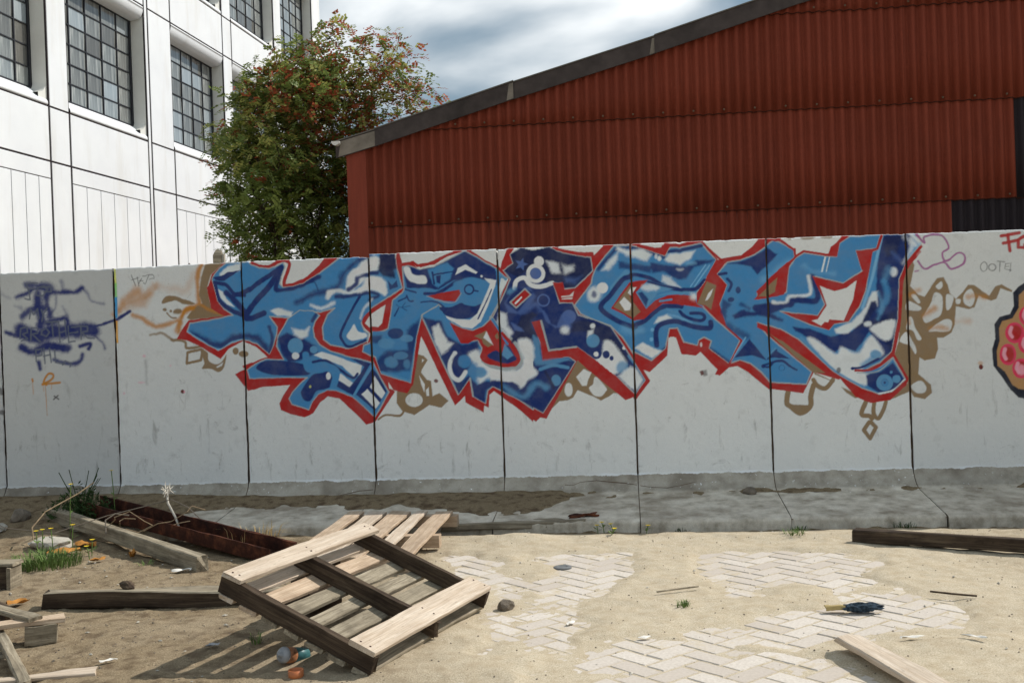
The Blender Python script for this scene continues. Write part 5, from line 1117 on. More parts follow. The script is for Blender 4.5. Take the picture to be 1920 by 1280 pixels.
('S','h',1.5,0.9,None,3,1,'3773 1076 3764 1042 3777 1014'),
('P','p',0.8,1,None,0,1,'3800 921 3794 893 3777 871 3754 859 3728 860 3706 873 3690 897 3686 925 3693 954 3709 976 3733 988 3758 987 3781 973 3796 949'),
('P','r',2,1,None,0,1,'3784 922 3779 901 3768 885 3751 877 3732 877 3716 887 3705 904 3702 925 3707 945 3719 961 3736 970 3754 969 3770 959 3781 942'),
('S','h',1.5,0.9,None,3,1,'3724 957 3714 924 3728 897'),
('P','h',3,0.8,None,0,1,'3697 954 3693 938 3684 924 3671 917 3657 918 3644 926 3636 940 3634 957 3637 973 3647 987 3660 994 3674 993 3686 985 3694 971'),
('P','b',0.8,1,None,0,1,'3400 985 3398 977 3394 971 3388 968 3382 968 3376 971 3372 978 3371 986 3373 994 3377 1000 3383 1003 3389 1003 3395 999 3399 992'),
('P','o',2,0.5,None,0,1,'3401 1012 3399 1007 3394 1003 3387 1000 3379 1001 3372 1003 3368 1008 3366 1013 3368 1018 3373 1022 3380 1024 3388 1024 3395 1021 3399 1017'),
('P','j',2,0.7,None,0,0,'1397 1020 1433 1023 1439 987 1412 980'),
('P','b',1,0.9,None,0,0,'1383 1016 1407 1022 1416 995 1396 981'),
('P','b',1,0.9,None,0,1,'-573 1005 -575 1000 -579 995 -585 992 -592 993 -598 996 -602 1000 -603 1006 -601 1012 -597 1017 -591 1019 -584 1019 -578 1016 -574 1011'),
('P','j',1.5,0.8,None,0,1,'2402 993 2400 984 2395 977 2389 973 2383 973 2377 978 2373 985 2372 994 2374 1003 2378 1010 2384 1013 2391 1013 2397 1009 2401 1001'),
('P','y',1,0.7,None,0,1,'-1558 991 -1559 986 -1561 982 -1565 980 -1569 980 -1573 983 -1575 987 -1576 991 -1575 996 -1572 1000 -1568 1002 -1564 1002 -1561 1000 -1558 995'),
('P','t',1,0.8,None,0,0,'2024 1962 2043 1972 2087 1965 2074 1955'),
('P','t',1,0.8,None,0,0,'2137 1963 2175 1984 2187 1965 2212 1967 2249 1958 2211 1949 2161 1951'),
('P','t',1,0.8,None,0,0,'2287 1959 2312 1968 2374 1960 2361 1953'),
]
PX = 0.00408                      # metres per unit of line width in the tables above

def catmull(p, closed, n=6):
    p = np.asarray(p, float); NN = len(p)
    if NN < 3: return p
    out = []
    for i in (range(NN) if closed else range(NN - 1)):
        if closed: a, b, c, d = p[(i - 1) % NN], p[i], p[(i + 1) % NN], p[(i + 2) % NN]
        else: a, b, c, d = p[max(i - 1, 0)], p[i], p[i + 1], p[min(i + 2, NN - 1)]
        for t in np.arange(n) / n:
            out.append(0.5 * (2 * b + (-a + c) * t + (2 * a - 5 * b + 4 * c - d) * t * t + (-a + 3 * b - 3 * c + d) * t ** 3))
    if not closed: out.append(p[-1])
    return np.array(out)

def parse(t): return np.array([float(v) for v in t.split()]).reshape(-1, 2) / 1000.0
LAYERS = []
for kind, c, soft, al, clip, hw, sm, t in PAINT:
    q = parse(t); closed = kind == 'P' or bool(sm & 2)
    if sm & 1: q = catmull(q, closed)
    LAYERS.append((kind, c, soft * PX, al, clip, hw * PX, closed, q))
CLIPS = {k: parse(v) for k, v in PAINT_CLIPS.items()}
PAINT_GAIN = 1.48
PAINT_COLOURS['r'] = tuple(v * 0.68 for v in PAINT_COLOURS['r'])

def spray(xs, zs):
    """lay the paint layers over a patch of wall; returns colour and cover per point"""
    Hh, Ww = len(zs), len(xs); rgb = np.zeros((Hh, Ww, 3)); A = np.zeros((Hh, Ww)); cm = {}
    XX, ZZ = np.meshgrid(xs, zs)
    wob = field_noise(XX, ZZ, 16, 51, 4); wob2 = field_noise(XX, ZZ, 130, 52, 2)
    for kind, c, soft, al, clip, hw, closed, q in LAYERS:
        m = hw + soft * 2 + 0.01
        i0, i1 = np.searchsorted(xs, [q[:, 0].min() - m, q[:, 0].max() + m]); j0, j1 = np.searchsorted(zs, [q[:, 1].min() - m, q[:, 1].max() + m])
        if i1 <= i0 or j1 <= j0: continue
        sl = (slice(j0, j1), slice(i0, i1)); X, Y = XX[sl], ZZ[sl]
        d = poly_dist(X, Y, q, closed)
        d = np.where(poly_inside(X, Y, q), -d, d) if kind == 'P' else d - hw
        big = soft > 1.8 * PX
        d = d + wob[sl] * (soft * 0.42 if big else 0.0012) + wob2[sl] * (soft * 0.16 if big else 0.0007)
        t = np.clip(0.5 - d / (2 * soft), 0, 1); a = t * t * (3 - 2 * t) * al
        if clip:
            if clip not in cm: cm[clip] = poly_inside(XX, ZZ, CLIPS[clip])
            a = a * cm[clip][sl]
        a3 = a[..., None]
        if c == 'z':
            A[sl] = A[sl] * (1 - a); rgb[sl] = rgb[sl] * (1 - a3)
        else:
            rgb[sl] = rgb[sl] * (1 - a3) + np.array(PAINT_COLOURS[c]) * PAINT_GAIN * a3; A[sl] = A[sl] * (1 - a) + a
    rgb = rgb / np.maximum(A, 1e-4)[..., None]
    return np.minimum(rgb, 0.92), A

wall = thing("concrete_wall", "long pale concrete retaining wall sprayed with big blue and red graffiti letters", "wall", M=frame((0, W_D, 0), WD))
JOINTS = [-7.06, -6.06, -5.06, -4.055, -3.1125, -2.079, -1.0775, -0.0905, 0.9065, 1.897, 2.889, 3.885, 4.88, 5.88, 6.88]
TOPS = [(1.955, 1.957), (1.957, 1.96), (1.962, 1.955), (1.960, 1.959), (1.960, 1.971), (1.971, 1.967), (1.985, 1.984), (1.985, 1.978), (1.979, 1.975), (1.975, 1.967), (1.967, 1.960), (1.962, 1.96), (1.958, 1.96), (1.96, 1.96)]
THK = 0.13
TONE = {2: 0.70, 3: 0.72, 4: 0.92, 5: 0.95, 6: 1.0, 7: 1.0, 8: 1.0, 9: 0.98, 10: 0.88, 11: 0.85}   # tone per panel, darkest at left, slightly darker at right
for p in range(len(JOINTS) - 1):
    s0, s1 = JOINTS[p] + 0.0058, JOINTS[p + 1] - 0.0058
    seen = s1 > -4.2 and s0 < 3.9
    step = 0.0051 if seen else 0.05
    nx = max(3, int((s1 - s0) / step) + 1)
    xs = np.linspace(s0, s1, nx)
    zbot = 0.275
    nz = int((1.95 - zbot) / step) + 1
    t0, t1 = TOPS[p]
    ztop = t0 + (t1 - t0) * (xs - s0) / (s1 - s0)
    zz = np.linspace(zbot, 1.0, nz) * 0 + np.linspace(0, 1, nz)
    ref_z = zbot + (0.5 * (t0 + t1) - 0.012 - zbot) * zz
    chip = 0.006 * np.maximum(0, field_noise(xs[None, :], xs[None, :] * 0 + p, 22, 60 + p, 3)[0])
    rows = []; cols = []
    # foot tip (down, front), foot top, haunch
    lean = 0.004 * math.sin(p * 2.1)
    footlen = FOOT + 0.01 * math.sin(p * 3.3)
    prof = [(footlen, -0.06), (footlen, foot_z(FOOT) - 0.02), (footlen - 0.008, foot_z(FOOT) - 0.006), (footlen - 0.025, foot_z(FOOT))]
    for o in np.linspace(footlen - 0.05, 0.17, 26): prof.append((o, foot_z(o)))
    for o, z in [(0.135, 0.147), (0.11, 0.156), (0.085, 0.170), (0.06, 0.188), (0.038, 0.210), (0.020, 0.234), (0.007, 0.257)]: prof.append((o, z))
    for k, (o, z) in enumerate(prof):
        rag = 0.020 * field_noise(xs[None, :], xs[None, :] * 0 + 3 * p, 14, 80, 3)[0] * (k < 5) + 0.0015 * field_noise(xs[None, :], xs[None, :] * 0 + o * 3, 9, 81, 3)[0]
        xf = s0 - 0.0032 + (xs - s0) * (1 + 0.0064 / (s1 - s0))
        rows.append(np.stack([xf, -(o + rag), np.full(nx, z) + 0.002 * field_noise(xs[None, :], xs[None, :] * 0 + o * 4, 7, 83, 3)[0] * (k > 1)], -1))
    nfoot = len(rows)
    face_rows = np.zeros((nz, nx, 3))
    FX, FZ = np.meshgrid(xs, ref_z)
    FZ2 = zbot + (ztop[None, :] - 0.010 - chip[None, :] - zbot) * zz[:, None]
    relief = 0.0022 * field_noise(FX, FZ2, 2.0, 90 + p, 4) + 0.0006 * field_noise(FX, FZ2, 40, 91 + p, 2) + lean * (FZ2 - 1)
    edge = np.minimum(FX - s0, s1 - FX)
    eround = 0.006 * np.clip(1 - edge / 0.008, 0, 1) ** 2 * (1 + 0.8 * field_noise(FX, FZ2, 18, 95 + p, 3)) * 1.4
    jag = 0.0022 * field_noise(FZ2, FX * 0 + p * 7.0, 9, 97, 4) + 0.0022
    FXj = FX + np.where(FX - s0 < 0.001, jag * -0.9 + 0.003, 0) + np.where(s1 - FX < 0.001, jag - 0.003, 0)
    face_rows[..., 0] = FXj; face_rows[..., 1] = relief + np.maximum(eround, 0); face_rows[..., 2] = FZ2
    topz = ztop - chip
    tail = [np.stack([xs, np.full(nx, 0.004) + relief[-1], topz - 0.003], -1), np.stack([xs, np.full(nx, 0.012), topz], -1),
            np.stack([xs, np.full(nx, THK - 0.01), topz], -1), np.stack([xs, np.full(nx, THK), topz - 0.01], -1), np.stack([xs, np.full(nx, THK), np.full(nx, -0.06)], -1)]
    V = np.concatenate([np.array(rows), face_rows, np.array(tail)], 0)
    nr = V.shape[0]
    # end faces: fold the outline inwards so that the joint has depth
    endL = V[:, :1].copy(); endR = V[:, -1:].copy(); cen = np.array([0, 0.05, 0.0])
    me = bpy.data.meshes.new("panel")
    idx = np.arange(nr * nx).reshape(nr, nx)
    F = np.stack([idx[:-1, :-1], idx[:-1, 1:], idx[1:, 1:], idx[1:, :-1]], -1).reshape(-1, 4)
    # side caps: strips from front profile to the back face line
    extra = []; FE = []
    base_n = nr * nx
    for col in (0, nx - 1):
        st = base_n + len(extra)
        for r in range(nr - 5):
            x, y, z = V[r, col]
            extra.append((x, THK - 0.002, max(z, -0.06)))
        for r in range(nr - 6):
            a, b, c, d = idx[r, col], idx[r + 1, col], st + r + 1, st + r
            FE.append((a, b, c, d) if col == nx - 1 else (d, c, b, a))
    VV = np.concatenate([V.reshape(-1, 3), np.array(extra)], 0)
    FF = np.concatenate([F, np.array(FE)], 0)
    raw_mesh(me, VV, FF)
    ca_ = np.zeros((len(VV), 4), np.float32)
    if seen:
        rgb, A = spray(xs, ref_z)
        blk = np.concatenate([rgb, A[..., None]], -1)
        full = np.zeros((nr, nx, 4), np.float32); full[nfoot:nfoot + nz] = blk; full[nfoot + nz] = blk[-1]
        ca_[:nr * nx] = full.reshape(-1, 4)
    atr = me.attributes.new("paint", 'FLOAT_COLOR', 'POINT'); atr.data.foreach_set('color', ca_.ravel())
    pn = link("panel", me, M['panel'], wall); tn = TONE.get(p, 0.97); pn.color = (tn, tn, tn * 1.01, 1)
for s in JOINTS[1:-1]:
    m = MB(); m.box(s - 0.02, s + 0.02, 0.026, 0.10, 0.0, 1.9); m.build("joint_strip", M['jointdark'], wall)
    m = MB(); pf_ = [(FOOT - 0.01, foot_z(FOOT) - 0.012), (0.5, foot_z(0.5) - 0.007), (0.17, foot_z(0.17) - 0.007), (0.10, 0.152), (0.05, 0.188), (0.012, 0.235)]
    for x in (s - 0.012, s + 0.012):
        for o_, z_ in pf_: m.v.append((x, -o_, z_))
    for i in range(5): m.f.append((i, 6 + i, 7 + i, i + 1))
    m.build("joint_dirt", M['dirtfill'], wall)

def hz(z):      # distance of the haunch surface from the wall face at height z
    P_ = [(0.147, 0.135), (0.156, 0.11), (0.170, 0.085), (0.188, 0.06), (0.210, 0.038), (0.234, 0.020), (0.257, 0.007), (0.28, 0.0)]
    return float(np.interp(z, [a for a, _ in P_], [b for _, b in P_]))
for cr_ in ([(0.36, 0.205), (0.42, 0.20), (0.48, 0.222), (0.60, 0.232), (0.72, 0.215), (0.80, 0.208), (0.895, 0.195)], [(0.92, 0.19), (1.0, 0.178), (1.12, 0.172), (1.2, 0.185), (1.33, 0.21)], [(-1.09, 0.20), (-1.2, 0.19), (-1.34, 0.168), (-1.52, 0.158)]):
    m = MB(); m.tube([(a + random.uniform(-0.004, 0.004), -hz(b) - 0.0005, b + random.uniform(-0.003, 0.003)) for a, b in cr_], 0.0028, 5); m.build("crack", M['jointdark'], wall)
# ------------------------------------------------------------------ corrugated shed
SH_D = 19.8
shed = thing("shed", "rust red corrugated shed with sloping dark fascia behind the graffiti wall", "shed", M=frame((0, SH_D, 0), WD))
ROOF = [(-3.10, 4.64), (-2.34, 4.825), (0.18, 5.53), (2.75, 6.20), (5.30, 6.92), (8.60, 7.80), (12.2, 6.85), (16.0, 5.80), (20.2, 4.64)]   # underside line of the fascia
def roof_z(s):
    for (a, za), (b, zb) in zip(ROOF, ROOF[1:]):
        if s <= b: return za + (zb - za) * (s - a) / (b - a)
    return ROOF[-1][1]
PITCH = 0.1775
def sheet(s0, s1, z0, top, yoff, mat, tilt=0.0):
    """one corrugated sheet; top(s) gives its upper edge"""
    n = max(8, int(round((s1 - s0) / PITCH * 8)))
    m = MB(); xs = np.linspace(s0, s1, n + 1); nzr = 3
    for k in range(nzr):
        for x in xs:
            zt = top(x); z = z0 + (zt - z0) * k / (nzr - 1)
            ph = 2 * math.pi * (x / PITCH)
            m.v.append((x, yoff + 0.044 * math.cos(ph) + tilt * (z - z0), z + (0.002 * math.cos(ph * 0.5 + s0) if k == 0 else 0)))
    c = n + 1
    for k in range(nzr - 1):
        for i in range(n):
            m.f.append((k * c + i, k * c + i + 1, (k + 1) * c + i + 1, (k + 1) * c + i))
    # turned-in lower lip gives the sheet its thickness
    o = len(m.v)
    for i in range(c):
        x, y, z = m.v[i]; m.v.append((x, y + 0.009, z))
    for i in range(n): m.f.append((o + i, o + i + 1, i + 1, i))
    nmain = len(m.f); o2 = len(m.v)
    for i in range(c):
        x, y, z = m.v[i]; m.v.append((x, y + 0.004, z)); m.v.append((x, y + 0.004, z - 0.014 - 0.004 * random.random()))
    for i in range(n): m.f.append((o2 + 2 * i + 1, o2 + 2 * i + 3, o2 + 2 * i + 2, o2 + 2 * i))
    ob = m.build("corrugated_sheet", mat, shed, smooth=True)
    ob.data.materials.append(M['lapedge'])
    for pg in ob.data.polygons[nmain:]: pg.material_index = 1  # dark strip hanging below each sheet's lower edge
    return ob
ROWS = [0.0, 1.69, 3.38, 5.095, 6.78, 8.4]
SW = PITCH * 6
s = -2.57
k = 0
while s < 20.0:
    e = min(s + SW, 20.0)
    for r in range(len(ROWS) - 1):
        z0, z1 = ROWS[r], ROWS[r + 1] + 0.12
        if z0 > max(roof_z(s), roof_z(e), roof_z((s + e) / 2)) + 0.02: continue
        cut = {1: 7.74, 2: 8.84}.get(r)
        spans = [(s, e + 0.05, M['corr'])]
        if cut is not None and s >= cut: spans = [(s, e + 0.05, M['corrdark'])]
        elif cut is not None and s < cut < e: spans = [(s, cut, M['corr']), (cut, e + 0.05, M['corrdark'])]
        top = (lambda x, z1=z1: min(z1, roof_z(x) + 0.06))
        for sa_, sb_, mat in spans:
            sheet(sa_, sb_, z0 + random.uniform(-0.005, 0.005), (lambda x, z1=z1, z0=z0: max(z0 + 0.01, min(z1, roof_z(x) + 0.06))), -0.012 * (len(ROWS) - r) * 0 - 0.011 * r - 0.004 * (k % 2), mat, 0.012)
    s = e; k += 1
mbolt = MB()
for r in (2, 3, 4):
    x = -2.57 + PITCH * 0.5
    while x < 13:
        z = ROWS[r] + 0.055
        if z < roof_z(x) - 0.03: mbolt.lathe([(0.019, 0.0), (0.019, 0.006), (0.010, 0.016)], 8, Matrix.Translation((x, -0.06 - 0.011 * r, z)) @ Matrix.Rotation(math.pi / 2, 4, 'X'))
        x += PITCH * 3
tag(mbolt.build("bolts", M['jointdark'], shed), kind="stuff")
m = MB(); m.add([(-2.92, -0.07, 0), (-2.56, -0.07, 0), (-2.56, -0.07, roof_z(-2.56)), (-2.92, -0.07, roof_z(-2.92) + 0.02), (-2.92, 0.35, 0), (-2.92, 0.35, roof_z(-2.92)), (-2.56, -0.04, 0), (-2.56, -0.04, roof_z(-2.56))],
                [(0, 1, 2, 3), (4, 0, 3, 5), (1, 6, 7, 2)]); m.build("corner_trim", M['trim'], shed)
# fascia boards, each overlapping the next one uphill
FJ = [(-3.10, -2.30), (-2.36, 0.20), (0.16, 2.77), (2.73, 5.32), (5.28, 8.62), (8.58, 12.2), (12.2, 16.0), (16.0, 20.3)]
for i, (a, b) in enumerate(FJ):
    za, zb = roof_z(a), roof_z(b); t = 0.30 + 0.012 * (i % 2); y = -0.13 - 0.02 * (i % 2)
    sl = (zb - za) / (b - a); dz = t * 1.0
    m = MB(); m.add([(a, y, za), (b, y, zb), (b, y, zb + dz), (a, y, za + dz), (a, y + 0.03, za), (b, y + 0.03, zb), (b, y + 0.03, zb + dz), (a, y + 0.03, za + dz)],
                    [(0, 1, 2, 3), (5, 4, 7, 6), (4, 0, 3, 7), (1, 5, 6, 2), (3, 2, 6, 7), (4, 5, 1, 0)])
    fb = m.build("fascia_board", M['fascia'], shed)
    if i in (0, 1, 2):       # bare worn end where the next board has slid away
        x0 = b - (0.30 if i == 0 else 0.13); x1 = b - 0.005; y2 = y - 0.003
        if i == 0: x0 = a + 0.05
        m = MB(); m.add([(x0, y2, roof_z(x0) + 0.01), (x1, y2, za + (zb - za) * (x1 - a) / (b - a) + 0.01), (x1 + 0.0, y2, za + (zb - za) * (x1 - a) / (b - a) + dz - 0.02), (x0 + 0.05, y2, roof_z(x0 + 0.05) + dz - 0.02)], [(0, 1, 2, 3)])
        m.build("worn_patch", M['fasciaend'], fb)
    # thin capping strip along the top
    m = MB(); y0 = y - 0.02
    m.add([(a, y0, za + dz), (b, y0, zb + dz), (b, y0, zb + dz + 0.02), (a, y0, za + dz + 0.02), (a, y0 + 0.2, za + dz), (b, y0 + 0.2, zb + dz), (b, y0 + 0.2, zb + dz + 0.02), (a, y0 + 0.2, za + dz + 0.02)],
          [(0, 1, 2, 3), (5, 4, 7, 6), (4, 0, 3, 7), (1, 5, 6, 2), (3, 2, 6, 7), (4, 5, 1, 0)]); m.build("capping", M['roof'], shed)
m = MB()
for (a, za), (b, zb) in zip(ROOF, ROOF[1:]):
    o = len(m.v); m.v += [(a, -0.1, za + 0.27), (b, -0.1, zb + 0.27), (b, 22, zb + 0.27), (a, 22, za + 0.27)]; m.f.append((o, o + 1, o + 2, o + 3))
m.build("roof", M['roof'], shed)
m = MB(); m.box(-2.90, -2.86, 0.0, 22, 0, 4.85); m.build("side_wall", M['corr'], shed)
m = MB(); m.box(19.9, 19.95, 0.0, 22, 0, 4.85); m.build("side_wall", M['corr'], shed)
m = MB(); m.add([(-2.9, 0.05, 0), (19.9, 0.05, 0), (19.9, 0.05, 4.8), (8.6, 0.05, 7.92), (-2.9, 0.05, 4.75)], [(0, 1, 2, 3, 4)]); m.build("backing_wall", M['corrdark'], shed)
# half-round gutter along the eave, its stopped end towards us
m = MB(); prof = [(math.cos(t), math.sin(t)) for t in np.linspace(math.pi, 2 * math.pi, 9)]
for yy in (-0.26, 21.0):
    for c, s_ in prof: m.v.append((-3.07 + 0.075 * c, yy, 4.93 + 0.075 * s_))
for i in range(8): m.f.append((i, i + 1, 9 + i + 1, 9 + i))
m.f.append(tuple(range(9))); m.build("gutter", M['gutter'], shed)

# ------------------------------------------------------------------ white office building
TH = math.radians(8.2)
FD = Vector((math.sin(TH), math.cos(TH), 0))
KB = 1.12
def kz(z): return 1.35 + (z - 1.35) * KB
bld = thing("white_building", "white clad industrial building with big gridded windows beyond the wall at left", "building", M=frame((-8.539 * KB, 18.5 * KB, 0), FD))
# local x runs along the facade away from us, local y = into the building side is +y ; the facade looks towards -y
PIERS = [(-9.0, -8.35), (-5.25, -4.60), (-1.60, -0.95), (1.56, 2.25), (5.58, 6.70), (9.70, 10.29), (13.50, 14.14), (17.06, 17.95)]
PIERS = [(a * KB, b * KB) for a, b in PIERS]
STOREY = 3.95 * KB
REC = 0.31 * KB
TOPZ = kz(15.2); XE = 17.95 * KB; XS = -9.0 * KB
BAND = kz(4.775); SILL = kz(5.785); SP = SILL - BAND
m = MB(); m.box(XS, XE - 0.05, REC + 0.12, 14.0, 0, TOPZ); m.build("core_wall", M['inside'], bld)
m = MB(); m.box(XE - 0.05, XE - 0.005, 0.02, 14.0, 0, TOPZ); m.build("end_wall", M['clad'], bld)
m = MB(); m.box(XS, XE, 0.0, 14.0, TOPZ, TOPZ + 0.15); m.build("roof", M['roof'], bld)
def slab(x0, x1, z0, z1, y0=0.0, y1=0.06, mat='clad', name="cladding_panel", rb=0.006):
    m = MB()
    m.add([(x0, y1, z0), (x1, y1, z0), (x1, y1, z1), (x0, y1, z1), (x0, y0 + rb, z0), (x1, y0 + rb, z0), (x1, y0 + rb, z1), (x0, y0 + rb, z1),
           (x0 + rb, y0, z0 + rb), (x1 - rb, y0, z0 + rb), (x1 - rb, y0, z1 - rb), (x0 + rb, y0, z1 - rb)],
          [(0, 1, 5, 4), (1, 2, 6, 5), (2, 3, 7, 6), (3, 0, 4, 7), (4, 5, 9, 8), (5, 6, 10, 9), (6, 7, 11, 10), (7, 4, 8, 11), (8, 9, 10, 11)])
    return m.build(name, M[mat], bld)
LINES = [0.0, BAND, SILL, BAND + STOREY, SILL + STOREY, BAND + 2 * STOREY, SILL + 2 * STOREY, TOPZ]
GV, GH = 0.036, 0.019
for i, (a, b) in enumerate(PIERS):
    m = MB(); m.box(a, b, 0.012, REC + 0.14, 0, TOPZ); m.build("pier", M['cladjoint'], bld)
    for z0, z1 in zip(LINES, LINES[1:]):
        slab(a + GV, b - GV, z0 + GH, z1 - GH)
    if i == 4:   # narrow strip at the movement joint
        slab(5.445 * KB, 5.545 * KB, GH, TOPZ)
        m = MB(); m.box(5.42 * KB, 5.585 * KB, 0.012, REC + 0.3, 0, TOPZ); m.build("pier", M['cladjoint'], bld)
def bay_edges(i):
    a = PIERS[i][1]; b = PIERS[i + 1][0]
    if i == 3: b = 5.42 * KB
    return a, b
NCOL, NROW = 5, 6
def window(a, b, z0, z1):
    w = bpy.data.objects.new("window", None); COLL.objects.link(w); w.parent = bld
    w.location = (a, REC, z0)
    W, H = b - a, z1 - z0
    fm = MB(); t = 0.038
    fm.box(0, W, 0.0, 0.07, 0, t); fm.box(0, W, 0.0, 0.07, H - t, H); fm.box(0, t, 0.002, 0.072, t, H - t); fm.box(W - t - 0.05, W, 0.002, 0.072, t, H - t)
    for c in range(1, NCOL): x = W * c / NCOL; fm.box(x - 0.017, x + 0.017, 0.004, 0.06, t, H - t)
    for r in range(1, NROW): z = H * r / NROW; fm.box(t, W - t, 0.008, 0.055, z - 0.012, z + 0.012)
    fm.build("frame", M['winframe'], w)
    for c in range(NCOL):
        for r in range(NROW):
            pw, ph = W / NCOL, H / NROW
            pm = MB(); tx, tz = random.gauss(0, 0.003), random.gauss(0, 0.003)
            pm.add([(0, tx, 0), (pw, -tx + tz, 0), (pw, -tx - tz, ph), (0, tx - tz, ph)], [(0, 1, 2, 3)])
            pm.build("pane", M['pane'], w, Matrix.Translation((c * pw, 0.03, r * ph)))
def rounded_strip(name, a, b, pts, mat):
    m = MB(); k = len(pts)
    for x in (a, b):
        for y, z in pts: m.v.append((x, y, z))
    for i in range(k - 1): m.f.append((i, k + i, k + i + 1, i + 1))
    return m.build(name, mat, bld, smooth=True)
for i in range(len(PIERS) - 1):
    a, b = bay_edges(i)
    a += 0.0; b -= 0.0
    m = MB(); m.box(a, b, 0.012, 0.3, 0, SILL + 0.01); m.build("bay_backing", M['cladjoint'], bld)
    n = 6
    for j in range(n):
        x0 = a + (b - a) * j / n; x1 = a + (b - a) * (j + 1) / n
        slab(x0 + (GV if j == 0 else 0.009), x1 - (GV if j == n - 1 else 0.009), 0.0, kz(4.455) - 0.009, name="ribbed_panel")
    slab(a + GV, b - GV, kz(4.455) + 0.009, BAND - GH)
    for fl in range(3):
        zb = BAND + fl * STOREY
        if fl > 0:
            m = MB(); m.box(a, b, 0.012, 0.3, zb - 0.15, zb + SP + 0.01); m.build("bay_backing", M['cladjoint'], bld)
        slab(a + GV, b - GV, zb + GH, zb + SP - GH)
        if fl == 2:
            slab(a + GV, b - GV, zb + SP + GH, TOPZ); continue
        zs = zb + SP
        # sill: rolls back from the face to the glass
        pts = [(0.05, zs + GH), (0.0, zs + GH + 0.004)] + [(0.0, zs + 0.06)] + [(0.06 - 0.06 * math.cos(t), zs + 0.06 + 0.08 * math.sin(t)) for t in np.linspace(0.2, math.pi / 2, 6)] + [(REC + 0.02, zs + 0.385)]
        rounded_strip("sill", a + GV, b - GV, pts, M['clad'])
        # bullnosed head above the window
        zh = zs + 2.60; zl = zb + STOREY
        pts = [(0.05, zl - GH), (0.0, zl - GH - 0.004), (0.0, zl - 0.06)] + [(0.18 - 0.18 * math.cos(t), zl - 0.06 - 0.27 * math.sin(t)) for t in np.linspace(0, math.pi / 2, 9)] + [(REC + 0.02, zl - 0.345)]
        rounded_strip("head", a + GV, b - GV, pts, M['clad'])
        for x in (a, b):
            sgn = 1 if x == a else -1
            m = MB(); m.add([(x + sgn * 0.002, 0.04, zs), (x + sgn * 0.002, REC + 0.1, zs), (x + sgn * 0.002, REC + 0.1, zl), (x + sgn * 0.002, 0.04, zl)], [(0, 1, 2, 3)])
            m.build("reveal", M['reveal'], bld)
        # rounded lower corner of the opening on the far side
        cp = [(b - 0.002, zs + 0.05), (b - 0.30, zs + 0.06)] + [(b - 0.30 + 0.30 * math.sin(t), zs + 0.24 + 0.30 - 0.30 * math.cos(t)) for t in np.linspace(0, math.pi / 2, 7)]
        m = MB()
        for y in (0.05, REC):
            for x, z in cp: m.v.append((x, y, z))
        k = len(cp); m.f.append(tuple(range(k)))
        for j in range(2, k - 1): m.f.append((j, j + 1, k + j + 1, k + j))
        m.build("corner_fillet", M['reveal'], bld)
        window(a + 0.01, b - 0.01, zs + 0.37, zl - 0.33)

# ------------------------------------------------------------------ things just behind the wall
post = thing("concrete_post", "short grey post peeping over the wall beside the tree", "post", (-2.79, 10.5, 0))
m = MB(); m.box(-0.04, 0.04, -0.04, 0.04, 0, 2.19); m.add([(-0.04, -0.04, 2.19), (0.04, -0.04, 2.19), (0.04, 0.04, 2.19), (-0.04, 0.04, 2.19), (-0.02, 0, 2.245), (0.035, 0, 2.24)], [(0, 1, 5, 4), (2, 3, 4, 5), (1, 2, 5), (3, 0, 4)])
m.build("shaft", M['grey'], post)
m = MB(); m.box(0.042, 0.062, -0.03, 0.03, 0, 2.2); m.build("batten", M['conc'], post)
heap = thing("rubble_heap", "dark rounded heap just showing above the wall left of the grey post", "heap", (-3.10, 10.6, 0))
m = MB(); nn = 24
for r in range(9):
    for k in range(nn):
        a = 2 * math.pi * k / nn; rr = 0.75 * (1 - (r / 8.0) ** 2.2) + 0.001
        z = 2.135 * r / 8.0
        q = 1 + 0.12 * vnoise(math.cos(a) * 2, math.sin(a) * 2, z * 2)
        m.v.append((rr * q * math.cos(a), rr * q * 0.8 * math.sin(a), z if r == 8 else z * (0.97 + 0.03 * q)))
for r in range(8):
    for k in range(nn): m.f.append((r * nn + k, r * nn + (k + 1) % nn, (r + 1) * nn + (k + 1) % nn, (r + 1) * nn + k))
m.build("mound", plain("heap_soil", srgb(84, 62, 56), 0.95, 0.4, 6, bump=0.8), heap, smooth=True)

# ------------------------------------------------------------------ rowan tree
tree = thing("rowan_tree", "bushy green tree with red berries between the white building and the red shed", "tree", (-4.05, 22.0, 0))
TY = 22.0
def tp(px, py, y):    # crown outline, surveyed from the photograph, at distance y
    d = _fw + _rt * ((px - 960) / 2050.0) + _up * ((640 - py) / 2050.0)
    return Vector((0, 0, CAM_H)) + d * (y / d.y)
OUT = [(598, 80), (622, 42), (650, 62), (684, 72), (726, 56), (758, 80), (786, 96), (778, 130), (802, 158), (862, 178), (805, 205), (740, 240), (690, 262), (655, 290), (652, 500), (560, 520), (470, 515), (430, 470), (402, 430), (412, 388), (398, 352), (432, 330), (404, 290), (402, 250), (432, 222), (440, 180), (462, 150), (500, 118), (532, 100), (562, 84)]
OUTW = np.array([[tp(x, y, TY).x, tp(x, y, TY).z] for x, y in OUT])
def in_crown(x, z): return bool(poly_inside(np.array([x]), np.array([z]), OUTW)[0])
base = Vector((-3.75, 22.0, 0))
tips = []
br = MB()
r_ = random.Random(11)
cx0, cx1, cz0, cz1 = OUTW[:, 0].min(), OUTW[:, 0].max(), OUTW[:, 1].min(), OUTW[:, 1].max()
stems = []
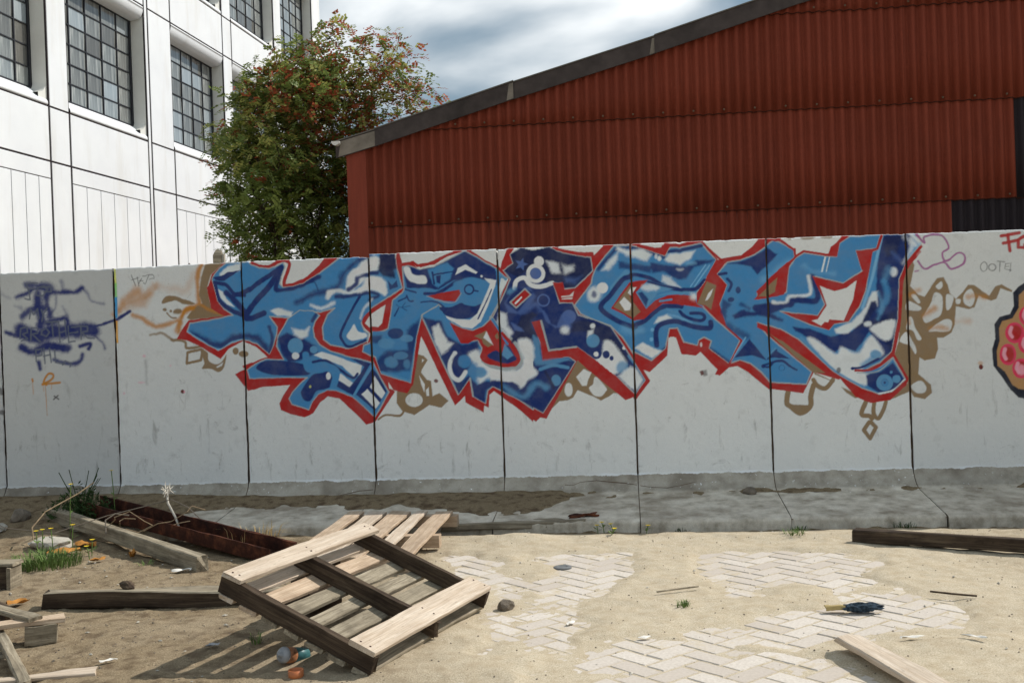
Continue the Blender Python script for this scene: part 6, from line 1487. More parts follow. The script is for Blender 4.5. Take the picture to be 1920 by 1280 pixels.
for i in range(9):
    tgt = Vector((base.x + r_.uniform(-1.5, 1.0), TY + r_.uniform(-0.9, 0.9), r_.uniform(4.2, 5.8)))
    st = base + Vector((r_.uniform(-0.45, 0.45), r_.uniform(-0.3, 0.3), 0))
    pl = []
    for k in range(7):
        t = k / 6
        p = st.lerp(tgt, t) + Vector((r_.uniform(-0.1, 0.1), r_.uniform(-0.1, 0.1), 0)) * (0 < k)
        pl.append(p)
    br.tube(pl, [0.055 * (1 - 0.7 * k / 6) for k in range(7)], 6)
    stems.append(pl)
cent = []
tries = 0
while len(cent) < 780 and tries < 60000:
    tries += 1
    x = r_.uniform(cx0, cx1); z = r_.uniform(cz0, cz1)
    if not in_crown(x, z): continue
    dd = float(poly_dist(np.array([x]), np.array([z]), OUTW, True)[0])
    if dd < 0.13 and r_.random() < 0.8: continue
    thick = min(1.7, 0.35 + dd * 1.15)
    y = TY + r_.uniform(-thick, thick)
    # crown stays clear of the shed
    if x > -3.2 and z < 6.4 - 0 and y < TY + 0.6 and z < 5.25 + (x + 3.1) * 0.28 + 0.05: continue
    # looser towards the upper right
    loose = 0.55 if (x > -2.9 and z > 5.6) else 1.0
    if z < 3.5 and x < -4.6 and r_.random() < 0.25: continue
    if r_.random() > loose: continue
    if vnoise(x * 1.5 + 4.2, z * 1.5, y * 1.2) > 0.22 and dd < 0.9: continue
    if not (x > -4.7 and z < 4.9) and r_.random() < 0.22: continue
    cent.append(Vector((x, y, z)))
nodes = [p for pl in stems for p in pl[3:]]
for c in sorted(cent, key=lambda c: (c - Vector((base.x - 0.3, TY, 4.6))).length):
    best = min(nodes, key=lambda p: (p - c).length + max(0, p.z - c.z) * 0.8)
    mid = best.lerp(c, 0.5) + Vector((r_.uniform(-0.06, 0.06), r_.uniform(-0.06, 0.06), r_.uniform(-0.02, 0.08)))
    br.tube([best, mid, c], [0.011, 0.008, 0.005], 4, cap=False)
    nodes.append(c)
br.build("trunk", M['bark'], tree, Matrix.Translation(tree.location).inverted())
# leaves
LV = []; LC = []
G1 = np.array(srgb(146, 160, 84)[:3]); G2 = np.array(srgb(90, 108, 56)[:3]); G3 = np.array(srgb(200, 194, 116)[:3]); RD = np.array(srgb(178, 96, 66)[:3])
for c in cent:
    dd = float(poly_dist(np.array([c.x]), np.array([c.z]), OUTW, True)[0])
    nsp = 10 if not (c.x > -2.9 and c.z > 5.6) else 7
    red_cl = r_.random() < (0.40 if (c.z > 5.2 and c.x > -4.4) else 0.10 if c.z > 4.4 else 0.04)
    sz = 0.30 if dd > 0.25 else 0.20
    ctint = r_.random()
    for q in range(nsp):
        # a spray: one compound leaf, leaflets either side of its stalk
        st = c + Vector((r_.gauss(0, sz * 0.75), r_.gauss(0, sz * 0.75), r_.gauss(0, sz * 0.6)))
        a = r_.uniform(0, 2 * math.pi); el = r_.gauss(-0.15, 0.4)
        d = Vector((math.cos(a) * math.cos(el), math.sin(a) * math.cos(el), math.sin(el)))
        upv = Vector((r_.gauss(0, 0.4), r_.gauss(0, 0.4), 1)).normalized(); sd = d.cross(upv).normalized(); nn_ = sd.cross(d)
        ln = r_.uniform(0.15, 0.25)
        for j in range(5):
            t = 0.15 + 0.85 * j / 4
            pos = st + d * (ln * t) + Vector((0, 0, -0.06 * t * t))
            for sg in ((-1, 1) if j < 4 else (0,)):
                ld = (sd * sg + d * 0.55).normalized() if sg else d
                ll = r_.uniform(0.06, 0.10); lw = ll * 0.36
                wv = ld.cross(nn_).normalized() * lw
                tipp = pos + ld * ll + nn_ * r_.uniform(-0.02, 0.02); md = pos + ld * ll * 0.5
                LV += [pos, md + wv, tipp, md - wv]
                g = ctint * 0.6 + r_.random() * 0.4
                col = G2 * (1 - g) + G1 * g
                if g > 0.6 and c.z > 4.6: col = col * 0.45 + G3 * 0.55
                if red_cl and r_.random() < 0.7: col = RD * r_.uniform(0.7, 1.15)
                LC += [col] * 4
LVa = np.array([tuple(v) for v in LV]); LCa = np.concatenate([np.array(LC), np.ones((len(LC), 1))], 1)
lme = bpy.data.meshes.new("crown")
raw_mesh(lme, LVa - np.array(tree.location), np.arange(len(LVa)).reshape(-1, 4))
lme.polygons.foreach_set('use_smooth', np.zeros(len(lme.polygons), bool))
la = lme.attributes.new("tint", 'FLOAT_COLOR', 'POINT'); la.data.foreach_set('color', LCa.astype(np.float32).ravel())
tag(link("crown", lme, M['leaf'], tree), kind="stuff")
bb = MB()
for c in cent:
    if c.z < 5.2 or r_.random() > 0.20: continue
    for q in range(14):
        p = c + Vector((r_.gauss(0, 0.07), r_.gauss(0, 0.07), 0.06 + r_.gauss(0, 0.03))); rr = 0.013
        bb.add([p + Vector(v) * rr for v in ((1, 0, 0), (-1, 0, 0), (0, 1, 0), (0, -1, 0), (0, 0, 1), (0, 0, -1))], [(0, 2, 4), (2, 1, 4), (1, 3, 4), (3, 0, 4), (2, 0, 5), (1, 2, 5), (3, 1, 5), (0, 3, 5)])
tag(bb.build("berries", M['berry'], tree, Matrix.Translation(tree.location).inverted()), kind="stuff")
print("leaves", len(LVa) // 4)

# ------------------------------------------------------------------ timber on the ground
def timber(name, label, cat, p0, p1, w, h, mat, seed=1, z0=None, z1=None, rag=0.0, warp=0.006, group=None, up=(0, 0, 1), taper=0.0):
    """a beam or plank from p0 to p1 (centre line of its underside)"""
    a = Vector((p0[0], p0[1], gz(*p0) if z0 is None else z0)); b = Vector((p1[0], p1[1], gz(*p1) if z1 is None else z1))
    me = board_mesh(name, (b - a).length, w, h, seed, warp, rag, rag, taper=taper, bev=min(0.006, h * 0.2))
    return tag(link(name, me, M[mat], None, frame(a, b - a, up)), label, cat, group)

# tilted pallet, deck side down
PO = Vector((-0.612, 4.285, 0.006)); DU = Vector((-0.856, 0.359, 0.372)).normalized(); DW0 = Vector((0.342, -0.146, 0.928))
DV = DW0.cross(DU).normalized() * -1
if DV.y < 0: DV = -DV
DW = DU.cross(DV); DW = DW if DW.z > 0 else -DW
PL, PW, PH = 0.77, 1.115, 0.118
pm_ = Matrix((DU, DV, DW)).transposed().to_4x4(); pm_.translation = PO
if pm_.to_3x3().determinant() < 0: pm_ = Matrix((DV, DU, DW)).transposed().to_4x4(); pm_.translation = PO; FLIP = True
else: FLIP = False
pal = thing("wooden_pallet", "tilted wooden pallet lying deck down in the sun, slatted shadow beside it", "pallet", M=pm_)
def PLc(u, v, w): return Vector((v, u, w)) if FLIP else Vector((u, v, w))
def pboard(name, a, b, w, t, mat, seed, rag=0.0, warp=0.003, parent=None, side=None):
    a, b = PLc(*a), PLc(*b)
    me = board_mesh(name, (b - a).length, w, t, seed, warp, rag, rag)
    return link(name, me, M[mat], parent or pal, frame(a, b - a, (0, 0, 1)))
TB = 0.021
for i, v in enumerate((0.020, PW / 2, PW - 0.020)):
    pboard("stringer", (0.0, v, TB), (PL - (0.02 if i == 1 else 0.0), v, TB), 0.038, PH - 2 * TB, 'dark', 20 + i, 0.006 + 0.012 * (i == 1), 0.002)
nb = 7
for i in range(nb):
    u = 0.045 + i * (PL - 0.09) / (nb - 1)
    pboard("deck_board", (u, 0.0, 0.0), (u, PW, 0.0), 0.080 + 0.008 * ((i * 7) % 3 - 1), TB - 0.001, 'pinepink' if i == 5 else ('pine' if i == 6 else 'grey'), 30 + i, 0.004, 0.004)
pboard("end_board", (0.066, -0.004, PH - TB + 0.001), (0.066, PW + 0.006, PH - TB + 0.001), 0.125, TB, 'pine', 41, 0.001, 0.001)
pboard("end_board", (PL - 0.045, -0.006, PH - TB + 0.001), (PL - 0.045, PW + 0.03, PH - TB + 0.001), 0.098, TB, 'pine', 42, 0.008, 0.004)
# nail heads in the two end boards
for u in (0.04, 0.092, PL - 0.065, PL - 0.028):
    for v in (0.022, PW / 2, PW - 0.022):
        m = MB(); m.lathe([(0.0045, 0.0), (0.0045, 0.0012), (0.0015, 0.002)], 8); m.build("nail_head", M['lapedge'], pal, Matrix.Translation(PLc(u + random.uniform(-0.008, 0.008), v + random.uniform(-0.006, 0.006), PH + 0.002)))
# block that props the raised edge
pf = PO + DU * (PL - 0.10) + DV * (PW * 0.55)
tag(link("timber_block", board_mesh("timber_block", 0.30, 0.10, max(0.06, pf.z - 0.012), 77, 0.002), M['dark'], None, frame((pf.x - 0.10, pf.y + 0.1, 0.008), (0.35, 0.92, 0))), "dark timber block propping the raised edge of the tilted pallet", "block")

# second pallet, half under the first one
p2a, p2b = Vector((-0.79, 7.43, 0.070)), Vector((-0.965, 6.19, 0.018))
pm2 = frame(p2b, p2a - p2b)
pal2 = thing("wooden_pallet", "pale slatted pallet lying against the wall's foot behind the tilted one", "pallet", M=pm2)
P2L = (p2a - p2b).length
for x in (0.045, P2L / 2, P2L - 0.045):
    link("stringer", board_mesh("stringer", 0.79, 0.07, 0.075, int(x * 50), 0.002), M['pinepink'], pal2, frame((x, -0.395, 0), (0, 1, 0)))
for i, (y, w) in enumerate([(-0.30, 0.115), (-0.142, 0.082), (0.005, 0.135), (0.165, 0.122), (0.315, 0.105)]):
    link("slat", board_mesh("slat", P2L + random.uniform(-0.01, 0.02), w, 0.02, 60 + i, 0.005, 0.004, 0.004), M['pinepink' if i in (0, 2, 4) else 'pine'], pal2, frame((-0.01, y, 0.076), (1, 0, random.uniform(-0.004, 0.004))))

# heap of beams at left
mbm = timber("timber_beam", "weathered grey square beam with shade painted on its sides running under the tilted pallet's corner", "beam", (-2.44, 5.62), (-1.12, 5.50), 0.095, 0.085, 'grey', 3, rag=0.02, warp=0.012)
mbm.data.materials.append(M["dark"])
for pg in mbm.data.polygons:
    if pg.normal.z < 0.6: pg.material_index = 1  # shade painted in: all but the top face takes the darker timber
timber("timber_beam", "long pale grey beam lying in front of the rusty steel channel", "beam", (-3.42, 7.99), (-1.86, 6.40), 0.07, 0.095, 'grey', 5, z0=0.10, z1=0.012, rag=0.012)
ch0, ch1 = Vector((-3.20, 8.15, 0.14)), Vector((-1.42, 6.56, 0.03))
chn = thing("steel_channel", "rusty brown steel channel lying beside the pale beam", "beam", M=frame(ch0, ch1 - ch0))
LC_ = (ch1 - ch0).length
def strip(name, x1, y0, y1, z0, z1, seed):
    r = random.Random(seed); m = MB(); n = 22
    for i in range(n + 1):
        x = x1 * i / n; e = [r.uniform(-0.004, 0.004) for _ in range(4)]
        m.v += [(x, y0 + e[0], z0), (x, y1 + e[1], z0), (x, y1 + e[1], z1 + e[2]), (x, y0 + e[0], z1 + e[3])]
    for i in range(n):
        for j in range(4): m.f.append((4 * i + j, 4 * i + (j + 1) % 4, 4 * i + 4 + (j + 1) % 4, 4 * i + 4 + j))
    m.f += [(3, 2, 1, 0), (4 * n, 4 * n + 1, 4 * n + 2, 4 * n + 3)]
    m.build(name, M['rust'], chn)
strip("web", LC_, -0.09, 0.09, 0.0, 0.014, 1); strip("flange", LC_, -0.104, -0.09, 0.0, 0.085, 2); strip("flange", LC_, 0.09, 0.104, 0.0, 0.095, 3)

timber("timber_beam", "dark brown beam lying on the sand at the right edge", "beam", (2.03, 6.60), (3.6, 5.66), 0.075, 0.075, 'dark', 8, rag=0.008, warp=0.006)
timber("plank", "flat grey plank along the front of the wall's foot", "plank", (-0.52, 7.42), (0.46, 7.40), 0.10, 0.045, 'grey', 9, z0=0.02, z1=0.03, rag=0.012, warp=0.008)
link("splinter", board_mesh("splinter", 0.17, 0.05, 0.018, 12, 0.01, 0.02, 0.03), M['rust'], None, frame((0.36, 7.44, 0.076), (0.98, 0.05, 0.05)))
tag(bpy.data.objects["splinter"], "broken dark sliver on the right end of the flat grey plank", "splinter")
timber("plank", "pale sunlit plank with a split end at the bottom right", "plank", (1.325, 4.45), (1.50, 3.55), 0.115, 0.026, 'pine', 10, z0=0.045, z1=0.035, rag=0.022, warp=0.006)

# broken pallet pieces at bottom left
bp = thing("broken_pallet", "broken grey pallet with loose boards at the lower left edge", "pallet", (-2.34, 4.95, 0))
def bpb(name, a, b, w, t, mat, seed, rag=0.004, up=(0, 0, 1)):
    a, b = Vector(a) - Vector((-2.3, 5.05, 0)), Vector(b) - Vector((-2.3, 5.05, 0))
    me = board_mesh(name, (b - a).length, w, t, seed, 0.004, rag, rag); return link(name, me, M[mat], bp, frame(a, b - a, up))
bpb("block", (-2.215, 5.055, 0.012), (-2.09, 5.10, 0.012), 0.085, 0.088, 'grey', 90)
bpb("top_board", (-2.80, 4.80, 0.100), (-2.065, 5.13, 0.100), 0.10, 0.022, 'pinepink', 91, 0.003)
bpb("diagonal_board", (-2.90, 5.62, 0.120), (-2.16, 5.04, 0.123), 0.065, 0.02, 'grey', 92)
bpb("bottom_board", (-2.80, 4.74, 0.008), (-2.20, 4.88, 0.008), 0.09, 0.02, 'grey', 93)
bpb("stringer", (-2.92, 5.90, 0.012), (-2.42, 5.36, 0.012), 0.06, 0.085, 'dark', 94, 0.02)
bpb("low_board", (-2.75, 4.98, 0.008), (-2.25, 5.02, 0.008), 0.07, 0.018, 'grey', 95)
bk = thing("broken_crate", "small broken wooden box corner at the left edge above the broken pallet", "crate", (-2.85, 6.1, 0))
def bkb(name, a, b, w, t, mat, seed):
    a, b = Vector(a) - Vector((-2.85, 6.1, 0)), Vector(b) - Vector((-2.85, 6.1, 0))
    me = board_mesh(name, (b - a).length, w, t, seed, 0.003, 0.003, 0.003); return link(name, me, M[mat], bk, frame(a, b - a))
bkb("side", (-3.3, 6.12, 0.015), (-2.845, 6.10, 0.015), 0.03, 0.13, 'dark', 96)
bkb("lid", (-3.3, 6.16, 0.146), (-2.82, 6.14, 0.146), 0.12, 0.018, 'grey', 97)
bkb("end", (-2.84, 6.06, 0.012), (-2.84, 6.20, 0.012), 0.022, 0.13, 'grey', 98)
timber("plank", "thin pale plank flat on the soil at the bottom left corner", "plank", (-2.35, 4.30), (-1.75, 4.47), 0.07, 0.018, 'pine', 99, rag=0.006)
timber("plank", "short broken plank leaning at the bottom left corner", "plank", (-2.35, 4.90), (-1.98, 4.33), 0.05, 0.03, 'grey', 100, z0=0.06, z1=0.012, rag=0.02)

# ------------------------------------------------------------------ small things
def rock(name, label, cat, x, y, r, mat, seed, sq=(1, 1, 0.65), z=None, n=2, group=None):
    bmx = bmesh.new(); bmesh.ops.create_icosphere(bmx, subdivisions=n, radius=1.0)
    for v in bmx.verts:
        p = v.co.copy(); k = 1 + 0.38 * vnoise(p.x * 1.3 + seed * 3.1, p.y * 1.3, p.z * 1.3 + seed) + 0.12 * vnoise(p.x * 4, p.y * 4 + seed, p.z * 4)
        v.co = Vector((p.x * sq[0], p.y * sq[1], p.z * sq[2])) * r * k
    me = bpy.data.meshes.new(name); bmx.to_mesh(me); bmx.free()
    o = link(name, me, M[mat], None, Matrix.Translation((x, y, (gz(x, y) if z is None else z) + r * sq[2] * 0.55)) @ Matrix.Rotation(seed * 1.7, 4, 'Z'))
    return tag(o, label, cat, group)
rock("brick_chunk", "dark angular chunk of brick on the paving beside the pallet", "chunk", -0.075, 5.33, 0.043, 'stone', 2, (1.0, 0.75, 0.72))
rock("stone", "brown stone sitting on the wall's foot near the right", "stone", wpt(1.70, 0.20, 0).x, wpt(1.70, 0.20, 0).y, 0.05, 'stone', 5, (1.0, 0.8, 0.65), z=foot_z(0.2))
rock("soil_clod", "dark clod of earth lying on the grey beam", "clod", -2.02, 5.62, 0.045, 'dark', 7, (1.2, 0.7, 0.6), z=0.10)
rock("pale_stone", "pale broken slab half in the soil at the left edge", "stone", -3.10, 7.25, 0.14, 'palestone', 9, (1.2, 0.8, 0.3), z=gz(-3.1, 7.25))
rock("pale_stone", "grey stone in the shade by the wall at far left", "stone", -3.62, 7.95, 0.075, 'stone', 10, (1.1, 0.8, 0.7))
rock("pale_stone", "flat grey stone beside the end of the pale beam", "stone", -3.68, 7.72, 0.08, 'palestone', 14, (1.4, 0.8, 0.35))
lid = thing("drain_lid", "small round grey iron lid set in the paving", "lid", (0.243, 6.22, 0.004))
m = MB(); m.lathe([(0.052, -0.02), (0.052, 0.004), (0.046, 0.007), (0.030, 0.007), (0.026, 0.004), (0.001, 0.004)], 24); m.build("disc", M['drain'], lid, smooth=False)
# litter
def scrap(name, label, x, y, l, w, rot, mat, seed, cat="litter", h=0.012, group=None):
    r = random.Random(seed); m = MB(); nx_, ny_ = 7, 4
    for j in range(ny_):
        for i in range(nx_):
            u, v = i / (nx_ - 1) - 0.5, j / (ny_ - 1) - 0.5
            m.v.append((u * l * (1 + 0.15 * r.uniform(-1, 1)), v * w * (1 - 1.2 * abs(u)) + 0.06 * w * r.uniform(-1, 1), 0.006 + h * (0.5 + 0.5 * math.sin(5 * u + seed) * math.cos(4 * v)) + 0.15 * h * r.uniform(-1, 1)))
    for j in range(ny_ - 1):
        for i in range(nx_ - 1): m.f.append((j * nx_ + i, j * nx_ + i + 1, (j + 1) * nx_ + i + 1, (j + 1) * nx_ + i))
    o = m.build(name, M[mat], None, Matrix.Translation((x, y, gz(x, y) + 0.002)) @ Matrix.Rotation(rot, 4, 'Z'), smooth=True)
    return tag(o, label, cat, group)
scrap("paper_scrap", "white scrap standing out on the edge of the bare paving", 0.225, 5.02, 0.07, 0.03, 1.1, 'paper', 1)
scrap("paper_scrap", "white scrap lying at the edge of the lower paving", 0.53, 4.73, 0.06, 0.03, 0.2, 'paper', 2)
scrap("paper_scrap", "curled white scrap on the soil behind the grey beam", -1.98, 6.37, 0.11, 0.05, 0.2, 'paper', 3, h=0.02)
scrap("paper_scrap", "small white scrap near the bottom left planks", -1.75, 4.60, 0.07, 0.03, 0.5, 'paper', 4)
scrap("paper_scrap", "grey scrap inside the pallet's shadow", -1.35, 4.75, 0.06, 0.045, 0.4, 'metal', 5)
scrap("paper_scrap", "thin white strip on the soil right of the rag", 1.86, 4.50, 0.10, 0.02, -0.6, 'paper', 6)
scrap("paper_scrap", "white strip beside the pale plank", 1.63, 4.56, 0.10, 0.02, 0.05, 'paper', 7)
scrap("dry_leaf", "big orange leaf beside the pale slab", -2.93, 7.03, 0.20, 0.13, 0.3, 'orange', 8, "leaf", 0.04)
scrap("dry_leaf", "orange leaf by the pale slab's upper edge", -2.86, 7.22, 0.16, 0.1, -0.4, 'orange', 9, "leaf", 0.04)
scrap("dry_leaf", "orange crumpled leaf behind the broken pallet", -2.62, 5.68, 0.11, 0.09, 0.8, 'orange', 10, "leaf", 0.035)
scrap("dry_leaf", "orange leaf stuck against the pale beam", -2.43, 6.86, 0.06, 0.05, 1.5, 'orange', 11, "leaf", 0.06)
scrap("dry_leaf", "small orange leaf near the tuft of grass", -2.62, 6.78, 0.09, 0.06, 0.5, 'orange', 12, "leaf", 0.03)
# thin stick
def twig(name, label, pts, r, mat, cat="twig", group=None):
    m = MB(); m.tube(pts, r, 5); return tag(m.build(name, M[mat]), label, cat, group)
twig("stick", "thin pale stick lying on the sand between the paved patches", [(0.681, 5.463, 0.030), (0.79, 5.50, 0.032), (0.903, 5.543, 0.031)], 0.0045, 'grey', "stick")
twig("stick", "short bent twig on the soil at the right", [(1.98, 5.28, 0.03), (2.06, 5.22, 0.03), (2.16, 5.17, 0.028)], 0.005, 'dark', "twig")
twig("wire", "long tangled wire arching over the beams at left", [(-3.9, 7.9, 0.17), (-3.5, 7.45, 0.14), (-3.1, 7.3, 0.12), (-2.8, 7.45, 0.20), (-2.5, 7.5, 0.26), (-2.35, 7.42, 0.30), (-2.2, 7.3, 0.26), (-2.1, 7.2, 0.2)], 0.0035, 'wire', "wire")
twig("wire", "curled wire loop standing up at the left", [(-3.22, 7.25, 0.06), (-3.25, 7.3, 0.16), (-3.2, 7.4, 0.25), (-3.05, 7.6, 0.34), (-2.98, 7.7, 0.40)], 0.005, 'twig', "wire")
twig("wire", "small hooked wire over the pale beam", [(-2.72, 7.2, 0.12), (-2.74, 7.25, 0.2), (-2.69, 7.3, 0.235), (-2.6, 7.3, 0.22)], 0.005, 'wire', "wire")
STALKS = ["dry stalk tangled over the beams, nearest the left end", "dry stalk bending over the pale beam", "thin dry stalk lying across the steel channel", "dry stalk arching above the steel channel", "dry stalk crossing the others at the channel's far flange", "short dry stalk sticking up between the beams"]
for i in range(4):
    q = Vector((-2.95 + 0.16 * i, 7.55 - 0.12 * i, 0.13)); pl = [q.copy()]
    for k in range(5):
        q = q + Vector((random.uniform(0.02, 0.14), random.uniform(-0.12, 0.05), random.uniform(-0.05, 0.07))); q.z = max(0.10, min(0.30, q.z)); pl.append(q.copy())
    twig("dry_stalk", STALKS[i], pl, 0.0030, 'twig', "stalk", "dry stalks tangled over the beams")
# frayed rope
rp = thing("frayed_rope", "frayed white rope end standing up by the wall's foot", "rope", (-2.42, 7.55, 0.08))
m = MB(); m.tube([(0.12, -0.12, 0.0), (0.07, -0.06, 0.09), (0.01, -0.02, 0.18), (0, 0, 0.24)], 0.008, 6); m.build("cord", M['rope'], rp, smooth=True)
m = MB()
for i in range(26):
    a = random.uniform(0, 6.28); l = random.uniform(0.04, 0.09)
    m.tube([(0, 0, 0.22), (0.018 * math.cos(a), 0.018 * math.sin(a), 0.25 + l * 0.3), (0.05 * math.cos(a) * random.random(), 0.05 * math.sin(a), 0.24 + l * random.uniform(-0.3, 1))], [0.006, 0.005, 0.002], 4)
m.build("tassel", M['rope'], rp)
# spray can and its cap
can = thing("spray_can", "teal and orange spray can leaning in the pallet's shadow", "spray can", M=Matrix.Translation((-0.955, 4.515, 0.050)) @ Matrix.Rotation(math.radians(-28), 4, 'Z') @ Matrix.Rotation(math.radians(74), 4, 'X'))
m = MB(); m.lathe([(0.030, -0.085), (0.0325, -0.082), (0.0325, 0.0)], 24); m.build("body", M['teal'], can, smooth=True)
m = MB(); m.lathe([(0.0328, 0.001), (0.0328, 0.050)], 24); m.build("wrapper_band", M['canorange'], can, smooth=True)
m = MB(); m.lathe([(0.0335, 0.050), (0.0335, 0.056), (0.028, 0.066), (0.017, 0.072), (0.013, 0.073), (0.013, 0.079), (0.006, 0.081), (0.006, 0.092)], 24); m.build("shoulder", M['metal'], can, smooth=True)
cap = thing("plastic_cup", "small orange plastic cup lying near the spray can at the bottom edge", "cup", M=Matrix.Translation((-0.90, 4.315, 0.012)))
m = MB(); m.lathe([(0.024, 0.0), (0.030, 0.0), (0.031, 0.038), (0.027, 0.038), (0.026, 0.008), (0.001, 0.008)], 24); m.build("shell", M['caporange'], cap, smooth=True)
# rag bound round a stick
rg = thing("rag_bundle", "dark blue rag wrapped round a yellow stick on the paving", "rag", (1.52, 5.02, 0.0))
link("stick", board_mesh("stick", 0.20, 0.034, 0.022, 120, 0.004, 0.01, 0.004), M['ragwood'], rg, frame((-0.105, 0.045, 0.012), (0.95, -0.10, 0.02)))
bmx = bmesh.new(); bmesh.ops.create_icosphere(bmx, subdivisions=4, radius=1.0)
for v in bmx.verts:
    p = v.co.copy(); k = 1 + 0.30 * vnoise(p.x * 2.2, p.y * 2.2, p.z * 2.2) + 0.22 * vnoise(p.x * 6, p.y * 6, p.z * 6)
    v.co = Vector((p.x * 0.088 * k, p.y * 0.030 * k, p.z * 0.021 * k))
me = bpy.data.meshes.new("cloth"); bmx.to_mesh(me); bmx.free()
link("cloth", me, M['rag'], rg, Matrix.Translation((0.055, 0.02, 0.028)) @ Matrix.Rotation(-0.1, 4, 'Z'))

# ------------------------------------------------------------------ weeds
def tuft(name, label, x, y, nbl, h, spread, mat, seed, cat="grass", lean=0.6, z=None, group=None):
    r = random.Random(seed); root = thing(name, label, cat, (x, y, gz(x, y) if z is None else z), group=group)
    m = MB()
    for i in range(nbl):
        a = r.uniform(0, 6.28); rad = spread * math.sqrt(r.random()) * 0.5; L_ = h * r.uniform(0.45, 1.0); w = 0.0024 * r.uniform(0.6, 1.5)
        b = Vector((rad * math.cos(a), rad * math.sin(a), 0)); le = r.uniform(0.1, lean * 1.6); a2 = a + r.gauss(0, 0.6)
        d = Vector((math.cos(a2), math.sin(a2), 0)); sd = Vector((-d.y, d.x, 0)) * w
        p1 = b + d * L_ * le * 0.35 + Vector((0, 0, L_ * 0.6)); p2 = b + d * L_ * le + Vector((0, 0, L_ * (1 - 0.35 * le)))
        m.add([b - sd, b + sd, p1 + sd * 0.8, p1 - sd * 0.8, p2], [(0, 1, 2, 3), (3, 2, 4)])
    m.build("blades", M[mat], root); return root
tuft("grass_tuft", "bright green tuft of grass by the pale slab at left", -2.90, 6.72, 620, 0.11, 0.40, 'green', 1)
tuft("grass_tuft", "second green tuft just left of the bright one", -3.02, 6.60, 90, 0.08, 0.2, 'green', 2)
tuft("grass_tuft", "tiny green tuft in the middle of the sand", 0.774, 5.22, 40, 0.035, 0.07, 'green', 3)
tuft("grass_tuft", "small green tuft on the sand in front of the foot at right", 1.715, 6.80, 50, 0.06, 0.13, 'green', 4, lean=1.2)
tuft("grass_tuft", "little green sprout in the pallet's shadow", -1.17, 4.80, 18, 0.07, 0.04, 'green', 5)
tuft("grass_tuft", "low green weed against the foot's front edge at far right", wpt(2.6, 0.9, 0).x, wpt(2.6, 0.9, 0).y, 40, 0.06, 0.14, 'darkgreen', 6)
tuft("grass_tuft", "low weed against the foot's front edge near the middle", wpt(1.18, 0.9, 0).x, wpt(1.18, 0.9, 0).y, 30, 0.05, 0.10, 'darkgreen', 7)
tuft("grass_tuft", "low weed where two foot slabs meet at right", wpt(1.93, 0.9, 0).x, wpt(1.93, 0.9, 0).y, 30, 0.05, 0.12, 'darkgreen', 8)
tuft("straw_tuft", "dry straw tuft by the steel channel and the foot", -1.72, 7.12, 70, 0.14, 0.34, 'straw', 9, lean=0.9)
tuft("grass_tuft", "small two leaved weed in front of the pale beam", -2.27, 6.62, 14, 0.05, 0.1, 'green', 10, lean=1.2)
# dark bushy weed at the wall
wd = thing("weed_bush", "dark bushy weed growing against the wall at left", "weed", (-3.18, 7.95, 0.12))
m = MB(); r = random.Random(5)
for i in range(900):
    a = r.uniform(0, 6.28); rad = 0.24 * math.sqrt(r.random()); z = 0.26 * r.random() ** 1.2 * (1 - rad / 0.34)
    p = Vector((rad * math.cos(a), rad * 0.6 * math.sin(a), z)); d = Vector((r.gauss(0, 1), r.gauss(0, 1), r.gauss(0.6, 0.7))).normalized() * r.uniform(0.03, 0.06)
    sd = d.cross(Vector((r.gauss(0, 1), r.gauss(0, 1), r.gauss(0, 1)))).normalized() * 0.006
    m.add([p, p + d * 0.5 + sd, p + d, p + d * 0.5 - sd], [(0, 1, 2, 3)])
m.build("foliage", M['darkgreen'], wd)
m = MB()
for i in range(9):
    a = r.uniform(0, 6.28); m.tube([(0, 0, 0), (0.06 * math.cos(a), 0.04 * math.sin(a), 0.15), (0.15 * math.cos(a), 0.1 * math.sin(a), r.uniform(0.25, 0.36))], 0.003, 4)
m.build("stems", M['darkgreen'], wd)
def flower(x, y, h, label, lean=(0, 0), seed=0):
    r = random.Random(seed); z = gz(x, y); root = thing("yellow_flower", label, "flower", (x, y, z), group="yellow weed flowers")
    m = MB(); top = Vector((lean[0], lean[1], h)); m.tube([(0, 0, 0), (lean[0] * 0.4, lean[1] * 0.4, h * 0.55), top], 0.003, 4)
    for k in range(3):
        t = r.uniform(0.2, 0.7); p = Vector((0, 0, 0)).lerp(top, t); a = r.uniform(0, 6.28); q = p + Vector((math.cos(a) * 0.04, math.sin(a) * 0.04, 0.02)); sd = Vector((-math.sin(a), math.cos(a), 0)) * 0.008
        m.add([p, (p + q) / 2 + sd, q, (p + q) / 2 - sd], [(0, 1, 2, 3)])
    m.build("stalk", M['green'], root)
    m = MB()
    for k in range(9):
        a = 2 * math.pi * k / 9; d = Vector((math.cos(a), math.sin(a), 0.35)) * 0.019; sd = Vector((-math.sin(a), math.cos(a), 0)) * 0.006
        m.add([top, top + d * 0.6 + sd, top + d, top + d * 0.6 - sd], [(0, 1, 2, 3)])
    m.build("petals", M['yellow'], root)
FL = [(-3.13, 7.10, 0.14), (-3.08, 7.06, 0.15), (-3.02, 7.08, 0.16), (-2.92, 7.14, 0.17), (-2.72, 6.95, 0.10), (-2.70, 6.86, 0.08), (-3.1, 7.55, 0.36), (-2.93, 7.95, 0.33), (-3.05, 6.45, 0.03), (0.52, 7.16, 0.05), (0.56, 7.15, 0.07), (0.62, 7.14, 0.06), (0.60, 7.05, 0.04), (0.83, 7.10, 0.05)]
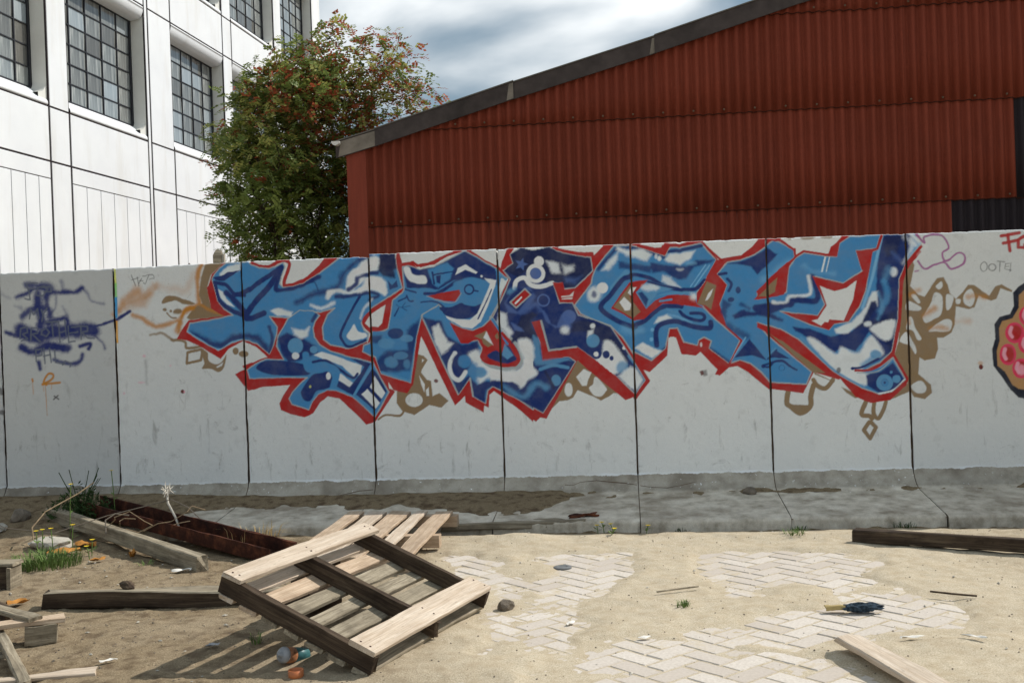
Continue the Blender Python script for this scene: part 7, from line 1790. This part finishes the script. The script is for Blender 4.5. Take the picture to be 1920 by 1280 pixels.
FLL = ["yellow flower leftmost of the row beside the pale slab", "yellow flower second of the row beside the pale slab", "yellow flower third of the row beside the pale slab", "yellow flower nearest the orange leaves", "low yellow flower right of the bright grass tuft", "lowest yellow flower beside the small orange leaf", "tall yellow flower in front of the dark weed bush", "tall yellow flower right of the dark weed bush", "tiny yellow flower alone on the soil left of the grass", "leftmost tiny yellow flower in front of the wall's foot", "tallest tiny yellow flower in front of the wall's foot", "tiny yellow flower right of the tallest one by the foot", "tiny yellow flower nearest the camera in the sand", "rightmost tiny yellow flower in front of the wall's foot"]
for i, (x, y, h) in enumerate(FL): flower(x, y, h, FLL[i], (random.uniform(-0.02, 0.02), 0), i)
# gravel and crumbs
m = MB(); r = random.Random(21)
for i in range(4200):
    x = r.uniform(-4.0, 3.4); y = r.uniform(3.9, 7.3)
    if x > -0.5 and r.random() < 0.7: continue
    rr = r.uniform(0.0015, 0.006) * (1.5 if x < -1 and r.random() < 0.15 else 1.0)
    m.v += []; p = (x, y)
    bx = [Vector((1, 0.2, 0)), Vector((-0.9, 0.3, 0.1)), Vector((0.1, 1, 0)), Vector((0, -0.9, -0.1)), Vector((0.1, 0, 0.7)), Vector((0, 0, -0.7))]
    m.add([(x + v.x * rr * r.uniform(0.6, 1.3), y + v.y * rr * r.uniform(0.6, 1.3), v.z * rr) for v in bx], [(0, 2, 4), (2, 1, 4), (1, 3, 4), (3, 0, 4)])
V = np.array(m.v); V[:, 2] += sand_height(V[None, :, 0], V[None, :, 1])[0] + 0.0015
m.v = [tuple(v) for v in V]
tag(m.build("gravel", M['stone']), "scattered grit and pebbles over the sand", "gravel", kind="stuff")
m = MB(); r = random.Random(22)
for i in range(110):
    x = r.uniform(-3.6, -0.9) if r.random() < 0.75 else r.uniform(0, 3); y = r.uniform(4.2, 7.2); l = r.uniform(0.006, 0.018); a = r.uniform(0, 6.28)
    z = gz(x, y) + 0.004; d = Vector((math.cos(a), math.sin(a), 0)) * l; s_ = Vector((-math.sin(a), math.cos(a), 0)) * l * 0.5
    p = Vector((x, y, z)); m.add([p - d, p - s_, p + d, p + s_, p + Vector((0, 0, l * 0.4))], [(0, 1, 4), (1, 2, 4), (2, 3, 4), (3, 0, 4)])
tag(m.build("rubble_crumbs", M['palestone']), "pale crumbs of mortar scattered on the soil", "rubble", kind="stuff")
